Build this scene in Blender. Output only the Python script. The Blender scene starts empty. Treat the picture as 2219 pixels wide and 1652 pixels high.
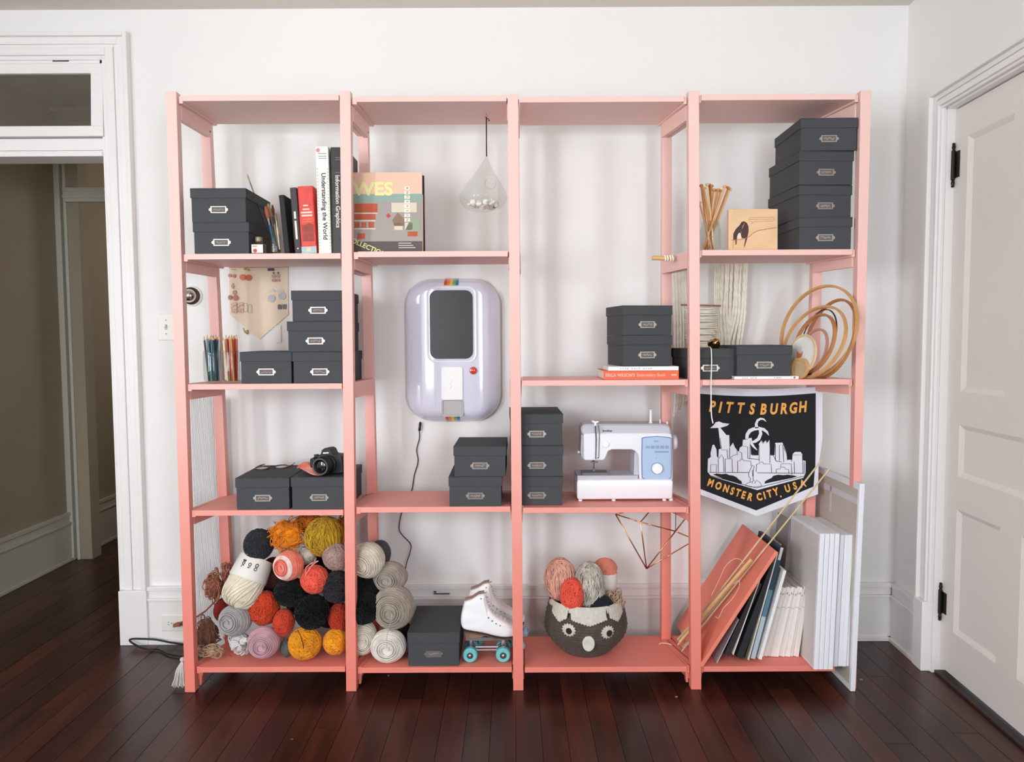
# Craft room shelf scene
import bpy, math, random
import numpy as np
from mathutils import Vector, Matrix
R = random.Random(7)
NR = np.random.RandomState(5)
rad = math.radians
SC = bpy.context.scene
COL = SC.collection

# ------------------------------------------------------------------ camera
FPX = 1580.0
CX, CY = 1109.5, 826.0
CAM_LOC = Vector((0.0, -2.737, 1.358))
CAM_ROT = (Matrix.Rotation(rad(90 - 3.37), 3, 'X') @ Matrix.Rotation(rad(-0.3), 3, 'Z'))
cd = bpy.data.cameras.new('view'); cam = bpy.data.objects.new('view', cd); COL.objects.link(cam)
cd.sensor_width = 36; cd.lens = FPX / 2219 * 36; cd.clip_start = 0.05
cam.matrix_world = Matrix.Translation(CAM_LOC) @ CAM_ROT.to_4x4()
SC.camera = cam
# ------------------------------------------------------------------ world, windows' daylight, added fill lights, exposure
w = bpy.data.worlds.new('world'); SC.world = w; w.use_nodes = True
w.node_tree.nodes['Background'].inputs[0].default_value = (0.75, 0.86, 1.0, 1)
w.node_tree.nodes['Background'].inputs[1].default_value = 1.2
WIN = [(-1.75, 1.0), (1.35, 0.9)]          # centre x, width of the two windows behind the camera
WIN_Z0, WIN_Z1, REAR_Y = 0.75, 2.35, -4.3
def area(name, loc, rot, sx, sy, power, color):
    l = bpy.data.lights.new(name, 'AREA'); l.shape = 'RECTANGLE'; l.size = sx; l.size_y = sy
    l.energy = power; l.color = color
    o = bpy.data.objects.new(name, l); COL.objects.link(o); o.location = loc; o.rotation_euler = rot
    return o
area('window_or_fill_light', (WIN[0][0], REAR_Y - 0.12, 1.45), (rad(90), 0, 0), 1.0, 1.6, 60, (0.92, 0.96, 1.0))
area('window_or_fill_light', (WIN[1][0], REAR_Y - 0.12, 1.45), (rad(90), 0, 0), 0.9, 1.6, 86, (0.86, 0.94, 1.0))
area('window_or_fill_light', (-3.22, -3.5, 1.5), (rad(90), 0, rad(-90)), 0.9, 1.6, 95, (0.9, 0.96, 1.0))  # fill light added to brighten the door and right wall, no window known there
area('hall_fill_light', (-1.75, 3.2, 1.9), (rad(-90), 0, 0), 0.5, 0.9, 6.0, (1.0, 0.95, 0.86))  # added fill lamp that lifts the dark hall, no source seen
SC.view_settings.view_transform = 'Standard'; SC.view_settings.look = 'None'
SC.view_settings.gamma = 1.0; SC.view_settings.use_curve_mapping = False
SC.view_settings.exposure = 0.31
SC.cycles.max_bounces = 8; SC.cycles.diffuse_bounces = 5; SC.cycles.transparent_max_bounces = 24
SC.cycles.caustics_reflective = False; SC.cycles.caustics_refractive = False
SC.cycles.use_denoising = True

# ------------------------------------------------------------------ photo helpers: a photo pixel becomes a point on a real plane
def ray(px, py):
    return CAM_ROT @ Vector(((px - CX) / FPX, -(py - CY) / FPX, -1.0))
def P(px, py, Y=0.0):
    d = ray(px, py); t = (Y - CAM_LOC.y) / d.y
    return CAM_LOC + d * t
def PZ(px, py, z=0.0):
    d = ray(px, py); t = (z - CAM_LOC.z) / d.z
    return CAM_LOC + d * t
def proj(p):
    v = CAM_ROT.transposed() @ (Vector(p) - CAM_LOC)
    return (CX + FPX * v.x / -v.z, CY - FPX * v.y / -v.z)
def XA(px, Y, z):
    x = 0.0
    for _ in range(5):
        e = px - proj((x, Y, z))[0]; x += e * (Y - CAM_LOC.y) / FPX
    return x
def ZA(py, Y, x):
    z = 1.0
    for _ in range(8):
        e = py - proj((x, Y, z))[1]; z -= e * (Y - CAM_LOC.y) / FPX * 0.95
    return z
def YA(py, x, z):           # depth at which a point on the level z shows at height py
    Y = 0.1
    for _ in range(4):
        Y = PZ(proj((x, Y, z))[0], py, z).y
    return Y

# ------------------------------------------------------------------ materials
def lin(c):
    return c / 12.92 if c <= 0.04045 else ((c + 0.055) / 1.055) ** 2.4
def C(h):
    h = h.lstrip('#'); return tuple(lin(int(h[i:i + 2], 16) / 255) for i in (0, 2, 4)) + (1.0,)
MC = {}
def mat(name, col='#ffffff', rough=0.6, metal=0.0, bump=0.0, bscale=80, var=0.0, vscale=8, sheen=0.0, coat=0.0, spec=0.5, emit=None, kind=None, c2=None):
    if name in MC: return MC[name]
    m = bpy.data.materials.new(name); m.use_nodes = True; nt = m.node_tree; N = nt.nodes; L = nt.links
    b = N['Principled BSDF']; b.inputs['Base Color'].default_value = C(col)
    b.inputs['Roughness'].default_value = rough; b.inputs['Metallic'].default_value = metal
    b.inputs['Sheen Weight'].default_value = sheen; b.inputs['Coat Weight'].default_value = coat
    b.inputs['Coat Roughness'].default_value = 0.08
    b.inputs['Specular IOR Level'].default_value = spec
    tc = N.new('ShaderNodeTexCoord')
    if var or c2:
        n = N.new('ShaderNodeTexNoise'); n.inputs['Scale'].default_value = vscale; n.inputs['Detail'].default_value = 4
        L.new(tc.outputs['Object'], n.inputs['Vector'])
        r = N.new('ShaderNodeValToRGB'); a = C(col)
        e = C(c2) if c2 else tuple(min(1, x * (1 + var)) for x in a[:3]) + (1,)
        d = a if c2 else tuple(x * (1 - var) for x in a[:3]) + (1,)
        r.color_ramp.elements[0].position = 0.3; r.color_ramp.elements[1].position = 0.7
        r.color_ramp.elements[0].color = d; r.color_ramp.elements[1].color = e
        L.new(n.outputs['Fac'], r.inputs[0]); L.new(r.outputs[0], b.inputs['Base Color'])
    if bump:
        n = N.new('ShaderNodeTexNoise'); n.inputs['Scale'].default_value = bscale; n.inputs['Detail'].default_value = 3
        L.new(tc.outputs['Object'], n.inputs['Vector'])
        bp = N.new('ShaderNodeBump'); bp.inputs['Strength'].default_value = bump; bp.inputs['Distance'].default_value = 0.002
        L.new(n.outputs['Fac'], bp.inputs['Height']); L.new(bp.outputs[0], b.inputs['Normal'])
    MC[name] = m; return m
def glass(name, col='#f4f8f6', refl=0.12, thin=0.93):
    if name in MC: return MC[name]
    m = bpy.data.materials.new(name); m.use_nodes = True; nt = m.node_tree; N = nt.nodes; L = nt.links
    N.remove(N['Principled BSDF']); out = N['Material Output']
    t = N.new('ShaderNodeBsdfTransparent'); c = C(col); t.inputs[0].default_value = tuple(x * thin for x in c[:3]) + (1,)
    g = N.new('ShaderNodeBsdfGlossy'); g.inputs['Roughness'].default_value = 0.02
    lw = N.new('ShaderNodeLayerWeight'); lw.inputs[0].default_value = 0.35
    mr = N.new('ShaderNodeMapRange'); mr.inputs['To Min'].default_value = refl * 0.4; mr.inputs['To Max'].default_value = min(1, refl * 5)
    mx = N.new('ShaderNodeMixShader')
    L.new(lw.outputs['Facing'], mr.inputs['Value']); L.new(mr.outputs[0], mx.inputs[0]); L.new(t.outputs[0], mx.inputs[1]); L.new(g.outputs[0], mx.inputs[2])
    L.new(mx.outputs[0], out.inputs[0]); MC[name] = m; return m
def ombre_mat():            # the shelf's paint: pale blush at the top fading to coral at the feet
    m = bpy.data.materials.new('ombre_paint'); m.use_nodes = True; nt = m.node_tree; N = nt.nodes; L = nt.links
    b = N['Principled BSDF']; b.inputs['Roughness'].default_value = 0.5
    ge = N.new('ShaderNodeNewGeometry'); sx = N.new('ShaderNodeSeparateXYZ'); L.new(ge.outputs['Position'], sx.inputs[0])
    mr = N.new('ShaderNodeMapRange'); mr.inputs['From Max'].default_value = 2.26; L.new(sx.outputs['Z'], mr.inputs['Value'])
    r = N.new('ShaderNodeValToRGB'); cr = r.color_ramp
    stops = [(0.0, '#e98172'), (0.16, '#ea897b'), (0.31, '#ec9b8f'), (0.47, '#eeafa5'), (0.69, '#efbfb6'), (1.0, '#f0c9c0')]
    while len(cr.elements) < len(stops): cr.elements.new(0.5)
    for e, (p, c) in zip(cr.elements, stops): e.position = p; e.color = C(c)
    L.new(mr.outputs[0], r.inputs[0])
    tc = N.new('ShaderNodeTexCoord'); n = N.new('ShaderNodeTexNoise'); n.inputs['Scale'].default_value = 60
    L.new(tc.outputs['Object'], n.inputs['Vector'])
    bp = N.new('ShaderNodeBump'); bp.inputs['Strength'].default_value = 0.15; bp.inputs['Distance'].default_value = 0.001
    L.new(n.outputs['Fac'], bp.inputs['Height']); L.new(bp.outputs[0], b.inputs['Normal'])
    L.new(r.outputs[0], b.inputs['Base Color']); return m
def plank_mat():
    m = bpy.data.materials.new('dark_plank'); m.use_nodes = True; nt = m.node_tree; N = nt.nodes; L = nt.links
    b = N['Principled BSDF']; b.inputs['Specular IOR Level'].default_value = 0.4
    oi = N.new('ShaderNodeObjectInfo'); tc = N.new('ShaderNodeTexCoord')
    mp = N.new('ShaderNodeMapping'); mp.inputs['Scale'].default_value = (9, 0.9, 1)
    cb = N.new('ShaderNodeCombineXYZ'); mu = N.new('ShaderNodeMath'); mu.operation = 'MULTIPLY'; mu.inputs[1].default_value = 37
    L.new(oi.outputs['Random'], mu.inputs[0]); L.new(mu.outputs[0], cb.inputs[2]); L.new(mu.outputs[0], cb.inputs[1])
    L.new(cb.outputs[0], mp.inputs['Location']); L.new(tc.outputs['Object'], mp.inputs['Vector'])
    n = N.new('ShaderNodeTexNoise'); n.inputs['Scale'].default_value = 3; n.inputs['Detail'].default_value = 6; L.new(mp.outputs[0], n.inputs['Vector'])
    ad = N.new('ShaderNodeMath'); ad.operation = 'MULTIPLY_ADD'; ad.inputs[1].default_value = 0.75
    m2 = N.new('ShaderNodeMath'); m2.operation = 'MULTIPLY'; m2.inputs[1].default_value = 0.26; L.new(oi.outputs['Random'], m2.inputs[0])
    L.new(n.outputs['Fac'], ad.inputs[0]); L.new(m2.outputs[0], ad.inputs[2])
    r = N.new('ShaderNodeValToRGB'); cr = r.color_ramp
    st = [(0.25, '#22110e'), (0.45, '#361a14'), (0.62, '#482219'), (0.85, '#5f2c1c')]
    while len(cr.elements) < len(st): cr.elements.new(0.5)
    for e, (p, c) in zip(cr.elements, st): e.position = p; e.color = C(c)
    L.new(ad.outputs[0], r.inputs[0]); L.new(r.outputs[0], b.inputs['Base Color'])
    n2 = N.new('ShaderNodeTexNoise'); n2.inputs['Scale'].default_value = 5; L.new(tc.outputs['Object'], n2.inputs['Vector'])
    mr = N.new('ShaderNodeMapRange'); mr.inputs['To Min'].default_value = 0.22; mr.inputs['To Max'].default_value = 0.42
    L.new(n2.outputs['Fac'], mr.inputs['Value']); L.new(mr.outputs[0], b.inputs['Roughness'])
    bp = N.new('ShaderNodeBump'); bp.inputs['Strength'].default_value = 0.25; bp.inputs['Distance'].default_value = 0.002
    L.new(n.outputs['Fac'], bp.inputs['Height']); L.new(bp.outputs[0], b.inputs['Normal']); return m
def yarn_mat(name, col, c2=None, var=0.18, vscale=30):
    m = mat('yarn_' + name, col, 0.95, bump=0.6, bscale=500, var=var, vscale=vscale, sheen=0.1, c2=c2, spec=0.15); return m

# ------------------------------------------------------------------ mesh builder
class MB:
    def __init__(s): s.v = []; s.f = []; s.m = []; s.n = 0
    def add(s, V, F, mi=0):
        s.v.append(np.asarray(V, float).reshape(-1, 3)); k = s.n
        for f in F: s.f.append([i + k for i in f]); s.m.append(mi)
        s.n += len(s.v[-1])
    def hexa(s, p, mi=0):   # p: bottom 4 ccw, top 4 ccw
        s.add([tuple(q) for q in p], [(3, 2, 1, 0), (4, 5, 6, 7), (0, 1, 5, 4), (1, 2, 6, 5), (2, 3, 7, 6), (3, 0, 4, 7)], mi)
    def box(s, x0, x1, y0, y1, z0, z1, mi=0):
        s.hexa([(x0, y0, z0), (x1, y0, z0), (x1, y1, z0), (x0, y1, z0), (x0, y0, z1), (x1, y0, z1), (x1, y1, z1), (x0, y1, z1)], mi)
    def tube(s, pts, r, n=6, closed=False, caps=True, mi=0):
        p = np.asarray([tuple(q) for q in pts], float); k = len(p)
        rr = np.full(k, r) if np.isscalar(r) else np.asarray(r, float)
        if closed: t = np.roll(p, -1, 0) - np.roll(p, 1, 0)
        else: t = np.gradient(p, axis=0)
        t /= (np.linalg.norm(t, axis=1, keepdims=True) + 1e-12)
        ref = np.zeros_like(t); ref[:, 2] = 1.0
        bad = np.abs(t[:, 2]) > 0.93
        if bad.mean() > 0.5: ref[:] = (0.13, 0.99, 0); 
        elif bad.any(): ref[:] = (0.31, 0.77, 0.55)
        ref /= np.linalg.norm(ref[0])
        a = np.cross(t, ref); a /= (np.linalg.norm(a, axis=1, keepdims=True) + 1e-9); b = np.cross(t, a)
        an = np.arange(n) * 2 * math.pi / n
        V = p[:, None, :] + rr[:, None, None] * (a[:, None, :] * np.cos(an)[None, :, None] + b[:, None, :] * np.sin(an)[None, :, None])
        F = []
        for i in range(k if closed else k - 1):
            j = (i + 1) % k
            for q in range(n):
                q2 = (q + 1) % n; F.append((i * n + q, i * n + q2, j * n + q2, j * n + q))
        if caps and not closed:
            F.append(tuple(range(n))); F.append(tuple((k - 1) * n + n - 1 - q for q in range(n)))
        s.add(V.reshape(-1, 3), F, mi)
    def cyl(s, p0, p1, r0, r1=None, n=16, mi=0):
        r1 = r0 if r1 is None else r1; p0 = Vector(p0); p1 = Vector(p1)
        s.tube([p0, p1], [r0, r1], n, mi=mi)
    def lathe(s, prof, n=32, M=None, cap0=True, cap1=True, mi=0):
        V = []; F = []
        for r_, z_ in prof:
            for i in range(n):
                a = 2 * math.pi * i / n; V.append((r_ * math.cos(a), r_ * math.sin(a), z_))
        for k in range(len(prof) - 1):
            for i in range(n):
                j = (i + 1) % n; F.append((k * n + i, k * n + j, (k + 1) * n + j, (k + 1) * n + i))
        if cap0: F.append(tuple(range(n - 1, -1, -1)))
        if cap1: F.append(tuple((len(prof) - 1) * n + i for i in range(n)))
        if M is not None: V = [tuple(M @ Vector(v)) for v in V]
        s.add(V, F, mi)
    def ell(s, c, rx, ry, rz, n=20, k=12, M=None, mi=0):
        V = [(0, 0, -1)]; F = []
        for i in range(1, k):
            t = math.pi * i / k
            for j in range(n):
                a = 2 * math.pi * j / n; V.append((math.sin(t) * math.cos(a), math.sin(t) * math.sin(a), -math.cos(t)))
        V.append((0, 0, 1)); e = len(V) - 1
        for j in range(n):
            j2 = (j + 1) % n; F.append((0, 1 + j2, 1 + j)); F.append((e, e - n + j, e - n + j2))
            for i in range(k - 2): a = 1 + i * n; F.append((a + j, a + j2, a + n + j2, a + n + j))
        V = [Vector((x * rx, y * ry, z * rz)) for x, y, z in V]
        if M is not None: V = [M @ v for v in V]
        s.add([tuple(v + Vector(c)) for v in V], F, mi)
    def prism(s, poly, y0, y1, axis='Y', mi=0):   # poly in XZ, extruded along Y (or poly in XY extruded along Z)
        n = len(poly)
        f = (lambda a, b, t: (a, t, b)) if axis == 'Y' else (lambda a, b, t: (a, b, t))
        V = [f(a, b, y0) for a, b in poly] + [f(a, b, y1) for a, b in poly]
        F = [tuple(range(n)), tuple(range(2 * n - 1, n - 1, -1))] + [(i, i + n, (i + 1) % n + n, (i + 1) % n) for i in range(n)]
        s.add(V, F, mi)
    def loft(s, rings, cap0=True, cap1=True, mi=0):
        n = len(rings[0]); V = [tuple(q) for r_ in rings for q in r_]; F = []
        for k in range(len(rings) - 1):
            for i in range(n):
                j = (i + 1) % n; F.append((k * n + i, k * n + j, (k + 1) * n + j, (k + 1) * n + i))
        if cap0: F.append(tuple(range(n - 1, -1, -1)))
        if cap1: F.append(tuple((len(rings) - 1) * n + i for i in range(n)))
        s.add(V, F, mi)
    def mesh(s, name, mats, smooth=False, off=None):
        V = np.concatenate(s.v) if s.v else np.zeros((0, 3))
        if off is not None: V = V - np.array(tuple(off))
        me = bpy.data.meshes.new(name); me.from_pydata(V.tolist(), [], s.f)
        for m in (mats if isinstance(mats, (list, tuple)) else [mats]): me.materials.append(m)
        if any(s.m): me.polygons.foreach_set('material_index', s.m)
        me.update()
        import bmesh
        if len(s.f) < 6000:
            bm = bmesh.new(); bm.from_mesh(me); bmesh.ops.recalc_face_normals(bm, faces=bm.faces); bm.to_mesh(me); bm.free()
        if smooth:
            me.polygons.foreach_set('use_smooth', [True] * len(me.polygons))
            if smooth != 'all':
                me.set_sharp_from_angle(angle=rad(38))
        return me
def obj(name, mb, mats, parent=None, smooth=False, bevel=0, W=True, kind=None, label=None):
    """one mesh object; W: vertices are in world space and get moved into the parent's frame"""
    off = None
    me = mb.mesh(name, mats, smooth)
    o = bpy.data.objects.new(name, me); COL.objects.link(o)
    if parent is not None:
        o.parent = parent
        if W:
            Mi = WM(parent).inverted(); me.transform(Mi)
    if bevel:
        b = o.modifiers.new('bevel', 'BEVEL'); b.width = bevel; b.segments = 2; b.limit_method = 'ANGLE'; b.angle_limit = rad(50)
    if kind: o['kind'] = kind
    if label: o['label'] = label
    return o
def WM(o):
    M = Matrix.Translation(o.location) @ o.rotation_euler.to_matrix().to_4x4() @ Matrix.Diagonal(tuple(o.scale) + (1,))
    return WM(o.parent) @ M if o.parent else M
def thing(name, label, cat, loc=(0, 0, 0), rz=0.0, group=None, rot=None):
    o = bpy.data.objects.new(name, None); COL.objects.link(o); o.empty_display_size = 0.05
    o.location = loc; o.rotation_euler = rot if rot else (0, 0, rz)
    o['label'] = label; o['category'] = cat
    if group: o['group'] = group
    return o
def tag(o, label, cat, group=None):
    o['label'] = label; o['category'] = cat
    if group: o['group'] = group
    return o
def base_at(o, p):          # put a one-mesh thing's origin at its base
    p = Vector(p); o.data.transform(Matrix.Translation(-p)); o.location = p; return o
def struct(name, mb, m, bevel=0, smooth=False, parent=None):
    o = obj(name, mb, m, parent, smooth, bevel)
    if parent is None: o['kind'] = 'structure'
    return o
def dup(root, loc=None, rz=None, label=None, group=None):
    r_ = root.copy(); COL.objects.link(r_)
    if loc is not None: r_.location = loc
    if rz is not None: r_.rotation_euler = (0, 0, rz)
    if label: r_['label'] = label
    if group: r_['group'] = group
    for ch in list(root.children):
        c = ch.copy(); COL.objects.link(c); c.parent = r_
        for g in ch.children:
            d = g.copy(); COL.objects.link(d); d.parent = c
    return r_
def text(name, body, size, m, M, parent=None, ext=0.0004, offs=0.0, shear=0.0, align='CENTER', sx=1.0, space=1.0, W=True):
    cu = bpy.data.curves.new('t', 'FONT'); cu.body = body; cu.size = size; cu.extrude = ext; cu.offset = offs
    cu.align_x = align; cu.align_y = 'CENTER'; cu.shear = shear; cu.space_character = space; cu.resolution_u = 3
    t = bpy.data.objects.new('t', cu); COL.objects.link(t)
    dg = bpy.context.evaluated_depsgraph_get(); me = bpy.data.meshes.new_from_object(t.evaluated_get(dg))
    bpy.data.objects.remove(t); bpy.data.curves.remove(cu)
    me.name = name; me.transform(M @ Matrix.Diagonal((sx, 1, 1, 1)))
    me.materials.clear(); me.materials.append(m)
    o = bpy.data.objects.new(name, me); COL.objects.link(o)
    if parent is not None:
        o.parent = parent
        if W: me.transform(WM(parent).inverted())
    return o
FACE = Matrix.Rotation(rad(90), 4, 'X')       # text lying in the XZ plane, read from -Y
def T(x, y, z): return Matrix.Translation((x, y, z))
def rrect(wd, ht, r_, y, cx=0.0, cz=0.0, k=6):
    out = []
    for (sx, sz, a0) in ((1, 1, 0), (-1, 1, 90), (-1, -1, 180), (1, -1, 270)):
        for i in range(k + 1):
            a = rad(a0 + 90 * i / k)
            out.append((cx + sx * (wd / 2 - r_) + r_ * math.cos(a), y, cz + sz * (ht / 2 - r_) + r_ * math.sin(a)))
    return out
# ================================================================== SETTING
M_wall = mat('wall_paint', '#efedeb', 0.85, bump=0.12, bscale=120, var=0.015, vscale=1.2)
M_trim = mat('white_gloss_trim', '#eeebe9', 0.38, bump=0.06, bscale=60)
M_ceil = mat('ceiling_paint', '#dcd5cb', 0.9, bump=0.1, bscale=90)
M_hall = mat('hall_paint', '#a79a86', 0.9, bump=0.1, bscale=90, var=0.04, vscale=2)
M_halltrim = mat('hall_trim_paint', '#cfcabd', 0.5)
M_door = mat('door_paint', '#ebe4df', 0.5, bump=0.08, bscale=70)
M_ombre = ombre_mat()
M_dark = mat('blackened_iron', '#2b2624', 0.45, metal=0.7, bump=0.3, bscale=200)
M_plank = plank_mat()
CEIL = P(1000, 17, 0.47).z
WY = 0.47                                    # plane of the back wall
# right wall frame: u runs from the corner towards the camera, v out of the wall into the room
XC = XA(1950, WY, 1.3)
RU = Vector((-0.055, -1, 0)).normalized(); RV = Vector((-1, 0.055, 0)).normalized()
def RW(u, v, z): return Vector((XC, WY, 0)) + RU * u + RV * v + Vector((0, 0, z))
def PW(px, py, v=0.0):
    d = ray(px, py); o = Vector((XC, WY, 0)) + RV * v
    t = (o - CAM_LOC).dot(RV) / d.dot(RV); q = CAM_LOC + d * t
    return (q - Vector((XC, WY, 0))).dot(RU), q.z
def rbox(mb, u0, u1, v0, v1, z0, z1, mi=0):
    mb.hexa([RW(u0, v0, z0), RW(u1, v0, z0), RW(u1, v1, z0), RW(u0, v1, z0), RW(u0, v0, z1), RW(u1, v0, z1), RW(u1, v1, z1), RW(u0, v1, z1)], mi)
# doorway in the back wall
dx1 = (P(225, 338, WY - .02).x + P(262, 1280, WY - .02).x) / 2; dx0 = dx1 - 0.86
cout = P(295, 684, WY - .03).x
d_top = P(222, 128, WY - .02).z
mid0 = P(150, 338, WY - .02).z; mid1 = P(150, 298, WY - .02).z
XL = -3.1; XR = XC + 0.12
b = MB()
b.box(dx1, XC + .15, WY, WY + .14, 0, CEIL); b.box(XL - .1, dx0, WY, WY + .14, 0, CEIL); b.box(dx0, dx1, WY, WY + .14, d_top, CEIL)
struct('wall_back', b, M_wall)
b = MB(); b.box(XL - .1, XC + .25, REAR_Y - .1, 3.5, CEIL, CEIL + .1); struct('ceiling', b, M_ceil)
b = MB(); LW0, LW1 = -3.95, -3.05  # left wall, its opening added only for the side fill light
b.box(XL - .1, XL, REAR_Y, LW0, 0, CEIL); b.box(XL - .1, XL, LW1, WY, 0, CEIL); b.box(XL - .1, XL, LW0, LW1, 0, WIN_Z0); b.box(XL - .1, XL, LW0, LW1, WIN_Z1, CEIL); struct('wall_left', b, M_wall)
b = MB(); zm = (WIN_Z0 + WIN_Z1) / 2
for q in ((LW0, LW0 + .04, WIN_Z0, WIN_Z1), (LW1 - .04, LW1, WIN_Z0, WIN_Z1), (LW0, LW1, WIN_Z0, WIN_Z0 + .06), (LW0, LW1, WIN_Z1 - .05, WIN_Z1), (LW0, LW1, zm - .03, zm + .03)):
    b.box(XL - .06, XL - .02, q[0], q[1], q[2], q[3])
struct('window_4', b, M_trim)  # frame of the made-up window around the side fill light
b = MB(); xs = [XL, WIN[0][0] - WIN[0][1] / 2, WIN[0][0] + WIN[0][1] / 2, WIN[1][0] - WIN[1][1] / 2, WIN[1][0] + WIN[1][1] / 2, XC + .1]
for i in range(5):
    if i in (1, 3):
        b.box(xs[i], xs[i + 1], REAR_Y - .1, REAR_Y, 0, WIN_Z0); b.box(xs[i], xs[i + 1], REAR_Y - .1, REAR_Y, WIN_Z1, CEIL)
    else: b.box(xs[i], xs[i + 1], REAR_Y - .1, REAR_Y, 0, CEIL)
struct('wall_rear', b, M_wall)
for k, (cx, wd) in enumerate(WIN):
    b = MB(); x0, x1 = cx - wd / 2, cx + wd / 2; zm = (WIN_Z0 + WIN_Z1) / 2
    for q in ((x0, x0 + .04, WIN_Z0, WIN_Z1), (x1 - .04, x1, WIN_Z0, WIN_Z1), (x0, x1, WIN_Z0, WIN_Z0 + .06), (x0, x1, WIN_Z1 - .05, WIN_Z1), (x0, x1, zm - .03, zm + .03)):
        b.box(q[0], q[1], REAR_Y - .06, REAR_Y - .02, q[2], q[3])
    wo = struct('window_%d' % (k + 2), b, M_trim)
# floor: base plus single planks
b = MB(); b.box(XL - .1, XC + .25, REAR_Y, 3.5, -.06, -.004)
M_gap = mat('plank_gap', '#120806', 0.6)
floor = struct('floor', b, M_gap)
PWD = 0.088; n_pl = 0; pm = {}
def plank(x0, y0, y1):
    b = MB(); b.box(0, PWD - .0016, 0, y1 - y0, -.02, R.choice((0, 0, .0004, -.0004)))
    o = obj('plank', b, M_plank); o.parent = floor; o.location = (x0, y0, 0); return o
x = -3.16
while x < XC + .2:
    y = -1.9 - R.random() * 1.2; yend = 3.45 if x < -1.2 else WY
    while y < yend - .01:
        y1 = min(yend, y + R.uniform(1.6, 3.4))
        if yend - y1 < .35: y1 = yend
        plank(x, y, y1 - (.0012 if y1 < yend else 0)); y = y1; n_pl += 1
    x += PWD
b = MB()
x = -3.16
while x < XC + .2:
    b.box(x, x + PWD - .0016, REAR_Y, -1.9 - 1.2, -.02, -.0002); x += PWD
o = obj('rear_planks', b, M_plank); o.parent = floor; o['kind'] = 'stuff'
# baseboards
def bb_profile(h):  # (depth, z0, z1)
    return [(.032, 0, .018), (.022, .018, h * .76), (.030, h * .76, h * .80), (.017, h * .80, h * .93), (.024, h * .93, h)]
BBH = ZA(1268, WY - .025, .5)
b = MB()
for t, z0, z1 in bb_profile(BBH): b.box(cout, XC - .02, WY - t, WY, z0, z1)
struct('baseboard_back', b, M_trim, bevel=.002)
# door casing of the doorway: stepped profile
STEP = [(0, .016, .014), (.016, .045, .022), (.045, .06, .014), (.06, .085, .019), (.085, 1, .034)]
def casing_v(mb, xin, xout, z0, z1, Y, sgn=1):
    wd = abs(xout - xin); s = 1 if xout > xin else -1
    for a, c, t in STEP:
        c = min(c, wd);
        if a < wd: mb.box(min(xin + s * a, xin + s * c), max(xin + s * a, xin + s * c), Y - t, Y, z0, z1)
def casing_h(mb, x0, x1, z0, Y, ht):
    for a, c, t in STEP:
        c = min(c, ht)
        if a < ht: mb.box(x0 - a, x1 + a if c < ht else x1 + ht, Y - t, Y, z0 + a, z0 + c)
cw = cout - dx1; pl_top = P(290, 1281, WY - .03).z
ctop = P(200, 68, WY - .03).z - d_top
FR = [(0, .16, .014), (.16, .45, .022), (.45, .58, .014), (.58, .85, .019), (.85, 1, .034)]
b = MB()
for a, c, t in FR: b.box(dx1 + a * cw, dx1 + c * cw, WY - t, WY, pl_top, d_top + c * ctop)
struct('trim_1', b, M_trim, bevel=.0025)
b = MB()
for a, c, t in FR: b.box(dx0 - c * cw, dx0 - a * cw, WY - t, WY, pl_top, d_top + c * ctop)
struct('trim_2', b, M_trim, bevel=.0025)
b = MB()
for a, c, t in FR: b.box(dx0 - a * cw, dx1 + a * cw, WY - t, WY, d_top + a * ctop, d_top + c * ctop)
struct('trim_3', b, M_trim, bevel=.0025)
b = MB(); b.box(dx1 - .003, cout + .004, WY - .036, WY, 0, pl_top); struct('trim_4', b, M_trim, bevel=.003)
b = MB(); b.box(dx0 - cw, dx0 + .003, WY - .036, WY, 0, pl_top); struct('trim_5', b, M_trim, bevel=.003)
# jamb lining and the bar under the transom
b = MB(); b.box(dx1 - .012, dx1, WY - .005, WY + .15, 0, d_top); b.box(dx0, dx0 + .012, WY - .005, WY + .15, 0, d_top); b.box(dx0, dx1, WY - .005, WY + .15, d_top - .012, d_top)
struct('trim_6', b, M_trim)
b = MB(); b.box(dx0 + .012, dx1 - .012, WY - .004, WY + .12, mid0 + .028, mid1); b.box(dx0 + .012, dx1 - .012, WY - .014, WY + .12, mid0, mid0 + .020); b.box(dx0 + .012, dx1 - .012, WY + .004, WY + .12, mid0 + .02, mid0 + .028)
struct('trim_7', b, M_trim, bevel=.002)
# transom window, tilted open: bottom towards the room
root = bpy.data.objects.new('window_1', None); COL.objects.link(root); root['kind'] = 'structure'
zt = P(100, 135, WY).z; zb = P(100, 294, WY - .03).z; xr = P(219, 200, WY - .02).x
root.location = (dx0 + .02, WY + .012, zt); root.rotation_euler = (rad(-3.2), 0, 0)
hh = zt - zb; ww = xr - (dx0 + .02)
g = .052; b = MB()
b.box(0, ww, -.012, .022, -.048, 0); b.box(0, ww, -.012, .022, -hh, -hh + .044); b.box(0, g, -.012, .022, -hh + .044, -.048); b.box(ww - g, ww, -.012, .022, -hh + .044, -.048)
obj('sash', b, M_trim, root, bevel=.002, W=False)
b = MB(); b.box(g, ww - g, .004, .008, -hh + .04, -.044); obj('glass_pane', b, glass('transom_glass', '#dcd8c8', 0.2, .92), root, W=False)
b = MB(); xk = P(133, 133, WY).x - root.location.x; b.cyl((xk - .035, -.014, .002), (xk + .035, -.014, .002), .004, n=8); obj('hinge', b, M_dark, root, W=False)
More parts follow.
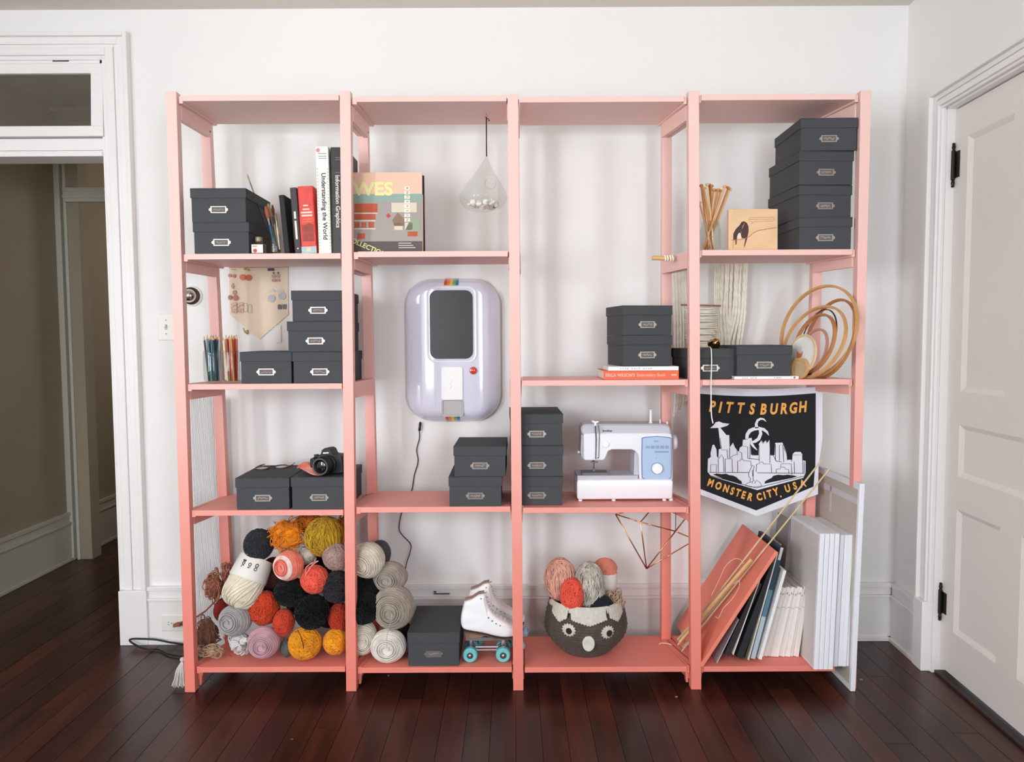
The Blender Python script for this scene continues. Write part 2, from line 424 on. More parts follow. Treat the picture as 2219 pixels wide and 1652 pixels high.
# hall beyond
HX = PZ(75, 1258, 0).x - .035; HEND = 3.3
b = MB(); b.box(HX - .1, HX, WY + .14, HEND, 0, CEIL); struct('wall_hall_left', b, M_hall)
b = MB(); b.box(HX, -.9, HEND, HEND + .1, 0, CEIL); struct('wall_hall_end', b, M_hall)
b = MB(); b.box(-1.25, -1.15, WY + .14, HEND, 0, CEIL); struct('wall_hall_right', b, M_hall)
YJ = PZ(155, 1212, 0).y
b = MB()
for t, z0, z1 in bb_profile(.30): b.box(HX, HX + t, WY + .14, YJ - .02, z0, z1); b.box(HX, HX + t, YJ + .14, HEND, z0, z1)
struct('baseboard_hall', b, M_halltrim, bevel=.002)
jx1 = P(128, 800, YJ).x
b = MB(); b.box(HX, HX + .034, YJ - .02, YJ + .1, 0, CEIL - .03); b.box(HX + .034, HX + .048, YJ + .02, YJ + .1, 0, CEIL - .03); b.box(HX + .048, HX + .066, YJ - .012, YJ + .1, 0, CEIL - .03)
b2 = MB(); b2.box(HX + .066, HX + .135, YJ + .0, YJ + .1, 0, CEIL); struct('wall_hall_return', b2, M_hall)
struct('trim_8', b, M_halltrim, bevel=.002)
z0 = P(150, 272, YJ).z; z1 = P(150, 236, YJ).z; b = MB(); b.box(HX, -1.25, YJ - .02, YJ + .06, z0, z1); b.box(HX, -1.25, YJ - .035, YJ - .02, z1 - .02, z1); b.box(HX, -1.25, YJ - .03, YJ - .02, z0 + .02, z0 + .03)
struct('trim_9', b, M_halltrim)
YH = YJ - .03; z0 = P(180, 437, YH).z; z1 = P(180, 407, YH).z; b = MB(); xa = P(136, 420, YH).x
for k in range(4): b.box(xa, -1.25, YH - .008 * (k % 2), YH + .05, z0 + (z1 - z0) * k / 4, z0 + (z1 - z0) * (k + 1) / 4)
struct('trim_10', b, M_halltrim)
# right wall with its door
ud0, _ = PW(2049, 250, 0.0); _, zd1 = PW(2058, 233, -.012); ud1 = ud0 + .84
uo, _ = PW(2004, 800, .02)
b = MB(); rbox(b, -.05, ud0, -.12, 0, 0, CEIL); rbox(b, ud0, ud1, -.12, 0, zd1 + .004, CEIL); rbox(b, ud1, 5.0, -.12, 0, 0, CEIL)
struct('wall_right', b, M_wall)
ucas = PW(2013, 230, .03)[0]; cwr = ud0 - ucas
zpr = PW(1995, 1300, .03)[1]
b = MB()
for t, z0, z1 in bb_profile(BBH): rbox(b, .02, ucas - .004, 0, t, z0, z1)
struct('baseboard_right', b, M_trim, bevel=.002)
b = MB()
for a, c, t in FR: rbox(b, ud0 - c * cwr, ud0 - a * cwr, 0, t, zpr, zd1 + c * cwr)
struct('trim_11', b, M_trim, bevel=.0025)
b = MB()
for a, c, t in FR: rbox(b, ud0 - a * cwr, ud1 + a * cwr, 0, t, zd1 + a * cwr, zd1 + c * cwr)
struct('trim_12', b, M_trim, bevel=.0025)
b = MB()
for a, c, t in FR: rbox(b, ud1 + a * cwr, ud1 + c * cwr, 0, t, 0, zd1 + c * cwr)
struct('trim_13', b, M_trim, bevel=.0025)
b = MB(); rbox(b, ucas - .004, ud0 + .002, 0, .036, 0, zpr); struct('trim_14', b, M_trim, bevel=.003)
b = MB(); rbox(b, ud0, ud0 + .012, -.12, -.002, 0, zd1); rbox(b, ud0, ud1, -.12, -.002, zd1 - .008, zd1 + .004); struct('trim_15', b, M_trim)
b = MB(); rbox(b, ud0 + .012, ud1, -.12, -.012, 0, .012); struct('trim_16', b, mat('threshold_wood', '#3a2a24', .5), bevel=.002)
DV = -.034                                    # door face is set back from the wall
root = bpy.data.objects.new('door_1', None); COL.objects.link(root); root['kind'] = 'structure'; root.location = RW(ud0, DV, 0)
def pz(px, py): return PW(px, py, DV)
uL = pz(2090, 560)[0]; uR = pz(2190, 560)[0]; zA1 = pz(2098, 294)[1]; zA0 = pz(2080, 848)[1]
zB1 = pz(2085, 922)[1]; zB0 = pz(2076, 1033)[1]; zC1 = pz(2070, 1102)[1]; zC0 = pz(2061, 1368)[1]
uM = pz(2209, 1300)[0]; uR = (uR + pz(2160, 1290)[0]) / 2; uE = uM + (uR - uL)
ua = ud0 + .014; ub = ud1 - .003; zt_ = zd1 - .012; zb_ = .03
us = [ua, uL, uR, uM, uE, ub]; 
b = MB(); TH = .035
def dbox(u0, u1, z0, z1, v0=DV - TH, v1=DV): rbox(b, u0, u1, v0, v1, z0, z1)
dbox(ua, uL, zb_, zt_); dbox(uE, ub, zb_, zt_); dbox(uL, uE, zA1, zt_); dbox(uL, uE, zB1, zA0); dbox(uL, uE, zC1, zB0); dbox(uL, uE, zb_, zC0)
dbox(uR, uM, zA0, zA1); dbox(uR, uM, zC0, zC1)
obj('door_frame', b, M_door, root)
def panel(u0, u1, z0, z1):
    b = MB(); e = .018; v1 = DV - .012
    o_ = [RW(u0, DV, z0), RW(u1, DV, z0), RW(u1, DV, z1), RW(u0, DV, z1)]
    i_ = [RW(u0 + e, v1, z0 + e), RW(u1 - e, v1, z0 + e), RW(u1 - e, v1, z1 - e), RW(u0 + e, v1, z1 - e)]
    k = [RW(u0 + e, DV - .03, z0 + e), RW(u1 - e, DV - .03, z0 + e), RW(u1 - e, DV - .03, z1 - e), RW(u0 + e, DV - .03, z1 - e)]
    b.loft([o_, i_], cap0=False, cap1=True); obj('door_panel', b, M_door, root)
panel(uL, uR, zA0, zA1); panel(uM, uE, zA0, zA1); panel(uL, uE, zB0, zB1); panel(uL, uR, zC0, zC1); panel(uM, uE, zC0, zC1)
for (py0, py1, px) in ((331, 391, 2045), (1275, 1325, 2017)):
    z1 = PW(px, py0, 0)[1]; z0 = PW(px, py1, 0)[1]; b = MB(); uh = ud0 + .016
    c0 = RW(uh, DV + .008, z0); c1 = RW(uh, DV + .008, z1)
    b.cyl(c0, c1, .0075, n=10)
    for s, c in ((1, c1), (-1, c0)):
        M = Matrix.Translation(c) @ (Matrix.Rotation(math.pi, 4, 'X') if s < 0 else Matrix())
        b.lathe([(.0075, 0), (.004, .006), (.0065, .013), (.0045, .024), (.0055, .028), (.003, .031)], 10, M)
    rbox(b, uh + .002, uh + .032, DV, DV + .003, z0 + .004, z1 - .004)
    obj('hinge', b, M_dark, root)
b = MB(); c = RW(ub - .07, DV, .95); M = Matrix.Translation(c) @ RV.to_track_quat('Z', 'Y').to_matrix().to_4x4()
b.lathe([(.028, 0), (.028, .004), (.01, .006), (.01, .035), (.024, .045), (.028, .06), (.02, .07)], 20, M); obj('door_knob', b, M_dark, root, smooth=True)
print('floor planks', n_pl)

# wall fittings
M_plate = mat('switch_plate_plastic', '#e9e6df', 0.35)
def plate(name, label, cat, px, py, pw, ph, Y):
    c = P(px, py, Y); s = (Y - CAM_LOC.y) / FPX
    r_ = thing(name, label, cat, (c.x, Y, c.z)); b = MB(); wd, ht = pw * s, ph * s
    b.loft([rrect(wd, ht, .003, 0), rrect(wd, ht, .003, -.003), rrect(wd - .006, ht - .006, .003, -.0055)]); obj('cover_plate', b, M_plate, r_, W=False); return r_
r_ = plate('light_switch', 'white single toggle light switch on the wall left of the shelf', 'switch', 361, 709, 35, 58, WY)
b = MB(); b.box(-.0055, .0055, -.007, -.004, -.012, .012); obj('toggle_slot', b, mat('slot_grey', '#bdb8b0', .5), r_, W=False)
b = MB(); b.hexa([(-.004, -.006, -.004), (.004, -.006, -.004), (.004, -.006, .008), (-.004, -.006, .008), (-.003, -.019, .002), (.003, -.019, .002), (.003, -.018, .009), (-.003, -.018, .009)]); obj('toggle', b, M_plate, r_, W=False)
for s in (-1, 1):
    b = MB(); b.cyl((0, -.0052, s * .030), (0, -.0072, s * .030), .0032, n=10); obj('screw', b, mat('screw_grey', '#8a847c', .4, .6), r_, W=False)
r_ = plate('wall_outlet', 'white horizontal power outlet on the baseboard left of the shelf', 'outlet', 380, 1350, 59, 36, WY - .022)
for s in (-1, 1):
    b = MB(); b.cyl((s * .021, -.005, 0), (s * .021, -.0075, 0), .0165, n=24); q = obj('receptacle', b, M_plate, r_, W=False)
    b = MB(); b.box(s * .021 - .009, s * .021 - .0015, -.0082, -.0068, .0045, .0065); b.box(s * .021 - .009, s * .021 - .0015, -.0082, -.0068, -.0065, -.0045); b.cyl((s * .021 + .008, -.0068, 0), (s * .021 + .008, -.0082, 0), .0025, n=8)
    obj('slot', b, mat('socket_black', '#161514', .5), q, W=False)
# brown cord with its plug
M_cord = mat('brown_cord', '#8c4c3a', .6)
ow = r_.location
root = thing('extension_cord', 'brown power cord plugged into the outlet behind the leftmost post', 'cord', (ow.x + .02, WY - .03, ow.z))
b = MB(); b.hexa([(ow.x + .006, WY - .034, ow.z - .010), (ow.x + .034, WY - .034, ow.z - .006), (ow.x + .034, WY - .030, ow.z + .010), (ow.x + .006, WY - .030, ow.z + .004), (ow.x + .004, WY - .058, ow.z - .008), (ow.x + .036, WY - .058, ow.z - .004), (ow.x + .036, WY - .054, ow.z + .012), (ow.x + .004, WY - .054, ow.z + .006)]); obj('plug', b, M_cord, root, bevel=.002)
b = MB(); b.tube([(ow.x + .03, WY - .05, ow.z + .004), P(400, 1345, .38), P(425, 1338, .32), P(445, 1325, .28), P(470, 1300, .26)], .0035, 8); obj('cable', b, M_cord, root)
# round chrome dome on a white plate, half hidden by the left post
c = P(417, 642, WY); root = thing('wall_dome', 'round silver dome on a white disc on the wall behind the leftmost post', 'wall fitting', (c.x, WY, c.z))
Mf = Matrix.Rotation(rad(90), 4, 'X')
b = MB(); b.lathe([(.045, 0), (.045, .006), (.041, .010)], 40, Mf); obj('backplate', b, M_plate, root, True, W=False)
b = MB(); b.lathe([(.036, .010), (.038, .014), (.036, .022), (.031, .024)], 40, Mf); obj('ring', b, mat('dark_bronze', '#3a2c28', .35, .8), root, True, W=False)
b = MB(); b.lathe([(.031, .022), (.029, .034), (.022, .046), (.012, .053), (.001, .055)], 36, Mf); obj('dome', b, mat('chrome', '#c9c4ba', .12, 1.0), root, 'all', W=False)
# black cable looped on the floor at the doorway
M_blk = mat('black_rubber', '#0c0c0d', .45)
pts = [P(397, 1397, .41), P(370, 1393, .42), P(350, 1389, .425), P(332, 1386, .425), P(305, 1385, .425), P(288, 1385, .42), P(281, 1388, .41), P(290, 1396, .40), PZ(316, 1407, .007), PZ(344, 1408, .007), PZ(366, 1418, .007), PZ(398, 1423, .007), PZ(430, 1425, .007), PZ(470, 1420, .007)]
def smooth_pts(p, n=6):
    p = [Vector(q) for q in p]; out = []
    for i in range(len(p) - 1):
        a = p[max(0, i - 1)]; b_ = p[i]; c_ = p[i + 1]; d_ = p[min(len(p) - 1, i + 2)]
        for k in range(n):
            t = k / n; out.append(.5 * ((2 * b_) + (c_ - a) * t + (2 * a - 5 * b_ + 4 * c_ - d_) * t * t + (3 * b_ - a - 3 * c_ + d_) * t ** 3))
    out.append(p[-1]); return out
b = MB(); b.tube(smooth_pts(pts), .0042, 8); o = obj('floor_cable', b, M_blk, smooth='all'); tag(o, 'black cable looped on the floor between the doorway and the shelf', 'cable'); base_at(o, pts[8])
# finely ribbed white panel between the left posts
b = MB(); xa = P(418, 1000, .40).x; xb = P(486, 1000, .40).x; z1 = P(440, 862, .40).z; n = 26
for i in range(n):
    x0 = xa + (xb - xa) * i / n; x1 = xa + (xb - xa) * (i + .62) / n; b.box(x0, x1, .392, .398, .0, z1)
b.box(xa, xb, .398, .404, 0, z1)
root = thing('ribbed_panel', 'white finely ribbed panel standing upright behind the left end of the shelf', 'panel', ((xa + xb) / 2, .40, 0)); obj('ribbed_sheet', b, mat('ribbed_white', '#e4e2e2', .7), root)
# ================================================================== THE SHELVING UNIT
FY0, FY1, BY0, BY1 = 0.0, 0.035, 0.262, 0.297
FP = [((359, 381), 198, (400, 422.6), 1490), ((737, 758), 197, (749.7, 772.5), 1497), ((1100.5, 1122.4), 204, (1112, 1134.6), 1497),
      ((1492, 1515), 197, (1497, 1520.6), 1496), ((1866, 1888), 196, (1841, 1856), 1498)]
BP = [((439, 460), 400, (478, 497), 1200), ((778, 798), 350, (797, 817), 1150), ((1105, 1125), 350, (1112, 1131), 1200),
      ((1435, 1456), 400, (1434, 1454), 1200), ((1762, 1781), 600, (1745, 1763), 1200)]
unit = thing('shelving_unit', 'tall open wooden shelving unit painted pale pink fading down to coral', 'shelf', (0, .15, 0))
posts = []          # per post: function z -> (x0, x1) front, same for back
def line(za, xa, zb, xb): return lambda z: xa + (xb - xa) * (z - za) / (zb - za)
for kp, (t, ty, bo, by) in enumerate(FP):
    p = [P(t[0], ty, FY0), P(t[1], ty, FY0), P(bo[0], by, FY0), P(bo[1], by, FY0)]
    zt = p[0].z
    L0 = line(p[0].z, p[0].x, p[2].z, p[2].x); L1 = line(p[1].z, p[1].x, p[3].z, p[3].x)
    wd = .0395; c = lambda z, a=L0, e=L1: (a(z) + e(z)) / 2
    posts.append([c, zt, None])
    b = MB(); V = []
    for z in (0, zt):
        x = c(z); wd = .026 if kp == 4 and z == 0 else .0395
        V += [(x - wd / 2, FY0, z), (x + wd / 2, FY0, z), (x + wd / 2, FY1, z), (x - wd / 2, FY1, z)]
    b.hexa(V); obj('post', b, M_ombre, unit, bevel=.0015)
for k, (t, ty, bo, by) in enumerate(BP):
    p = [P(t[0], ty, BY0), P(t[1], ty, BY0), P(bo[0], by, BY0), P(bo[1], by, BY0)]
    L0 = line(p[0].z, p[0].x, p[2].z, p[2].x); L1 = line(p[1].z, p[1].x, p[3].z, p[3].x)
    c = lambda z, a=L0, e=L1: (a(z) + e(z)) / 2; posts[k][2] = c; zt = posts[k][1] - .03
    b = MB(); V = []
    for z in (0, zt): x = c(z); V += [(x - .0195, BY0, z), (x + .0195, BY0, z), (x + .0195, BY1, z), (x - .0195, BY1, z)]
    b.hexa(V); obj('post', b, M_ombre, unit, bevel=.0015)
LV = {0: {0: (570, 205.5), 1: (575, 549.5), 2: (580, 832), 3: (585, 1106), 4: (590, 1446)},
      1: {0: (935, 207.5), 1: (935, 544.5), 3: (940, 1099), 4: (945, 1447)},
      2: {0: (1305, 208.5), 2: (1305, 824), 3: (1305, 1100), 4: (1308, 1446)},
      3: {0: (1690, 204), 1: (1685, 541), 2: (1680, 822.7), 4: (1670, 1444.5)}}
SZ = {}             # top of board per (bay, level)
for bay in LV:
    for lv, (px, py) in LV[bay].items(): SZ[(bay, lv)] = P(px, py, .004).z
LZ = {lv: [SZ[(b_, lv)] for b_ in range(4) if (b_, lv) in SZ] for lv in range(5)}
LZ = {k: sum(v) / len(v) for k, v in LZ.items()}
TB = .021
RTS = [(.018, .004), (.020, .004), (.005, .014), (.010, .016)]   # rail thickness at the left and right end of each bay
for bay in range(4):
    L, Rr = posts[bay], posts[bay + 1]
    for lv in range(5):
        zt = SZ.get((bay, lv), LZ[lv]); hgt = (.082, .064, .061, .061, .062)[lv]; z0 = zt - hgt; RTL, RTR = RTS[bay]
        lf, rf = L[0](zt) + .0198, Rr[0](zt) - .0198; lb, rb = L[2](zt) + .0195, Rr[2](zt) - .0195
        # rails between front and back post, flush with the posts' inner faces
        for (xf, xb, s, RT) in ((lf, lb, 1, RTL), (rf, rb, -1, RTR)):
            xs = [xf - s * .016, xf + s * .003]; xt = [xb - s * .016, xb + s * .003]; a, e = (0, 1) if s > 0 else (1, 0)
            b = MB(); ya, yb = FY1 + .0005, BY0 - .0005
            b.hexa([(xs[a], ya, z0), (xs[e], ya, z0), (xt[e], yb, z0), (xt[a], yb, z0), (xs[a], ya, zt), (xs[e], ya, zt), (xt[e], yb, zt), (xt[a], yb, zt)])
            if bay == 3 and s < 0 and lv > 2: continue
            obj('rail', b, M_ombre, unit, bevel=.001)
            if (bay, lv) in SZ and RT > .006:
                xs = [xf + s * .0035, xf + s * RT]; xt = [xb + s * .0035, xb + s * RT]; b = MB(); zc = zt - TB - .006
                b.hexa([(xs[a], .012, zc), (xs[e], .012, zc), (xt[e], BY1, zc), (xt[a], BY1, zc), (xs[a], .012, zt - .001), (xs[e], .012, zt - .001), (xt[e], BY1, zt - .001), (xt[a], BY1, zt - .001)])
                obj('cleat', b, M_ombre, unit)
            if lv == 4 and RT > .008:
                b = MB(); z9 = zt - TB - .001
                b.prism([(xf + s * .0035, z9), (xf + s * (.006 + RT), z9), (xf + s * .012, .045), (xf + s * .009, .012), (xf + s * .0005, .012)], .037, .058)
                obj('corner_bracket', b, M_ombre, unit)
        if (bay, lv) in SZ:
            b = MB(); g = RTL + .0005; g2 = RTR + .0005 + (.034 if bay == 3 and lv == 4 else 0)
            b.hexa([(lf + g, .004, zt - TB), (rf - g2, .004, zt - TB), (rb - g2, BY1, zt - TB), (lb + g, BY1, zt - TB), (lf + g, .004, zt), (rf - g2, .004, zt), (rb - g2, BY1, zt), (lb + g, BY1, zt)])
            obj('shelf_board', b, M_ombre, unit, bevel=.001)
# screw holes on the upper rails
for bay, s in ((0, 1), (1, 1)):
    for (lv, py) in ((0, 283), ):
        x = posts[bay][2](2.1) + .0225; b = MB(); b.cyl((x, .255, SZ[(bay, 0)] - .062), (x + .0008, .255, SZ[(bay, 0)] - .062), .004, n=10)
        obj('screw_hole', b, mat('hole_dark', '#4a2a24', .8), unit)

# ================================================================== PHOTO BOXES
M_box = mat('black_box_board', '#3e4043', 0.75, bump=0.25, bscale=350)
M_met = mat('label_frame_metal', '#aaa49e', 0.36, 1.0)
M_card = mat('label_card', '#6b615c', 0.7)
M_ink = mat('label_ink', '#e6e0d8', 0.8)
def make_box_parts(root, w_, h_, d_, seed, hold=True):
    lid = .036 if h_ < .13 else .04; o_ = .003
    b = MB(); b.box(o_, w_ - o_, o_, d_ - o_, 0, h_ - .004); obj('box_body', b, M_box, root, bevel=.0015, W=False)
    b = MB(); t = .0025
    b.box(0, w_, 0, d_, h_ - t, h_); b.box(0, w_, 0, t, h_ - lid, h_ - t); b.box(0, w_, d_ - t, d_, h_ - lid, h_ - t); b.box(0, t, t, d_ - t, h_ - lid, h_ - t); b.box(w_ - t, w_, t, d_ - t, h_ - lid, h_ - t)
    obj('lid', b, M_box, root, bevel=.001, W=False)
    if hold:
        cx, cz = w_ / 2, (h_ - lid) * .52; hw, hh = .029, .0125; b = MB(); y = o_
        for q in ((-hw, hw, hh - .003, hh), (-hw, hw, -hh, -hh + .003), (-hw, -hw + .004, -hh + .003, hh - .003), (hw - .004, hw, -hh + .003, hh - .003)):
            b.box(cx + q[0], cx + q[1], y - .003, y, cz + q[2], cz + q[3])
        for s in (-1, 1):
            b.prism([(cx + s * hw, cz - .007), (cx + s * (hw + .007), cz - .003), (cx + s * (hw + .007), cz + .003), (cx + s * hw, cz + .007)], y - .0025, y)
            b.cyl((cx + s * (hw + .004), y - .0045, cz), (cx + s * (hw + .004), y - .002, cz), .0025, n=10)
        lh = obj('label_holder', b, M_met, root, W=False)
        b = MB(); b.box(cx - hw + .004, cx + hw - .004, y - .0012, y, cz - hh + .003, cz + hh - .003); obj('card', b, M_card, lh, W=False)
        rr = random.Random(seed); b = MB(); n = rr.randint(14, 22); p = []
        for i in range(n): p.append((cx - .018 + .036 * i / (n - 1), y - .0016, cz + rr.uniform(-.0045, .0055) * (1 if i % 2 else -.7)))
        b.tube(p, .0005, 4); obj('handwriting', b, M_ink, lh, W=False)
bseed = 0
BOXG = 'black photo storage boxes on the shelves'
def pbox(label, pxl, pxr, pytop, z0, Yf, h_=None, yaw=0.0, d_=.285, w_=None):
    """box whose front face spans pxl..pxr; stands on z0"""
    global bseed; bseed += 1
    xl = XA(pxl, Yf, z0 + .06)
    if w_ is None: w_ = XA(pxr, Yf, z0 + .06) - xl
    if h_ is None: h_ = ZA(pytop, Yf, xl) - z0
    r_ = thing('photo_box', label, 'box', (xl, Yf, z0), rad(yaw), BOXG)
    make_box_parts(r_, w_, h_, d_, bseed); return z0 + h_
e = .0005
z = pbox('black photo box at the bottom of the pair on the top left shelf', 418, 540, 482, SZ[(0, 1)] + e, .004)
z = pbox('black photo box on top of the pair on the top left shelf', 412.5, 533, 408, z + e, .006, yaw=.6)
z1 = pbox('bottom black photo box left of its neighbour, second shelf down, next to the pencil jars', 520, 632, 763, SZ[(0, 2)] + e, .012, yaw=1)
z = pbox('bottom black photo box under two others beside the second post', 633.5, 752, 763, SZ[(0, 2)] + e, .012)
z = pbox('middle black photo box of the three high stack beside the second post', 622, 744, 697, z + e, .008)
z = pbox('top black photo box of the three high stack, its label frame catching the light', 631, 746, 630, z + e, .012, yaw=1.2)
ZL = z = pbox('black photo box with a pair of glasses on its lid, third shelf down at left', 510, 627, 1037, SZ[(0, 3)] + e, .008, yaw=1.0)
ZR = pbox('black photo box under the camera, third shelf down at left', 630.5, 752, 1035, SZ[(0, 3)] + e, .008)
z = pbox('lower black photo box of the pair below the lavender wall box', 972, 1088, 1034, SZ[(1, 3)] + e, .006, d_=.26)
z = pbox('upper black photo box of the pair below the lavender wall box', 982.6, 1097, 968, z + e, .006, yaw=-.8, d_=.26)
z = pbox('bottom black photo box of the three high stack left of the sewing machine', 1107, 1220, 1034, SZ[(2, 3)] + e, .04)
z = pbox('middle black photo box of the three high stack left of the sewing machine', 1106, 1221, 967, z + e, .04, yaw=.5)
z = pbox('top black photo box of the three high stack left of the sewing machine', 1106, 1220.5, 898, z + e, .04, yaw=1.0)
z = pbox('large black photo box on the bottom shelf beside the roller skates', 883, 996, 1372, SZ[(1, 4)] + e, .012, yaw=0)
zs = SZ[(3, 1)] + e
for (lab, a, c, pt, yw, Yf) in (('bottom black photo box of the tall stack at top right, beside the bird plaque', 1731, 1847, 471, 0, .012), ('third black photo box from the top of the tall stack at top right', 1731, 1850, 401, 3.2, .02),
        ('second black photo box from the top of the tall stack at top right', 1731, 1853, 327, 2.4, .014), ('topmost black photo box of the tall stack at top right, under the shelf unit top', 1735, 1858, 256, -1.0, .012)):
    zs = pbox(lab, a, c, pt, zs + e, Yf, yaw=yw)
zbk = SZ[(3, 2)]
pbox('black photo box behind the fourth post, under the brass bell', 1485, 1594, 756, SZ[(3, 2)] + e, .05, yaw=.5, d_=.24)
# ================================================================== BAY 1, TOP SHELF: ink, brushes, books
M_paper = mat('book_pages', '#e8e0d2', 0.9, bump=0.3, bscale=300)
M_white = mat('plain_white', '#f2efea', 0.6)
M_glass = glass('clear_glass', '#fbfdfc', .045, .99)
M_wood = mat('light_wood', '#d9ab76', 0.55, bump=0.2, bscale=120, var=0.12, vscale=25)
def on(bay, lv): return SZ[(bay, lv)] + .0006
def flat(name, poly, m, parent, y, W=True):       # thin printed shape standing in the XZ plane, just in front of y
    b = MB(); b.prism(poly, y - .0006, y); return obj(name, b, m, parent, W=W)
def book(label, name, pxtl, pxtr, pytop, pxbl, pxbr, z0, Yf, dp, cover, group='books standing on the top left shelf'):
    zt = ZA(pytop, Yf, XA((pxtl + pxtr) / 2, Yf, z0 + .3))
    xbl, xbr = XA(pxbl, Yf, z0), XA(pxbr, Yf, z0); xtl = XA(pxtl, Yf, zt); wd = xbr - xbl
    lean = math.atan2(xtl - xbl, zt - z0); ht = (zt - z0) / math.cos(lean)
    # the corner that carries the leaning book sits on the shelf
    r_ = thing(name, label, 'book', (xbl if lean >= 0 else xbl, Yf, z0 + (wd * math.sin(lean) if lean > 0 else 0)), rot=(0, lean, 0), group=group)
    if lean > 0: pass
    t = .0025; b = MB()
    b.box(0, t, 0, dp, 0, ht); b.box(wd - t, wd, 0, dp, 0, ht); b.box(t, wd - t, 0, t, 0, ht)
    obj('cover', b, cover, r_, bevel=.0008, W=False)
    b = MB(); b.box(t, wd - t, t, dp - .004, .003, ht - .003); obj('pages', b, M_paper, r_, W=False)
    return r_, wd, ht
z0 = on(0, 1)
M_bk = mat('black_cloth', '#1d1d1f', 0.7, bump=.2, bscale=300); M_mar = mat('dark_maroon_cover', '#3a2c31', .55)
r_, wd, ht = book('thin plain black book leaning, leftmost of the books on the top left shelf', 'book', 604, 616, 423, 617, 628, z0, .05, .17, M_bk)
r_, wd, ht = book('narrow dark maroon book with a small white spine label, left of the red book', 'book', 628, 641, 407, 639.5, 653.5, z0, .03, .17, M_mar)
M_cw = mat('cream_print', '#e6ddd0', .7)
flat('spine_label', [(wd * .3, ht * .22), (wd * .62, ht * .22), (wd * .62, ht * .5), (wd * .3, ht * .5)], M_cw, r_, -.0002, W=False)
flat('spine_label', [(wd * .3, ht * .53), (wd * .62, ht * .53), (wd * .62, ht * .64), (wd * .3, ht * .64)], M_cw, r_, -.0002, W=False)
b = MB(); b.cyl((wd / 2, -.0008, ht * .08), (wd / 2, 0, ht * .08), .003, n=14); obj('emblem', b, M_cw, r_, W=False)
r_, wd, ht = book('thick bright red hardback with a pale blue band at its foot', 'book', 644.5, 676, 404, 654, 686.5, z0, .02, .15, mat('red_cover', '#d8382a', .45, var=.12, vscale=40))
M_pk = mat('pale_pink_print', '#f6cfc0', .7); M_org = mat('orange_print', '#f07a4a', .7)
for (a, c, zz, hh, m) in ((.3, .62, .70, .022, M_pk), (.25, .7, .645, .022, M_pk), (.12, .86, .595, .026, M_pk), (.16, .86, .55, .026, M_pk), (.2, .86, .50, .016, M_org), (.18, .84, .465, .014, M_org)):
    flat('title_line', [(wd * a, ht * zz), (wd * c, ht * zz), (wd * c, ht * (zz + hh)), (wd * a, ht * (zz + hh))], m, r_, -.0002, W=False)
flat('picture', [(wd * .12, ht * .18), (wd * .9, ht * .18), (wd * .9, ht * .43), (wd * .6, ht * .45), (wd * .3, ht * .42), (wd * .12, ht * .44)], mat('red_brown_print', '#b5402c', .6, c2='#7c3b33', vscale=60), r_, -.0002, W=False)
flat('foot_band', [(0, 0), (wd, 0), (wd, ht * .10), (0, ht * .10)], mat('pale_blue_band', '#a9c3c4', .6), r_, -.0002, W=False)
flat('foot_emblem', [(wd * .35, ht * .03), (wd * .65, ht * .03), (wd * .65, ht * .085), (wd * .35, ht * .085)], mat('sand_print', '#d8cfa6', .6), r_, -.0008, W=False)
r_, wd, ht = book('tall white hardback titled Understanding the World', 'book', 683.5, 711.5, 317.5, 691, 718, z0, .012, .19, mat('white_cover', '#f0ede6', .5))
M_ink2 = mat('black_print', '#1c1a1b', .6)
RD = FACE @ Matrix.Rotation(rad(-90), 4, 'Z')
text('title', 'Understanding the World', .0235, M_ink2, T(wd * .56, -.0006, ht * .44) @ RD, r_, W=False, offs=.0004)
M_gr = mat('sage_print', '#c9cfae', .7); M_pd = mat('rose_print', '#c98aa0', .7)
for i in range(26):
    a = ht * (.04 + .03 * i) ; 
    for s in (.10, .90):
        rr = wd * .07; b = MB(); cx_ = wd * s; b.cyl((cx_, -.0006, a), (cx_, 0, a), rr, n=10)
        if i == 0 and s == .1: q = obj('dots', b, M_gr, r_, W=False); q['kind'] = 'stuff'; acc = MB()
        acc.cyl((cx_, -.0006, a), (cx_, 0, a), rr, n=10)
bpy.data.objects.remove(q); q = obj('dots', acc, M_gr, r_, W=False); q['kind'] = 'stuff'
b = MB(); b.cyl((wd * .2, -.0007, ht * .965), (wd * .2, 0, ht * .965), wd * .16, n=16); obj('emblem', b, mat('salmon_print', '#d98f80', .7), r_, W=False)
for k, zz in enumerate((.93, .905, .885)): flat('imprint_line', [(wd * .2, ht * zz), (wd * .85, ht * zz), (wd * .85, ht * (zz + .006)), (wd * .2, ht * (zz + .006))], mat('grey_print', '#8f8a84', .7), r_, -.0002, W=False)
r_, wd, ht = book('tall black hardback titled Information Graphics, squeezed against the second post', 'book', 716, 748, 319, 720.5, 752.5, z0, .014, .215, mat('charcoal_cover', '#2b2729', .5, var=.25, vscale=30))
text('title', 'Information Graphics', .0225, M_cw, T(wd * .42, -.0006, ht * .49) @ RD, r_, W=False, offs=.0004)
for zz in (.9, .88, .76): flat('spine_rule', [(wd * .3, ht * zz), (wd * .9, ht * zz), (wd * .9, ht * (zz + .004)), (wd * .3, ht * (zz + .004))], mat('grey_print', '#8f8a84', .7), r_, -.0002, W=False)
b = MB()
for k in range(5): b.tube([(wd * .08, -.0006, ht * (.68 - k * .13)), (wd * .5, -.0006, ht * (.65 - k * .13)), (wd * .9, -.0006, ht * (.66 - k * .12))], .0006, 4)
obj('spine_lines', b, mat('multi_print', '#8a6f52', .6, c2='#4a6f78', vscale=50), r_, W=False)
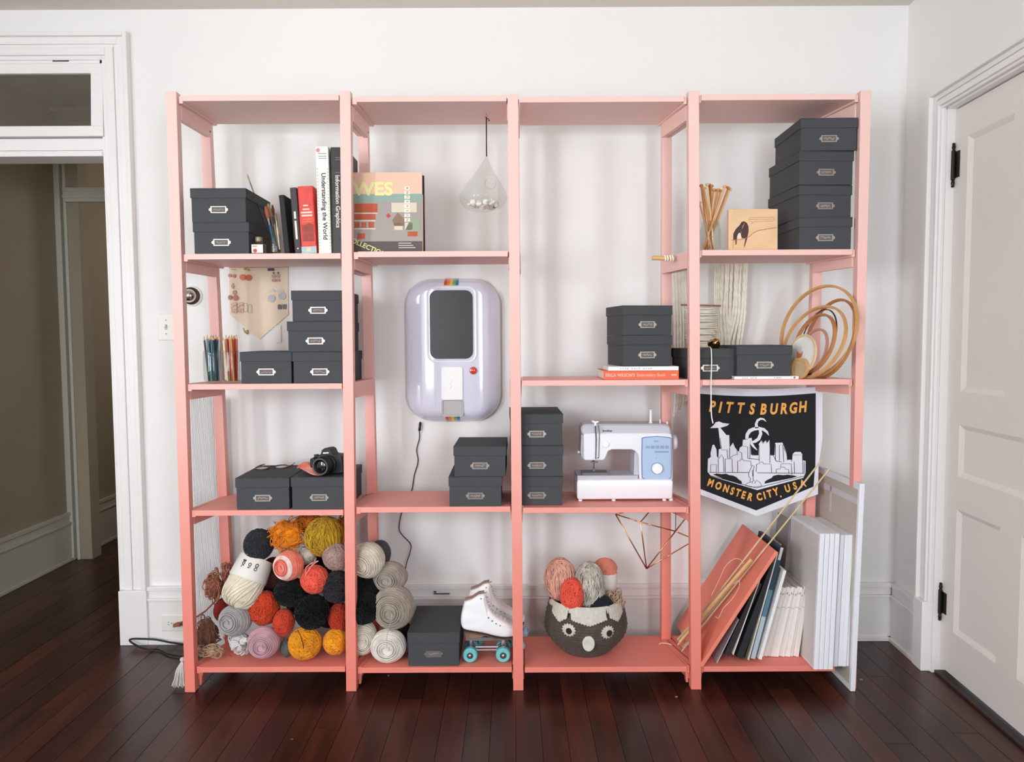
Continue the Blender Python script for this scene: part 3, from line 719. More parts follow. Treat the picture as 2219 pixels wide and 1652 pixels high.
# ink bottle
x = XA(561, .03, z0); root = thing('ink_bottle', 'small square ink bottle with white and red label beside the lower photo box', 'bottle', (x, .035, z0))
b = MB(); b.loft([[(sx * q, sy * q, zz) for sx, sy in ((1, 1), (-1, 1), (-1, -1), (1, -1))] for q, zz in ((.019, 0), (.021, .002), (.021, .036), (.011, .044), (.010, .050))]); obj('bottle_body', b, mat('ink_glass', '#4b2e26', .08, coat=.6), root, bevel=.002, W=False)
b = MB(); b.lathe([(.0125, .047), (.0135, .050), (.0135, .062), (.0125, .064)], 24); obj('cap', b, mat('olive_cap', '#8c8466', .4, .3), root, True, W=False)
b = MB(); b.box(-.0212, .0212, -.0216, -.0208, .003, .034); obj('label', b, M_white, root, W=False)
b = MB(); b.cyl((-.008, -.0224, .011), (-.008, -.0212, .011), .0075, n=18); b.box(-.018, .0, -.0222, -.0214, .026, .029); obj('label_print', b, mat('red_print', '#c2452f', .6), root, W=False)
# brush jar
jx = XA(597, .05, z0); root = thing('brush_jar', 'small clear glass jar holding paintbrushes between ink bottle and black book', 'jar', (jx, .05, z0))
b = MB(); b.lathe([(.001, .002), (.018, .002), (.020, .006), (.020, .068), (.017, .074), (.0175, .078), (.0155, .078), (.0155, .073), (.018, .066), (.018, .008), (.001, .006)], 28); obj('jar_glass', b, M_glass, root, True, W=False)
b = MB(); b.lathe([(.0172, .009), (.0172, .03)], 24); obj('murky_water', b, mat('rinse_water', '#5f5650', .1), root, True, W=False)
def brush(label, tip, base, hc, bc, bw, hw=.0028, Yt=.12, Yb=.05, fl=.16, bl=.12):
    a = P(base[0], base[1], Yb); c = P(tip[0], tip[1], Yt); d = c - a; a = Vector((a.x, a.y, max(a.z, z0 + .012)))
    root = thing('paintbrush', label, 'paintbrush', tuple(a), group='paintbrushes in the glass jar')
    f = lambda t: tuple(a + (c - a) * t)
    b = MB(); b.tube([f(0), f(.3), f(1 - fl - bl)], [hw * .6, hw, hw * 1.05], 8); obj('handle', b, mat('handle_' + hc, hc, .35, coat=.4), root, smooth=True)
    b = MB(); b.tube([f(1 - fl - bl), f(1 - bl)], [hw * 1.1, bw * .75], 10); obj('ferrule', b, mat('steel', '#a8a29a', .3, 1), root, smooth=True)
    b = MB(); b.tube([f(1 - bl), f(1 - bl * .5), f(1 - .02), f(1)], [bw * .72, bw, bw * .6, bw * .15], 10); obj('bristles', b, mat('bristle_' + bc, bc, .9, bump=.8, bscale=400), root, smooth=True)
brush('thin paintbrush with pale tip leaning far left over the photo boxes', (535, 377), (594, 538), '#2a2625', '#b5aa7c', .0035, .0022, .2, .055)
brush('wide paintbrush with blue handle and rust bristles', (576, 447), (596, 541), '#2f5f83', '#9a5a3c', .009, .0045, .07, .035, .14, .30)
brush('wide paintbrush with tan bristles and dark ferrule', (581, 441), (601, 541), '#5b4a3c', '#a5855f', .008, .004, .09, .05, .2, .30)
brush('paintbrush with chestnut bristles behind the wide ones', (590, 444), (603, 539), '#c9b79a', '#7d4630', .006, .0035, .13, .06, .2, .25)
brush('beige handled paintbrush leaning the other way out of the jar', (597, 462), (606, 541), '#cdbfa6', '#8b7358', .005, .0034, .04, .035, .2, .2)

# ================================================================== BAY 2: face-out book, hanging glass drop, lavender wall box
z0 = on(1, 1); Yf = .075
xl, xr_, zt = XA(764, Yf, z0), XA(915.5, Yf, z0), ZA(372, Yf, XA(840, Yf, z0))
wd, ht = xr_ - xl, zt - z0
root = thing('cover_out_book', 'large pink and grey hardback standing cover out beside the second post', 'book', (xl, Yf, z0 + .003), rot=(rad(-4), 0, 0))
b = MB(); b.box(0, wd, 0, .003, 0, ht); b.box(0, wd, .027, .030, 0, ht); b.box(0, .003, .003, .027, 0, ht); obj('cover', b, mat('peach_cover', '#eec0a8', .5), root, bevel=.0008, W=False)
b = MB(); b.box(.003, wd - .004, .003, .027, .004, ht - .004); obj('pages', b, M_paper, root, W=False)
def art(name, poly, m, lay=0): return flat(name, [(a * wd, c * ht) for a, c in poly], m, root, -.0003 - .0007 * lay, W=False)
def R4(a, c, d_, e_): return [(a, c), (d_, c), (d_, e_), (a, e_)]
art('cover_band', R4(.0, .635, 1, .73), mat('teal_print', '#8fa79c', .6))
art('street_print', R4(.0, .14, 1, .635), mat('warm_grey_print', '#a59c97', .7))
art('foot_print', R4(.0, .0, 1, .14), mat('dark_print', '#5c5452', .7))
MO = mat('brick_print', '#b9583c', .7); MW = mat('cream2_print', '#d8cdb8', .7)
for q_ in ((.03, .50, .36, .61), (.03, .41, .33, .48), (.03, .31, .1, .38), (.13, .31, .2, .38), (.23, .31, .31, .38), (.07, .17, .18, .24)): art('building_print', R4(*q_), MO, 1)
for q_ in ((.03, .485, .36, .497), (.03, .39, .33, .405), (.03, .29, .33, .305), (.56, .50, .92, .62), (.60, .28, .72, .37), (.75, .28, .86, .37)): art('wall_print', R4(*q_), MW, 1)
art('roof_print', [(.57, .40), (.65, .50), (.74, .42), (.74, .33), (.60, .33)], mat('taupe_print', '#8f7560', .7), 1)
art('hedge_print', [(.74, .25), (.97, .25), (.97, .40), (.88, .44), (.80, .36)], mat('sage2_print', '#9aa48a', .7), 1)
art('vehicle_print', R4(.79, .20, .93, .26), MO, 2)
art('sign_print', [(.48, .46), (.51, .43), (.55, .45), (.52, .49)], mat('red2_print', '#c04438', .7), 1)
MY = mat('yellow_print', '#e9e3a0', .7)
text('title', 'WES', .068, MY, T(wd * .30, -.0014, ht * .785) @ FACE, root, W=False, offs=.0026, sx=1.12)
for i, ch in enumerate('ANDERSON'):
    zc = ht * (.80 - .0565 * i); art('title_tile', R4(.745, zc / ht - .021, .825, zc / ht + .021), mat('ivory_print', '#f1ead8', .7), 2 if i > 1 else 1)
    text('title_letter', ch, .013, mat('grey3_print', '#7d766c', .6), T(wd * .785, -.0028, zc) @ FACE @ Matrix.Rotation(rad(-90), 4, 'Z'), root, W=False)
text('title', 'COLLECTION', .026, MY, T(wd * .20, -.0014, ht * .075) @ FACE @ Matrix.Rotation(rad(-24), 4, 'Z'), root, W=False, offs=.0006)
for k in range(3): art('small_text', R4(.66, .055 + .028 * k, .9 - .03 * k, .065 + .028 * k), mat('pale_grey_print', '#cfc6bd', .7), 1)
o = obj('backing_board', (lambda b: (b.box(XA(772, .12, z0), XA(921, .12, z0), .118, .128, z0, ZA(381, .12, XA(850, .12, z0))), b)[1])(MB()), M_bk, bevel=.001)
tag(o, 'thin black board standing right behind the cover-out book', 'board'); base_at(o, (XA(846, .12, z0), .123, z0))
# hanging glass teardrop
Yh = .15; zb = SZ[(1, 0)] - TB; c = P(1046, 440, Yh); top = P(1053, 338, Yh); hx = P(1054, 290, Yh).x
root = thing('glass_terrarium', 'clear glass teardrop hanging on a black cord, white pebbles inside', 'terrarium', (hx, Yh, zb))
b = MB(); pts = [(hx, Yh, zb)] + [(hx + .005 * math.sin(t), Yh, zb - .006 - .005 + .005 * math.cos(t)) for t in np.linspace(0, 1.6 * math.pi, 12)]; b.tube(pts, .0012, 6); obj('hook', b, mat('brass_hook', '#a08468', .3, 1), root)
b = MB(); b.tube([(hx, Yh, zb - .014), (hx, Yh, top.z - .002)], .0022, 8); b.tube([(hx, Yh - .002, zb - .02), (hx + .008, Yh - .004, zb - .022), (hx + .014, Yh - .004, zb - .028), (hx + .006, Yh - .004, zb - .03)], .0018, 6); obj('cord', b, M_blk, root, smooth='all')
zbm = P(1046, 458, Yh).z; H = top.z - zbm; rm = (P(1098, 430, Yh).x - P(992, 430, Yh).x) / 2 * .98
prof = [(.001, 0), (.45, .015), (.78, .07), (.97, .17), (1.0, .24), (.94, .34), (.76, .47), (.55, .60), (.36, .73), (.18, .86), (.08, .94), (.06, .98), (.05, 1.0)]
b = MB(); Mx = Matrix.Translation((c.x, Yh, zbm)) ; n = 40; V = []
for r_, t in prof:
    for i in range(n):
        a = 2 * math.pi * i / n; V.append((c.x + (hx - c.x) * t ** 1.5 + r_ * rm * math.cos(a), Yh + r_ * rm * math.sin(a), zbm + H * t))
F = [];
for k in range(len(prof) - 1):
    for i in range(n):
        j = (i + 1) % n; mid = np.mean([V[k * n + i], V[k * n + j], V[(k + 1) * n + j], V[(k + 1) * n + i]], axis=0)
        if mid[1] < Yh - .01 and math.hypot(mid[0] - P(1063, 400, Yh).x, mid[2] - P(1063, 400, Yh).z) < .019: continue
        F.append((k * n + i, k * n + j, (k + 1) * n + j, (k + 1) * n + i))
b.add(V, F); g_ = obj('glass_drop', b, M_glass, root, 'all')
b = MB(); cc = P(1063, 398, Yh - rm * .66); b.tube([cc + Vector((.0215 * math.cos(a), .3 * .02 * math.sin(a) * 1, .0215 * math.sin(a))) for a in np.linspace(0, 2 * math.pi, 28)[:-1]], .0016, 6, closed=True); obj('opening_rim', b, M_glass, root, 'all')
M_peb = mat('pebble_white', '#f0ebe4', .7, var=.1, vscale=90); 
k = 0
for i in range(26):
    a = R.uniform(0, 6.28); rr = rm * .62 * math.sqrt(R.random()); b = MB(); s = R.uniform(.009, .0135)
    M = Matrix.Rotation(R.uniform(0, 3), 3, 'X') @ Matrix.Rotation(R.uniform(0, 3), 3, 'Z')
    p = (c.x + rr * math.cos(a), Yh + rr * math.sin(a), zbm + .012 + R.uniform(0, .012) + rr * .16)
    b.ell(p, s * 1.25, s, s * .7, 10, 7, M); dk = i == 9
    o = obj('pebble', b, mat('pebble_grey', '#7c7268', .7) if dk else M_peb, smooth='all')
    tag(o, 'one darker grey-brown pebble among the white ones in the teardrop' if dk else 'white pebble in the bottom of the hanging glass teardrop', 'pebble', 'grey pebbles in the glass teardrop' if dk else 'white pebbles in the glass teardrop'); base_at(o, p)

# lavender wall box
Yw = WY; Yf = .395
c = P(980, 760, Yf); wd = P(1085, 760, Yf).x - P(876, 760, Yf).x; ht = P(980, 603, Yf).z - P(980, 917, Yf).z
root = thing('wall_box', 'glossy lavender rounded wall box with black screen, red button and rainbow stripes', 'appliance', (c.x, Yw, c.z))
M_lav = mat('lavender_gloss', '#d8d7e8', .12, coat=.8); M_shellb = mat('shell_back', '#a79f9c', .4)
D = Yw - Yf; rr = .118
b = MB(); b.loft([rrect(wd * .985, ht * .985, rr, 0, k=10), rrect(wd * 1.0, ht, rr, -.012, k=10)], cap1=False); obj('back_shell', b, M_shellb, root, True, W=False)
b = MB(); rings = [rrect(wd * 1.0, ht, rr, -.012, k=10)]
for ins in (.001, .003, .006, .010, .015, .022, .031, .042, .055, .070, .088, .108, .130, .150):
    dep = (1 - (1 - ins / .165) ** 2.7) ** (1 / 2.3); iz = ins * (.9 if ins < .015 else .3 + .6 * .015 / ins)
    rings.append(rrect(wd - 2 * ins, ht - 2 * iz, max(rr - ins * .95, .004), -.012 - (D - .014) * dep, k=10))
b.loft(rings, cap0=False); obj('front_shell', b, M_lav, root, 'all', W=False)
def pr(px0, px1, py0, py1, Y=Yf):
    a = P(px0, py0, Y); e_ = P(px1, py1, Y); return ((a.x + e_.x) / 2 - c.x, (a.z + e_.z) / 2 - c.z, abs(e_.x - a.x), abs(a.z - e_.z))
q = pr(922, 1036, 618, 788); b = MB(); b.loft([rrect(q[2], q[3], .042, -D + .012, q[0], q[1]), rrect(q[2] - .01, q[3] - .01, .038, -D - .001, q[0], q[1]), rrect(q[2] - .028, q[3] - .028, .03, -D + .004, q[0], q[1])], cap0=False)
obj('bezel', b, mat('bezel_white', '#eeeff6', .2, coat=.5), root, True, W=False)
q = pr(930, 1025.5, 629, 778, Yf); b = MB(); b.loft([rrect(q[2], q[3], .033, -D + .006, q[0], q[1]), rrect(q[2] - .002, q[3] - .002, .032, -D - .002, q[0], q[1])], cap0=False); obj('screen', b, mat('screen_black', '#1f2224', .3, bump=.1, bscale=60), root, W=False)
q = pr(955.5, 1003.5, 795, 867); b = MB(); b.loft([rrect(q[2], q[3], .008, -D + .01, q[0], q[1]), rrect(q[2], q[3], .008, -D - .004, q[0], q[1]), rrect(q[2] - .004, q[3] - .004, .006, -D - .006, q[0], q[1])], cap0=False); o = obj('front_panel', b, mat('panel_white', '#f4f3f2', .3), root, W=False)
text('embossed_mark', 'ezeep', .02, mat('panel_mark', '#e2e0dd', .4), T(q[0], -D - .0066, q[1] - .003) @ FACE @ Matrix.Rotation(rad(-90), 4, 'Z'), o, W=False) if False else None
b = MB(); b.tube([(q[0] - .004 + .004 * math.sin(t * 2), -D - .0064, q[1] + .016 - t * .007) for t in np.linspace(0, 6, 24)], .0008, 4); obj('embossed_mark', b, mat('panel_mark', '#dbd9d6', .4), o, W=False)
q = pr(957, 1004.5, 866, 903); b = MB(); b.loft([rrect(q[2], q[3], .012, -D + .014, q[0], q[1]), rrect(q[2], q[3], .012, -D - .004, q[0], q[1]), rrect(q[2] - .01, q[3] - .008, .009, -D - .004, q[0], q[1] + .001), rrect(q[2] - .016, q[3] - .018, .006, -D - .0002, q[0], q[1] + .002)], cap0=False); obj('paper_slot', b, mat('slot_grey2', '#b4b0b2', .35), root, W=False)
q = pr(1017, 1034, 795, 812); b = MB(); b.lathe([(.0165, 0), (.0165, .004), (.0135, .009), (.006, .0115), (.0005, .012)], 24, T(q[0], -D + .002, q[1]) @ Matrix.Rotation(rad(90), 4, 'X')); obj('button', b, mat('red_button', '#d23127', .15, coat=.8), root, True, W=False)
RB = ['#d8402a', '#e8802c', '#f0b84a', '#6fae57', '#2f6fb0']
for (py0, py1, px0, px1) in ((602.5, 618.5, 961.5, 993), (901.5, 917.5, 965, 996)):
    for i, h in enumerate(RB):
        a = px0 + (px1 - px0) * i / 5; e_ = px0 + (px1 - px0) * (i + 1) / 5
        top_ = py0 < 700; q0 = pr(a, e_, py0, py1); s = 1 if top_ else -1; zo = s * ht / 2
        prof = [(-.010, zo + s * .0008)]
        for t in np.linspace(0, 1, 7):
            ins = .001 + t * .075; dep = (1 - (1 - ins / .165) ** 2.7) ** (1 / 2.3); iz = ins * (.9 if ins < .015 else .3 + .6 * .015 / ins); prof.append((-.012 - (D - .014) * dep - .0008, zo - s * iz + s * .0004))
        b = MB(); V = []; 
        for (yy, zz) in prof: V += [(q0[0] - q0[2] / 2, yy, zz), (q0[0] + q0[2] / 2, yy, zz)]
        b.add(V, [(2 * k, 2 * k + 1, 2 * k + 3, 2 * k + 2) for k in range(len(prof) - 1)]); o = obj('rainbow_stripe', b, mat('stripe_%d' % i, h, .3), root, W=False)
        m_ = o.modifiers.new('solid', 'SOLIDIFY'); m_.thickness = .0008; m_.offset = 1
b = MB(); cp = smooth_pts([P(911, 914, .455), P(909, 930, .452), P(909, 950, .46), P(903, 975, .462), P(906, 1000, .462), P(898, 1030, .462), P(893, 1060, .46), P(882, 1090, .458), P(870, 1113, .455), P(865, 1145, .45), P(872, 1160, .45), P(890, 1180, .45), P(888, 1200, .44), P(880, 1226, .43), P(872, 1290, .43), P(870, 1340, .43)])
b.tube(cp, .0022, 6); b.tube([P(911, 916, .455), P(909, 934, .452)], .0055, 8); obj('power_cord', b, M_blk, root, 'all')
# ================================================================== BAY 1, second shelf: cream pennant, pins, pencil jars
M_felt = mat('cream_felt', '#eedac2', .95, bump=.5, bscale=500, sheen=.3)
Yp = WY - .006
root_p = [P(*q, Yp) for q in ((496.5, 577), (624, 575.5), (624.5, 682), (562.5, 736), (497.5, 682))]
b = MB(); b.prism([(p.x, p.z) for p in root_p], Yp - .0, Yp + .003)
cpn = root_p[0]; root = thing('felt_pennant', 'cream felt pennant with pointed foot pinned full of earrings', 'pennant', ((root_p[0].x + root_p[1].x) / 2, Yp, root_p[0].z))
obj('felt_cloth', b, M_felt, root, bevel=.0008)
b = MB(); b.tube([root_p[0] + Vector((-.0, 0, -.004)), root_p[1] + Vector((0, 0, -.004))], .004, 8); obj('hanging_rod', b, M_wood, root)
def ear(shape, px, py, rx, ry, col, label, group, hole=0, c2=None, rot=0):
    c = P(px, py, Yp - .002); k = (Yp - CAM_LOC.y) / FPX; rx *= k; ry *= k; b = MB()
    if shape == 'disc': pl = [(c.x + rx * math.cos(a), c.z + ry * math.sin(a)) for a in np.linspace(0, 2 * math.pi, 21)[:-1]]
    elif shape == 'rect': pl = [(p[0], p[2]) for p in rrect(rx * 2, ry * 2, min(rx, ry) * .35, 0, c.x, c.z, 3)]
    elif shape == 'half': pl = [(c.x + rx * math.cos(a), c.z - ry + 2 * ry * math.sin(a)) for a in np.linspace(0, math.pi, 12)]
    elif shape == 'drop': pl = [(c.x + rx * math.sin(a) * (1 if math.cos(a) < 0 else .7), c.z + ry * math.cos(a)) for a in np.linspace(0, 2 * math.pi, 17)[:-1]]
    elif shape == 'leaf': pl = [(c.x + rx * math.cos(a) ** 3, c.z + ry * math.sin(a)) for a in np.linspace(0, 2 * math.pi, 17)[:-1]]
    elif shape == 'ring':
        o_ = rrect(rx * 2, ry * 2, rx * .8, 0, c.x, c.z, 5); b.tube([(p[0], Yp - .003, p[2]) for p in o_], .0013, 6, closed=True); pl = None
    if pl: b.prism(pl, Yp - .0045, Yp - .0005)
    o = obj('earring', b, mat('enamel_' + col, col, .35, c2=c2, vscale=140) if c2 else mat('enamel_' + col, col, .35), smooth=False)
    tag(o, label, 'earring', group); base_at(o, (c.x, Yp - .002, c.z)); return o
def pair(shape, a, b_, rx, ry, col, label, **k):
    for q, sd in ((a, 'left'), (b_, 'right')): ear(shape, q[0], q[1], rx, ry, col, label.replace('one of a pair', sd + ' of its pair'), label.split(',')[0] + 's', **k)
pair('disc', (498.3, 597.3), (507.7, 598.3), 3.6, 3.6, '#b5603f', 'small rust coloured round earring, one of a pair top left on the cream pennant')
pair('disc', (526.5, 601), (539.5, 602), 7, 6.5, '#c8602f', 'large orange scalloped earring, one of a pair near the top of the cream pennant')
ear('rect', 584, 584.5, 3.4, 3, '#54304f', 'left dark purple square earring at the top of the cream pennant', 'purple square earrings'); ear('rect', 591, 584.5, 3.4, 3, '#54304f', 'right dark purple square earring at the top of the cream pennant', 'purple square earrings')
for (x_, y_) in ((593.3, 599), (603, 598.5)):
    o = ear('disc', x_, y_, 4.4, 4.6, '#b98f87', ('left' if x_ < 600 else 'right') + ' dusty pink beaded earring hanging right on the cream pennant', 'dusty pink beaded earrings')
    ear('rect', x_ + (.3 if x_ < 600 else 0), y_ + 9, 4.2, 3, '#b07a70', ('left' if x_ < 600 else 'right') + ' square lower bead below the dusty pink earrings', 'square lower beads'); ear('disc', x_, y_ - 7, 2, 2, '#6f4538', ('left' if x_ < 600 else 'right') + ' tiny dark stud above the dusty pink earrings', 'tiny dark studs')
ear('drop', 504.7, 620, 3.4, 6, '#b98570', 'small brown drop earring alone at the left edge of the cream pennant', 'single drop earring')
ear('disc', 508.7, 634.5, 4.4, 5, '#b56a50', 'round terracotta earring above its two darker mates on the cream pennant', 'terracotta trio')
ear('disc', 499, 645, 4.5, 5.2, '#8c4a38', 'dark brown round earring at the very left edge of the cream pennant', 'terracotta trio'); ear('disc', 510.8, 646, 6, 6, '#a9563d', 'terracotta leaf shaped earring beside the dark brown round one', 'terracotta trio')
pair('rect', (507.3, 667.5), (521.3, 667), 6.2, 12, '#a8452f', 'tall red patterned earring, one of a pair low on the cream pennant', c2='#d8cfa8')
pair('ring', (532, 666.5), (541.5, 669.5), 4.3, 9, '#b9b896', 'pale green loop earring, one of a pair beside the red patterned ones')
pair('half', (588, 630), (607, 629.3), 8, 3, '#cdbfb9', 'pale lilac half moon earring, one of a pair above the silver discs')
pair('disc', (588.3, 647.3), (611.6, 641.7), 8.2, 8.2, '#a9a6a8', 'silver grey round earring, one of a pair at the right of the cream pennant')
pair('rect', (606.3, 665.3), (616.5, 665), 4, 5.2, '#1d1214', 'black squiggle earring, one of a pair at the right edge of the cream pennant')
pair('disc', (531, 583), (538.8, 585.3), 3, 2.4, '#b39766', 'tiny gold earring, one of a pair at the top edge of the cream pennant')
b = MB(); b.tube([P(500, 584, Yp - .002), P(511, 584, Yp - .002)], .0009, 6); o = obj('gold_pin', b, mat('gold_pin', '#b9955f', .3, .9)); tag(o, 'thin gold bar pin top left on the cream pennant', 'pin')
b = MB(); b.tube(smooth_pts([P(527, 711, Yp), P(531, 720, Yp), P(536, 716, Yp), P(537, 724, Yp), P(531, 720, Yp)]), .0022, 6); o = obj('gold_charm', b, mat('gold_charm', '#c09a55', .3, .8)); tag(o, 'gold charm dangling below the left slope of the cream pennant', 'charm')
q0, q1 = P(597.5, 706, WY), P(610.5, 743, WY); b = MB(); b.box(q0.x, q1.x, WY - .006, WY - .0005, q1.z, q0.z); b.box(q0.x - .003, q1.x + .001, WY - .007, WY - .0005, q0.z - .006, q0.z)
o = obj('price_tag', b, M_white, bevel=.0008); tag(o, 'narrow white paper tag on the wall right of the pennant tip', 'tag'); base_at(o, (q0.x, WY, q1.z))
# pencil jars
M_pw = mat('pencil_wood', '#d2a472', .7)
z0 = on(0, 2)
def pencil(base, tip, col, label, group, r_=.0034):
    a, c = Vector(base), Vector(tip); root = thing('colored_pencil', label, 'pencil', tuple(a), group=group)
    L = (c - a).length; k = 1 - .016 / L; m = mat('pencil_' + col, col, .4)
    b = MB(); b.tube([a, a + (c - a) * k], r_, 6); obj('barrel', b, m, root, W=True)
    b = MB(); b.tube([a + (c - a) * k, a + (c - a) * (k + .7 * (1 - k))], [r_, r_ * .35], 6); o = obj('wood_tip', b, M_pw, root)
    b = MB(); b.tube([a + (c - a) * (k + .7 * (1 - k)), c], [r_ * .35, .0004], 6); obj('lead', b, m, root)
PN = {'#1a3f52': 'ink blue', '#93c4b4': 'light mint', '#1e4a58': 'deep teal', '#2f6f78': 'mid teal', '#7fb8a6': 'mint green', '#22283f': 'navy blue', '#2a3338': 'near black', '#59707a': 'slate blue', '#39565c': 'dull teal', '#7b8f8f': 'grey green', '#1f3a44': 'dark petrol', '#4f6f70': 'sea green', '#232c33': 'blue black', '#8aa0a0': 'pale grey green', '#2c5560': 'petrol blue',
 '#5a342c': 'dark brown', '#c94a3a': 'brick red', '#e06a55': 'coral', '#f2e3e0': 'white', '#d83a34': 'bright red', '#e2523c': 'vermilion', '#6b3026': 'maroon', '#8a4a34': 'rust brown', '#7c3628': 'russet', '#a5683f': 'tan brown', '#b98a52': 'golden brown', '#8e2f2a': 'wine red', '#e8c9a0': 'cream', '#b5412f': 'red orange', '#c98a52': 'ochre'}
for (pxc, side, cols) in ((463, 'left', ['#1e4a58', '#1a3f52', '#2f6f78', '#7fb8a6', '#93c4b4', '#22283f', '#2a3338', '#59707a', '#39565c', '#7b8f8f', '#1f3a44', '#4f6f70', '#232c33', '#8aa0a0', '#2c5560']),
                          (502, 'right', ['#5a342c', '#c94a3a', '#e06a55', '#f2e3e0', '#d83a34', '#e2523c', '#6b3026', '#8a4a34', '#7c3628', '#a5683f', '#b98a52', '#8e2f2a', '#e8c9a0', '#b5412f', '#c98a52'])):
    Yj = .062; x = XA(pxc, Yj, z0); rj = .0355 if side == 'left' else .031
    root = thing('pencil_jar', 'clear glass jar of %s colored pencils, %s of two' % (('green and blue', 'left') if side == 'left' else ('red and brown', 'right')), 'jar', (x, Yj, z0))
    hj = .125; b = MB()
    b.lathe([(.001, .001), (rj * .8, .001), (rj, .012), (rj * 1.04, .05), (rj, hj - .01), (rj * .98, hj), (rj * .93, hj), (rj * .95, hj - .01), (rj * .99, .05), (rj * .94, .014), (rj * .75, .006), (.001, .006)], 36); obj('jar_glass', b, M_glass, root, 'all', W=False)
    name = {'left': 'teal, green or navy', 'right': 'red, brown or pink'}[side]
    for i, cc in enumerate(cols):
        a = i * 2.4; rb = rj * .62 * math.sqrt((i + .5) / len(cols)); rt = rj * .92 * math.sqrt((i + .5) / len(cols))
        L_ = R.uniform(.171, .178)
        pencil((x + rb * math.cos(a + .5), Yj + rb * math.sin(a + .5), z0 + .008), (x + rt * math.cos(a), Yj + rt * math.sin(a), z0 + .008 + L_), cc,
               '%s colored pencil standing in the %s pencil jar' % (PN[cc], side), '%s colored pencils in the %s jar' % (name, side), .0041)
# ================================================================== BAY 1, third shelf: glasses, scarf, camera
g = P(572, 1016, .12); zz = ZL + .0005; c0 = PZ(568, 1017, ZL); c1 = PZ(610, 1014, ZL)
root = thing('eyeglasses', 'brown framed glasses lying on the lid of the left photo box', 'glasses', ((c0.x + c1.x) / 2, c0.y, zz))
M_fr = mat('tortoise_frame', '#5c463a', .25, c2='#2e221c', vscale=120)
for k, c_ in enumerate((c0, c1)):
    ring = [(c_.x + .027 * math.cos(a), c_.y + .022 * math.sin(a), zz + .004 + .003 * math.sin(a)) for a in np.linspace(0, 2 * math.pi, 25)[:-1]]
    b = MB(); b.tube(ring, .0028, 6, closed=True); obj('rim', b, M_fr, root, 'all')
    b = MB(); b.add(ring, [tuple(range(24))]); o = obj('lens', b, glass('glasses_lens', '#d8d0c8', .5, .8), root)
    s = -1 if k == 0 else 1; b = MB(); b.tube(smooth_pts([(c_.x + s * .028, c_.y + .004, zz + .005), (c_.x + s * .031, c_.y + .05, zz + .004), (c_.x + s * .024, c_.y + .10, zz + .003)]), .0022, 6); obj('temple', b, M_fr, root, 'all')
b = MB(); b.tube(smooth_pts([(c0.x + .026, c0.y, zz + .006), ((c0.x + c1.x) / 2, c0.y + .002, zz + .011), (c1.x - .026, c1.y, zz + .006)]), .0022, 6); obj('bridge', b, M_fr, root, 'all')
# camera
cc = PZ(712, 1024, ZR); Yc = .085; cx_ = XA(716, Yc, ZR)
root = thing('camera', 'black camera with round lens resting on the right photo box', 'camera', (cx_, Yc, ZR + .0005), rot=(rad(0), rad(-5), rad(-14)))
M_cam = mat('camera_black', '#161617', .42, bump=.4, bscale=500); M_cg = mat('camera_gloss', '#0a0a0c', .12, coat=.6)
b = MB(); rings = []
b.prism([(-.062, .004), (-.058, 0), (.060, 0), (.064, .006), (.064, .066), (.058, .072), (.026, .076), (.019, .095), (.010, .101), (-.008, .101), (-.019, .094), (-.025, .077), (-.05, .074), (-.062, .066)], -.018, .034)
obj('camera_body', b, M_cam, root, bevel=.004, W=False)
b = MB(); b.prism([(-.064, .002), (-.038, .002), (-.036, .035), (-.040, .07), (-.062, .068)], -.040, .0); obj('grip', b, M_cam, root, bevel=.007, W=False)
LM = T(.004, -.018, .040) @ Matrix.Rotation(rad(90), 4, 'X')
b = MB(); b.lathe([(.035, 0), (.036, .010), (.033, .012), (.033, .03), (.036, .032), (.036, .052), (.033, .056), (.033, .062), (.030, .062), (.024, .054), (.001, .054)], 40, LM); obj('lens_barrel', b, M_cam, root, True, W=False)
b = MB(); b.lathe([(.030, .0615), (.030, .0635), (.0275, .0635), (.0275, .0615)], 40, LM, False, False); obj('lens_ring', b, mat('lens_ring_grey', '#6d6c70', .3, .6), root, W=False)
b = MB(); b.lathe([(.024, .0545), (.018, .057), (.009, .0585), (.001, .059)], 32, LM); obj('front_glass', b, M_cg, root, 'all', W=False)
b = MB(); b.cyl((-.046, -.012, .070), (-.046, -.012, .079), .009, n=16); obj('shutter_dial', b, M_cam, root, W=False)
b = MB(); b.box(-.012, .012, -.0205, -.018, .081, .086); obj('name_plate', b, mat('camera_white', '#e8e6e2', .4), root, W=False)
b = MB(); b.ell((-.030, -.019, .066), .004, .002, .004, 12, 8); obj('focus_lamp', b, mat('camera_white', '#e8e6e2', .4), root, 'all', W=False)
b = MB(); b.box(-.064, -.060, -.004, .012, .05, .056); b.box(.062, .068, -.004, .012, .05, .056); obj('strap_lug', b, M_met, root, W=False)
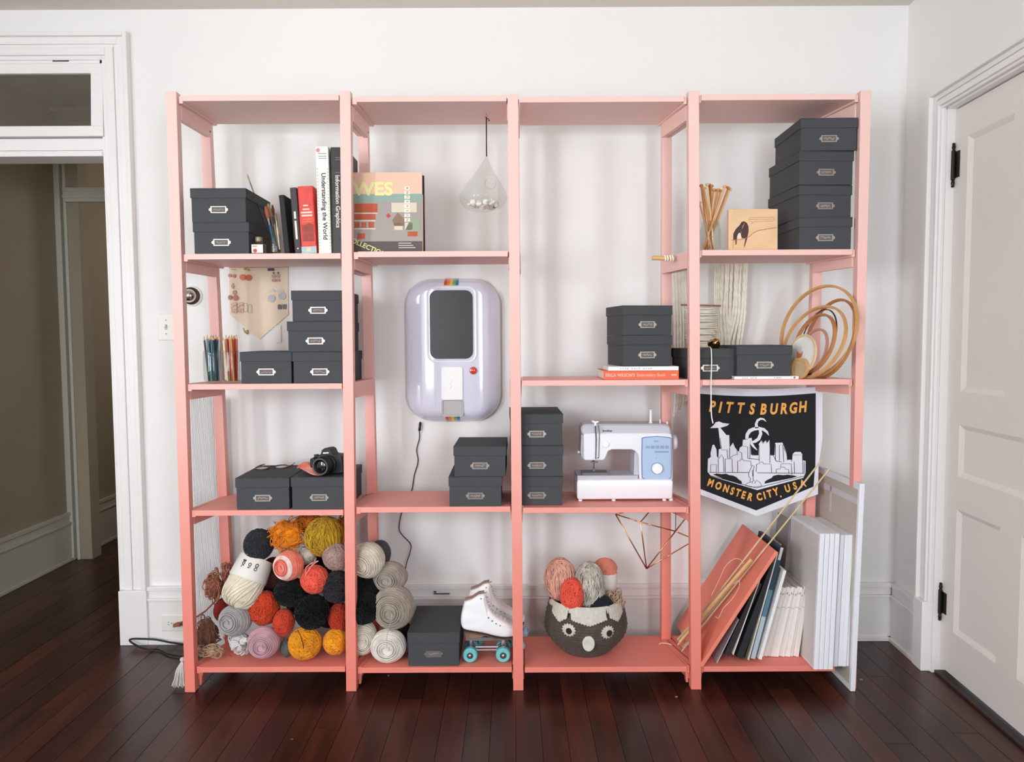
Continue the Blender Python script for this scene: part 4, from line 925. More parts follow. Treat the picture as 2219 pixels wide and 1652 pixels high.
# scarf-like strap
def cloth(name, rows, m, thick=.0015, parent=None, sub=2):
    b = MB(); n = len(rows[0]); V = [tuple(q) for r_ in rows for q in r_]
    F = [(i * n + j, i * n + j + 1, (i + 1) * n + j + 1, (i + 1) * n + j) for i in range(len(rows) - 1) for j in range(n - 1)]
    b.add(V, F); o = obj(name, b, m, parent, 'all'); s = o.modifiers.new('sub', 'SUBSURF'); s.levels = sub; s.render_levels = sub
    s = o.modifiers.new('solid', 'SOLIDIFY'); s.thickness = thick; return o
rows = []
zz = ZR + .002
for i, (px, yy, hz, wid) in enumerate(((645, .13, .022, .02), (658, .12, .040, .045), (668, .10, .045, .06), (680, .07, .026, .07), (692, .045, .012, .06), (702, .035, .003, .05))):
    r_ = []
    for j in range(5):
        t = j / 4 - .5; r_.append((XA(px, yy, zz) + t * wid * .5 + .006 * (j % 2), yy + t * wid * 1.1, zz + hz * (1 - abs(t) * 1.2) + .006 * ((i + j) % 2)))
    rows.append(r_)
o = cloth('scarf', rows, mat('coral_scarf', '#d9553e', .9, c2='#e8a79c', vscale=16, bump=.3, bscale=300))
tag(o, 'crumpled coral and pink scarf tucked under the left side of the camera', 'scarf'); base_at(o, (XA(670, .1, zz), .1, ZR))
# ================================================================== YARN
def winding(kind, rx, ry, rz, turns, seg, seed):
    rr = np.random.RandomState(seed)
    if kind == 'spiral':            # concentric rounds about the local z axis
        n = turns * seg; t = np.linspace(0, 1, n); th = np.arccos(1 - 2 * (0.004 + 0.9 * t)); ph = 2 * math.pi * turns * t
        w = 1 + .016 * np.sin(ph * .5) * (np.sin(ph * .013) > 0) + .014 * np.sin(ph * .37 + 1) + .012 * rr.randn(n).cumsum() / n ** .5
        p = np.stack([np.sin(th) * np.cos(ph), np.sin(th) * np.sin(ph), np.cos(th)], 1) * w[:, None]
        th_ = th * 1.0
        return p * np.array([rx, ry, rz])
    n = turns * seg; out = []
    for k in range(turns):
        if kind == 'wound': ax = rr.randn(3)
        else: ax = np.array([math.cos(k * 2.4) * .9, math.sin(k * 2.4) * .9, .35 * rr.randn()])   # skein: strands run past the poles
        ax /= np.linalg.norm(ax); u = np.cross(ax, (0.3, .5, .81)); u /= np.linalg.norm(u); v = np.cross(ax, u)
        off = rr.uniform(-.32, .32) if kind == 'wound' else rr.uniform(-.25, .25); c = math.sqrt(1 - off * off)
        a = np.linspace(0, 2 * math.pi, seg, endpoint=False) + rr.uniform(0, 6.28)
        loop = (u[None] * np.cos(a)[:, None] + v[None] * np.sin(a)[:, None]) * c + ax[None] * off
        out.append(loop * (.955 + .065 * (k / turns) + .02 * rr.rand()) * (1 + .008 * np.sin(a * 3 + k))[:, None] * np.array([rx, ry, rz]))
    return out
def yarn(label, cx, cy, rpx, rpz, col, Y, style='wound', ax=(0, -1, .15), turns=None, name='yarn_ball', tr=.0021, ry=None, floor=None, c2=None, group=None, seg=34, rotz=0, m=None):
    c = P(cx, cy, Y); k = (Y - CAM_LOC.y) / FPX; rx, rz = rpx * k, rpz * k; ry = ry or (rx + rz) / 2
    if floor is not None and c.z - rz < floor: c.z = floor + rz
    m = m or yarn_mat(col.strip('#') + (c2 or '').strip('#'), col, c2); sd = int(cx * 7 + cy)
    b = MB(); b.ell((0, 0, 0), rx * .93, ry * .93, rz * .93, 24, 14)
    if style == 'spiral':
        q = Vector(ax).to_track_quat('Z', 'Y').to_matrix(); A = np.array(q)
        tr = tr * 1.15; n = turns or int(math.pi * (rx + rz) / 2 * .9 / (tr * 2.25)); p = winding('spiral', 1, 1, 1, n, seg, sd) @ A.T
        p = p * np.array([rx, ry, rz]); b.tube(p, tr, 5)
    else:
        for lp in winding(style, rx, ry, rz, turns or 70, seg, sd): b.tube(lp, tr, 4, closed=True)
    V = b
    o = obj(name, V, m, smooth='all'); me = o.data
    if rotz: me.transform(Matrix.Rotation(rad(rotz), 4, 'Y'))
    o.location = c; base = Vector((0, 0, -rz)); me.transform(Matrix.Translation(-base)); o.location = c + base
    tag(o, label, 'yarn', group or 'yarn balls heaped on the bottom shelf'); return o
def tangle(label, cx, cy, rpx, rpz, col, Y, n=26, name='yarn_tangle', tr=.0019, floor=None, c2=None, ry=None, group=None, core=.62):
    c = P(cx, cy, Y); k = (Y - CAM_LOC.y) / FPX; rx, rz = rpx * k, rpz * k; ry = ry or (rx + rz) / 2 * .8
    rr = np.random.RandomState(int(cx * 3 + cy)); b = MB()
    if core: b.ell((0, 0, 0), rx * core, ry * core, rz * core, 16, 10)
    for i in range(n):
        d = rr.randn(3); d /= np.linalg.norm(d); cc = d * rr.uniform(.35, .72); r0 = rr.uniform(.28, .5)
        u = rr.randn(3); u /= np.linalg.norm(u); v = np.cross(u, d); v /= np.linalg.norm(v) + 1e-9
        a = np.linspace(0, 2 * math.pi * rr.uniform(.8, 2.2), 26)
        p = cc[None] + (u[None] * np.cos(a)[:, None] * r0 + v[None] * np.sin(a)[:, None] * r0 * rr.uniform(.6, 1)) + np.outer(a / 12, d) * .15 + .03 * np.sin(a * 3)[:, None]
        p = p * np.array([rx, ry, rz]); 
        if floor is not None: p[:, 2] = np.maximum(p[:, 2], floor - c.z + tr)
        p[:, 1] = np.maximum(p[:, 1], -abs(ry) * 1.05)
        b.tube(p, tr, 5)
    o = obj(name, b, yarn_mat(col.strip('#') + (c2 or '').strip('#'), col, c2), smooth='all'); o.location = c
    tag(o, label, 'yarn', group or 'yarn balls heaped on the bottom shelf'); return o
F1 = SZ[(0, 4)] + .001
yarn('light grey ball of yarn with concentric rounds above the pink ball', 510, 1344, 34, 33, '#a8a2a3', .06, 'spiral', (-.25, -1, .1), tr=.0026)
yarn('dusty pink ball of yarn on the bottom shelf, front left', 572, 1392, 34, 33, '#c89ca6', .055, 'spiral', (.1, -1, .0), floor=F1, tr=.002)
yarn('large orange ball of yarn with a dark loose end, bottom shelf front', 661, 1394, 35, 34, '#ec9a22', .06, 'wound', floor=F1, turns=78)
yarn('small orange ball of yarn in the bottom right corner beside the second post', 727, 1391, 26, 27, '#ee9a20', .07, 'wound', floor=F1)
yarn('red orange ball of yarn right of the light grey ball', 573, 1318, 32, 36, '#cf4526', .09, 'wound', turns=78)
yarn('small red orange ball of yarn squeezed between pink and black balls', 615, 1349, 22, 28, '#c8432b', .06, 'wound')
yarn('black ball of yarn right of the big cream skein', 629, 1283, 34, 30, '#09090a', .08, 'wound')
yarn('larger black ball of yarn resting on the large orange ball', 676, 1326, 36, 37, '#070708', .07, 'wound')
yarn('charcoal ball of yarn beside the second post', 731, 1272, 33, 34, '#2a282d', .09, 'wound')
yarn('brick red ball of yarn beside the second post above the small orange ball', 736, 1338, 25, 30, '#b23a24', .11, 'wound')
yarn('coral and white center pull ball of yarn under the messy orange skein', 626, 1226, 31, 31, '#ee6653', .06, 'spiral', (-.45, -1, .05), tr=.002, m=None, c2='#f29a8b')
b = MB(); c = P(626, 1226, .06); k = (.06 - CAM_LOC.y) / FPX; q = Vector((-.45, -1, .05)).to_track_quat('Z', 'Y').to_matrix()
for r_, h in ((.70, .735), (.74, .70), (.78, .655), (.66, .77), (.81, .615)):
    b.tube([c + (q @ Vector((r_ * math.cos(a), r_ * math.sin(a) , h))) * 31.8 * k for a in np.linspace(0, 2 * math.pi, 40)[:-1]], .0024, 5, closed=True)
o = obj('white_strand', b, yarn_mat('white_strand', '#f3d5cd')); par = [x for x in bpy.data.objects if x.get('label', '').startswith('coral and white center pull')][0]
o.data.transform(WM(par).inverted()); o.parent = par
yarn('coral bulb shaped ball of yarn left of the charcoal ball', 682, 1256, 30, 30, '#ef5f4e', .075, 'wound', turns=78)
b = MB(); b.tube(smooth_pts([P(664, 1246, .03), P(662, 1232, .028), P(674, 1222, .03), P(690, 1216, .04), P(676, 1226, .03), P(668, 1238, .028), P(661, 1250, .03)]), .0016, 5)
o = obj('loose_strand', b, yarn_mat('coral_strand', '#f2a194')); par = [x for x in bpy.data.objects if x.get('label', '').startswith('coral bulb')][0]; o.data.transform(WM(par).inverted()); o.parent = par
yarn('taupe pink ball of yarn beside the second post under the mustard skein', 729, 1207, 29, 28, '#b1938b', .075, 'wound', tr=.0013, turns=100)
yarn('dark grey ball of yarn at the upper left of the heap', 561, 1180, 31, 33, '#313135', .11, 'wound', turns=78)
tangle('messy bright orange skein at the top of the heap', 621, 1160, 44, 40, '#e8891f', .12, n=110, core=.74, tr=.0017)
tangle('darker orange loose yarn behind the bright orange skein, under the shelf', 667, 1134, 42, 22, '#c96f22', .19, n=60, core=.7, tr=.0017)
yarn('mustard yellow skein at the top right of the heap beside the second post', 704, 1163, 43, 43, '#c59a2c', .13, 'skein', tr=.0018, turns=78)
tangle('brown orange yarn end behind the mustard skein at the second post', 745, 1140, 16, 26, '#a86432', .17, n=26, core=.7, tr=.0016)
tangle('mottled grey, brown and white twist of yarn behind the coral ball', 664, 1205, 24, 22, '#8b8078', .11, n=36, c2='#d5cbc0', core=.8)
# big cream skein with its paper band
root = thing('cream_skein', 'long cream skein of yarn with white lettered band, lying tilted at the left', 'yarn', tuple(P(524, 1312, .1)), group='yarn balls heaped on the bottom shelf')
a = P(525, 1282, .075); c = P(556, 1212, .13); Mm = yarn_mat('cream', '#e5d9c4', var=.07); ln = (c - a)
q = ln.to_track_quat('Z', 'Y').to_matrix(); kk = (.09 - CAM_LOC.y) / FPX
b = MB(); rings = []
for t, r_ in ((-.50, .05), (-.47, .35), (-.38, .68), (-.22, .9), (0, 1), (.3, .97), (.7, .9), (1.0, .86)):
    rings.append([a + ln * t + (q @ Vector((math.cos(x), math.sin(x), 0))) * (40 * kk * r_) for x in np.linspace(0, 2 * math.pi, 29)[:-1]])
b.loft(rings)
for i in range(30):
    x = i * 2.4; pth = []
    for t in np.linspace(-.49, .95, 22):
        r_ = (1 - max(0, -t / .5) ** 2.6) ** .5 * (1 - .13 * max(0, t)); an = x + t * (1.0 + .5 * math.sin(i)); pth.append(a + ln * t + (q @ Vector((math.cos(an), math.sin(an), 0))) * (40.6 * kk * r_))
    b.tube(pth, .0021, 5)
for j in range(14):
    r_ = .12 + .06 * j; t0 = -.49 + (1 - (1 - min(r_, .97) ** 2) ** .4) * .5
    b.tube([a + ln * t0 + (q @ Vector((math.cos(x), math.sin(x) * (.8 + .2 * r_), 0))) * (40.6 * kk * r_) for x in np.linspace(0, 2 * math.pi, 30)[:-1]], .0021, 5, closed=True)
obj('strands', b, Mm, root, 'all')
b = MB(); rings = []
for t, r_ in ((.36, 1.0), (.40, 1.02), (.98, .93), (1.03, .9)): rings.append([a + ln * t + (q @ Vector((math.cos(x), math.sin(x), 0))) * (40.8 * kk * r_) for x in np.linspace(0, 2 * math.pi, 33)[:-1]])
b.loft(rings, False, False); o = obj('paper_band', b, mat('band_white', '#e3ded8', .7), root, 'all')
dirn = ln.normalized(); side = Vector((dirn.z, 0, -dirn.x)).normalized(); nrm = side.cross(dirn).normalized()
if nrm.y > 0: nrm = -nrm
for i, wd_ in enumerate(('SOUA', 'OVE', 'CIOD')):
    sx_ = (-.5 + i * .5); ctr = a + ln * .70 + nrm * (40.8 * kk * math.sqrt(1 - (sx_ * .72) ** 2) * .96) + side * (sx_ * 40 * kk * .72)
    nn = (nrm * math.sqrt(1 - (sx_ * .72) ** 2) + side * sx_ * .72).normalized(); xx = -dirn; yy = nn.cross(xx).normalized()
    M = Matrix(((xx.x, yy.x, nn.x, ctr.x), (xx.y, yy.y, nn.y, ctr.y), (xx.z, yy.z, nn.z, ctr.z), (0, 0, 0, 1)))
    text('band_lettering', wd_, .0165, M_ink2, M, o, offs=.0006, ext=.0012)
tangle('loose tan yarn hanging at the left of the cream skein', 463, 1272, 23, 40, '#b97a63', .20, n=50, tr=.0021, core=.6)
tangle('tan strands rising behind the cream skein along the back post', 493, 1238, 18, 26, '#b57a66', .22, n=24, tr=.0018, core=.4)
tangle('brown tangle of yarn in the lower left corner of the bottom shelf', 448, 1375, 26, 45, '#7d5546', .13, n=70, tr=.0021, floor=F1, core=.75)
tangle('beige loose yarn ends on the shelf below the brown tangle', 458, 1412, 30, 18, '#b7957a', .07, n=34, tr=.0017, floor=F1, core=.45)
tangle('fluffy white yarn under the light grey ball', 521, 1392, 28, 27, '#dcd8d8', .085, n=50, tr=.0026, floor=F1, core=.8)
tangle('grey beige frayed yarn at the foot of the fluffy white yarn', 537, 1405, 14, 14, '#a89c92', .05, n=24, tr=.0016, floor=F1, core=.5)
tangle('dark grey tweed yarn between the pink and the orange ball', 621, 1404, 17, 22, '#5e6265', .085, n=30, floor=F1, core=.85)
yarn('dark red yarn ball showing behind the tan yarn at the left', 487, 1322, 22, 26, '#8f2a24', .20, 'wound')
yarn('maroon brown yarn ball in the shadows right of the cream skein', 593, 1243, 28, 34, '#5b2b25', .19, 'wound')
yarn('dark navy yarn ball behind the red orange ball', 590, 1272, 22, 24, '#252b3c', .20, 'wound')
yarn('dark plum yarn ball deep in the heap behind the black balls', 655, 1300, 34, 34, '#2b2024', .20, 'wound')
yarn('dark brown yarn ball deep in the heap beside the second post', 712, 1325, 30, 34, '#3b211c', .22, 'wound')
yarn('black yarn ball deep in the heap under the mustard skein', 690, 1225, 30, 30, '#1f1b1e', .22, 'wound')
b = MB(); b.tube(smooth_pts([P(645, 1366, .002), P(652, 1380, -.004), P(657, 1398, -.003), P(658, 1414, .004)]), .0014, 5); o = obj('dark_yarn_end', b, yarn_mat('dark_end', '#2b1a14')); tag(o, 'dark brown loose yarn end draped over the large orange ball', 'yarn')
b = MB(); b.tube(smooth_pts([P(484, 1380, .03), P(490, 1395, .02), P(497, 1418, .02), P(503, 1424, .02)]), .0015, 5); o = obj('red_yarn_end', b, yarn_mat('red_end', '#a8332e')); tag(o, 'thin red yarn strand running down left of the fluffy white yarn', 'yarn')
# bay 2
F2 = SZ[(1, 4)] + .001; G2 = 'yarn balls stacked beside the second post'
yarn('white ball of yarn on the bottom shelf left of the large box', 842, 1401, 38, 34, '#e4dcd2', .065, 'spiral', (.0, -1, .1), floor=F2, tr=.0026, group=G2)
yarn('large taupe cake of yarn with concentric rounds above the white ball', 853, 1316, 44, 46, '#a79a8e', .09, 'spiral', (-.1, -1, .0), tr=.0023, group=G2)
yarn('smaller taupe cake of yarn under the cream ball', 845, 1250, 38, 32, '#a3978d', .13, 'spiral', (-.15, -1, .0), tr=.0023, group=G2)
yarn('cream ball of yarn at the top beside the second post', 797, 1214, 36, 38, '#ddd2c2', .10, 'spiral', (-.35, -1, -.2), tr=.0026, group=G2)
yarn('dark grey ball of yarn behind the top cream ball', 824, 1200, 22, 28, '#57525a', .20, 'wound', group=G2)
yarn('black ball of yarn between the cream ball and the large taupe cake', 790, 1268, 34, 30, '#101011', .13, 'wound', group=G2)
yarn('black ball of yarn beside the second post above the lower cream ball', 788, 1318, 36, 34, '#080809', .07, 'wound', group=G2)
yarn('cream ball of yarn on the bottom shelf beside the second post', 786, 1381, 30, 37, '#dfd6c9', .09, 'spiral', (.2, -1, 0), floor=F2, tr=.0026, group=G2)
yarn('black ribbed ball of yarn behind the white ball and the large box', 862, 1371, 30, 28, '#2b2a2c', .17, 'wound', tr=.0022, group=G2)
b = MB(); b.tube(smooth_pts([P(849, 1330, -.005), P(846, 1350, -.012), P(841, 1366, -.012), P(838, 1385, -.02), P(838, 1403, -.03)]), .0016, 5); o = obj('taupe_yarn_end', b, yarn_mat('taupe_end', '#b9ac9f')); tag(o, 'taupe loose strand hanging from the large cake over the white ball', 'yarn')

# ================================================================== OWL BASKET
F3 = SZ[(2, 4)] + .0006; Yb = .165; bx = XA(1269, Yb, F3 + .1); RM = .166; HB = .212
root = thing('owl_basket', 'round brown knitted owl face basket with cream rim and eyes', 'basket', (bx, Yb, F3))
M_bro = yarn_mat('owl_brown', '#564a44', var=.22, vscale=60); M_crm = yarn_mat('owl_cream', '#cfc8bc', var=.12, vscale=90)
def prof(t):                # t 0..1 up the side
    z = HB * t; r_ = RM * (.52 + .48 * math.sin(min(1, t / .52) * math.pi / 2)) if t < .52 else RM * (1 - .13 * ((t - .52) / .48) ** 1.6)
    return r_, z
RX = [(.0, 0)]
def rimz(a): return .012 * math.cos(2 * a) * 0 + (.014 if abs(math.cos(a)) > .86 else 0)
n = 96; kk = 60; V = []; F = []
for k in range(kk + 1):
    r_, z = prof(k / kk); 
    for i in range(n):
        a = 2 * math.pi * i / n; rib = .0022 * math.sin(k * math.pi / 1.5) + .0022 * math.sin(i * math.pi * .5 + (k % 2) * math.pi)
        V.append(((r_ + rib) * math.cos(a), (r_ + rib) * .9 * math.sin(a), z))
for k in range(kk):
    for i in range(n): j = (i + 1) % n; F.append((k * n + i, k * n + j, (k + 1) * n + j, (k + 1) * n + i))
F.append(tuple(range(n - 1, -1, -1)))
o0 = len(V)
for k, (dr, z) in enumerate(((-.010, HB), (-.014, HB * .9), (-.02, HB * .5))):
    r_, _ = prof(z / HB)
    for i in range(n): a = 2 * math.pi * i / n; V.append(((r_ + dr) * math.cos(a), (r_ + dr) * .9 * math.sin(a), z))
for i in range(n):
    j = (i + 1) % n; F.append((kk * n + i, kk * n + j, o0 + j, o0 + i))
    for k in range(2): F.append((o0 + k * n + i, o0 + k * n + j, o0 + (k + 1) * n + j, o0 + (k + 1) * n + i))
b = MB(); b.add(V, F); obj('knitted_body', b, M_bro, root, 'all', W=False)
# cream collar in front: scalloped lower edge
def low(a):                 # a: degrees from the front
    t = a / 90
    base = .052 if abs(a) < 26 else (.020 if abs(a) < 31 else .060 - abs(abs(a) - 44) * .0016)
    if abs(a) < 26: base = .062 - .00075 * abs(a)
    return base + .0025 * math.sin(a * 1.6)
V = []; F = []; na = 140; nk = 14
for i in range(na + 1):
    ad = -78 + 156 * i / na; a = rad(ad - 90)
    lo = max(.004, low(ad) if abs(ad) < 62 else .012)
    for k in range(nk + 1):
        z = HB + .004 - lo * k / nk; r_, _ = prof(min(1, z / HB)); rib = .0035 + .0014 * math.sin(k * math.pi) + .0013 * math.sin(i * math.pi / 1.5 + (k % 2) * math.pi)
        V.append(((r_ + rib) * math.cos(a), (r_ + rib) * .9 * math.sin(a), z))
for i in range(na):
    for k in range(nk): q_ = i * (nk + 1) + k; F.append((q_, q_ + 1, q_ + nk + 2, q_ + nk + 1))
b = MB(); b.add(V, F)
for k in range(3):
    b.tube([((prof(1)[0] + .002 - k * .004) * math.cos(rad(ad - 90)), (prof(1)[0] + .002 - k * .004) * .9 * math.sin(rad(ad - 90)), HB + .004 + .002 * (k == 1)) for ad in range(-80, 81, 4)], .003, 6)
o = obj('cream_collar', b, M_crm, root, 'all', W=False); m_ = o.modifiers.new('solid', 'SOLIDIFY'); m_.thickness = .004
def onface(px, py):         # point of the front surface showing at px,py
    d = ray(px, py); best = None
    for t in np.linspace(2.2, 3.4, 900):
        q = CAM_LOC + d * t; z = q.z - F3
        if 0 < z < HB:
            r_, _ = prof(z / HB)
            if ((q.x - bx) / r_) ** 2 + ((q.y - Yb) / (r_ * .9)) ** 2 <= 1: best = q; break
    nrm = Vector((best.x - bx, (best.y - Yb) / .81, (.2 - (best.z - F3)) * -.0)).normalized(); return best, nrm
def patch(name, px, py, rx, ry, m, lift, spikes=0, thick=.004):
    c, nn = onface(px, py); u = Vector((0, 0, 1)).cross(nn).normalized(); v = nn.cross(u); b = MB(); pts = []
    N = spikes * 2 if spikes else 24
    for i in range(N):
        a = 2 * math.pi * i / N; s = (1 if i % 2 == 0 else .78) if spikes else 1; pts.append(c + (u * math.cos(a) * rx * s + v * math.sin(a) * ry * s))
    b.loft([[p + nn * (lift - thick) for p in pts], [p + nn * lift for p in pts], [c + (p - c) * .8 + nn * (lift + .0015) for p in pts]]); return obj(name, b, m, root, True)
for (px, py, ex) in ((1233, 1365, -.001), (1316, 1370, .001)):
    patch('eye', px, py, .030, .027, M_crm, .004, 14); patch('pupil', px + (3 if px > 1280 else 1), py + 2, .0125, .0125, yarn_mat('pupil_dark', '#33251f'), .007)
patch('beak', 1275, 1394, .0235, .030, yarn_mat('beak_cream', '#d8d3cb'), .008, thick=.012)
G3 = 'yarn in the owl basket'
yarn('pale peach skein of yarn standing at the left in the owl basket', 1214, 1256, 34, 46, '#e9b09b', .18, 'skein', turns=80, group=G3, tr=.002)
yarn('bright coral ball of yarn in the owl basket', 1240, 1290, 26, 36, '#ea5b45', .09, 'wound', turns=80, group=G3)
yarn('grey and white mottled skein of yarn in the middle of the owl basket', 1277, 1272, 33, 54, '#9d958a', .14, 'skein', c2='#d9d2c6', turns=90, group=G3, tr=.0026)
yarn('navy black ball of yarn at the rim of the owl basket', 1302, 1310, 26, 19, '#20232c', .09, 'wound', turns=60, group=G3)
tangle('fluffy beige yarn tuft hanging over the right rim of the owl basket', 1334, 1308, 20, 34, '#b79b83', .12, n=60, tr=.0022, group=G3, core=.6)
root = thing('wrapped_skein', 'salmon skein of yarn with a white paper band at the back of the owl basket', 'yarn', tuple(P(1312, 1290, .22)), group=G3)
c = P(1311, 1232, .22); kq = (.22 - CAM_LOC.y) / FPX
b = MB(); b.ell(c, 26 * kq, 20 * kq, 22 * kq, 22, 12)
for lp in winding('skein', 26 * kq, 20 * kq, 22 * kq, 60, 30, 4): b.tube(lp + np.array(tuple(c)), .0013, 4, closed=True)
obj('strands', b, yarn_mat('salmon', '#e58f79', var=.08), root, 'all')
b = MB(); b.lathe([(22 * kq, -56 * kq), (24 * kq, -28 * kq), (24.5 * kq, -10 * kq)], 28, Matrix.Translation(c + Vector((3 * kq, 0, 0))), False, True); obj('paper_band', b, mat('band_white', '#e3ded8', .7), root, 'all')
# ================================================================== ROLLER SKATES
M_lth = mat('white_leather', '#eceaec', .42, bump=.12, bscale=90); M_sole = mat('tan_sole', '#8a6a52', .6); M_alu = mat('truck_metal', '#b9b7bb', .3, .9)
M_teal = mat('teal_wheel', '#6fc4c8', .35); M_hub = mat('hub_grey', '#5c5358', .4, .4); M_lin = mat('boot_lining', '#a98c80', .9)
def skate(label, px, Yc, toe_px_dx=0):
    zf = SZ[(1, 4)] + .0006; x0 = XA(px, Yc - .045, zf + .03)      # centre of the rear wheel
    root = thing('roller_skate', label, 'roller skate', (x0, Yc, zf), group='pair of white roller skates')
    s = 1 / 566.0
    def q(px_, py_): return ((px_ - 1018.6) * s, (1416.4 - py_) * s + .029)     # measured on the nearer skate
    Z = lambda X, Y_: q(980 + X / 7.51, 1230 + Y_ / 7.51)
    out = [Z(*p) for p in ((185, 1005), (140, 960), (125, 880), (130, 790), (150, 690), (175, 600), (192, 525), (250, 515), (330, 480), (420, 415), (480, 398), (540, 402), (560, 450), (580, 560), (620, 660), (690, 750), (800, 815), (900, 885), (1010, 930), (1100, 965), (1150, 1010), (1160, 1060), (1130, 1100), (1050, 1125), (940, 1135), (850, 1138), (700, 1118), (560, 1070), (400, 1040))]
    n = len(out); ctr = (sum(a for a, _ in out) / n, sum(c for _, c in out) / n)
    def shrink(d):
        r_ = []
        for i in range(n):
            a, c, e_ = out[i - 1], out[i], out[(i + 1) % n]; tx, tz = e_[0] - a[0], e_[1] - a[1]; L = math.hypot(tx, tz); r_.append((c[0] - (-tz / L) * d * -1 * 1, c[1] - (tx / L) * d * -1))
        return r_
    def area_(p): return sum(p[i - 1][0] * p[i][1] - p[i][0] * p[i - 1][1] for i in range(len(p)))
    sg = 1 if abs(area_(shrink(.004))) < abs(area_(out)) else -1
    rings = []
    for y, d in ((-.040, .016), (-.036, .006), (-.024, .001), (0, 0), (.024, .001), (.036, .006), (.040, .016)):
        rings.append([(a, y * (.62 if c > .19 else (.85 if c > .13 else 1)) * (1 if a < .16 else .95), c) for a, c in shrink(d * sg)])
    b = MB(); b.loft(rings); o = obj('boot', b, M_lth, root, 'all', W=False); m_ = o.modifiers.new('sub', 'SUBSURF'); m_.levels = 1; m_.render_levels = 1
    # dark lining at the opening, sole, heel
    tp = [Z(*p) for p in ((200, 514), (330, 474), (430, 404), (525, 390), (520, 398), (430, 412), (330, 482), (205, 522))]
    b = MB(); b.prism(tp, -.017, .017); obj('lining', b, M_lin, root, W=False)
    so = [Z(*p) for p in ((185, 1005), (400, 1040), (560, 1070), (700, 1118), (850, 1138), (1050, 1125), (1130, 1100), (1120, 1130), (1050, 1150), (850, 1160), (700, 1140), (560, 1092), (400, 1062), (185, 1030))]
    b = MB(); b.prism(so, -.036, .036); obj('sole', b, mat('sole_edge', '#5a3f38', .6), root, W=False)
    he = [Z(*p) for p in ((195, 1030), (410, 1062), (560, 1095), (420, 1130), (240, 1140), (205, 1100))]
    b = MB(); b.prism(he, -.030, .030); obj('heel', b, M_sole, root, W=False)
    b = MB(); pl = [Z(*p) for p in ((215, 1135), (430, 1130), (700, 1145), (900, 1160), (900, 1185), (700, 1185), (640, 1190), (420, 1195), (215, 1190))]; b.prism(pl, -.022, .022); obj('plate', b, M_alu, root, W=False)
    w0, w1 = q(1018.6, 1416.4), q(1091.9, 1414.0)
    for wx, wz in (w0, w1):
        wz = .029; b = MB(); b.cyl((wx, -.030, wz), (wx, .030, wz), .006, n=12); b.tube([(wx, -.012, wz), (wx + (.012 if wx < .05 else -.012), -.012, wz + .022)], .009, 8); b.tube([(wx, .012, wz), (wx + (.012 if wx < .05 else -.012), .012, wz + .022)], .009, 8)
        b.cyl((wx, 0, wz + .02), (wx, 0, wz + .052), .012, n=12); obj('truck', b, M_alu, root, W=False)
        for y in (-.036, .036):
            b = MB(); M = T(wx, y, wz) @ Matrix.Rotation(rad(90), 4, 'X'); b.lathe([(.013, -.014), (.024, -.015), (.0285, -.010), (.029, 0), (.0285, .010), (.024, .015), (.013, .014)], 28, M, False, False); wo = obj('wheel', b, M_teal, root, True, W=False)
            b = MB(); b.lathe([(.001, -.012), (.0135, -.012), (.0135, .012), (.001, .012)], 20, M); o = obj('hub', b, M_hub, wo, W=False)
            b.v = []; b.f = []; b.m = []; b.n = 0; b.lathe([(.0055, .012), (.0055, .0155), (.001, .017)], 12, M); b.lathe([(.0055, -.012), (.0055, -.0155), (.001, -.017)], 12, M); obj('axle_nut', b, M_met, wo, W=False)
    b = MB(); b.tube([(w0[0] + .02, -.02, .052), (w1[0] - .02, -.02, .052)], .004, 8); b.tube([(w0[0] + .018, -.02, .040), (w1[0] - .018, -.02, .040)], .003, 8); obj('truck_bar', b, M_alu, root, W=False)
    tx, tz = q(1133, 1394); b = MB(); b.lathe([(.001, 0), (.014, 0), (.016, .012), (.010, .022), (.006, .034)], 16, T(tx, 0, tz - .03)); obj('toe_stop', b, mat('toe_stop_blue', '#9db6c4', .5), root, True, W=False)
    ey = [Z(*p) for p in ((505, 460), (525, 545), (548, 628), (580, 705), (628, 770), (690, 825), (755, 870), (820, 905))]
    b = MB()
    for k, (a, c) in enumerate(ey):
        y = -.040 * (.62 if c > .19 else (.85 if c > .13 else 1)) * 1.0; a -= .007; c -= .003; b.cyl((a, y - .001, c), (a, y + .006, c), .0028, n=10)
    obj('eyelets', b, M_alu, root, W=False)['kind'] = 'stuff'
    b = MB(); p = []
    for k, (a, c) in enumerate(ey):
        w_ = .040 * (.62 if c > .19 else (.85 if c > .13 else 1)) * .78; a -= .006; nx, nz = .014, .008; p += [(a + .004, -w_, c + .002), (a + nx + .006, -w_ * .3, c + nz + .004), (a + nx + .006, w_ * .3, c + nz + .004), (a + .004, w_, c + .002)]
        b.tube(p[-4:], .0022, 5)
    obj('laces', b, M_white, root, 'all', W=False); return root
skate('nearer white high top roller skate with teal wheels beside the large black box', 1018.6, .088)
r2 = skate('farther white roller skate standing behind and right of the nearer one', 1031, .215)

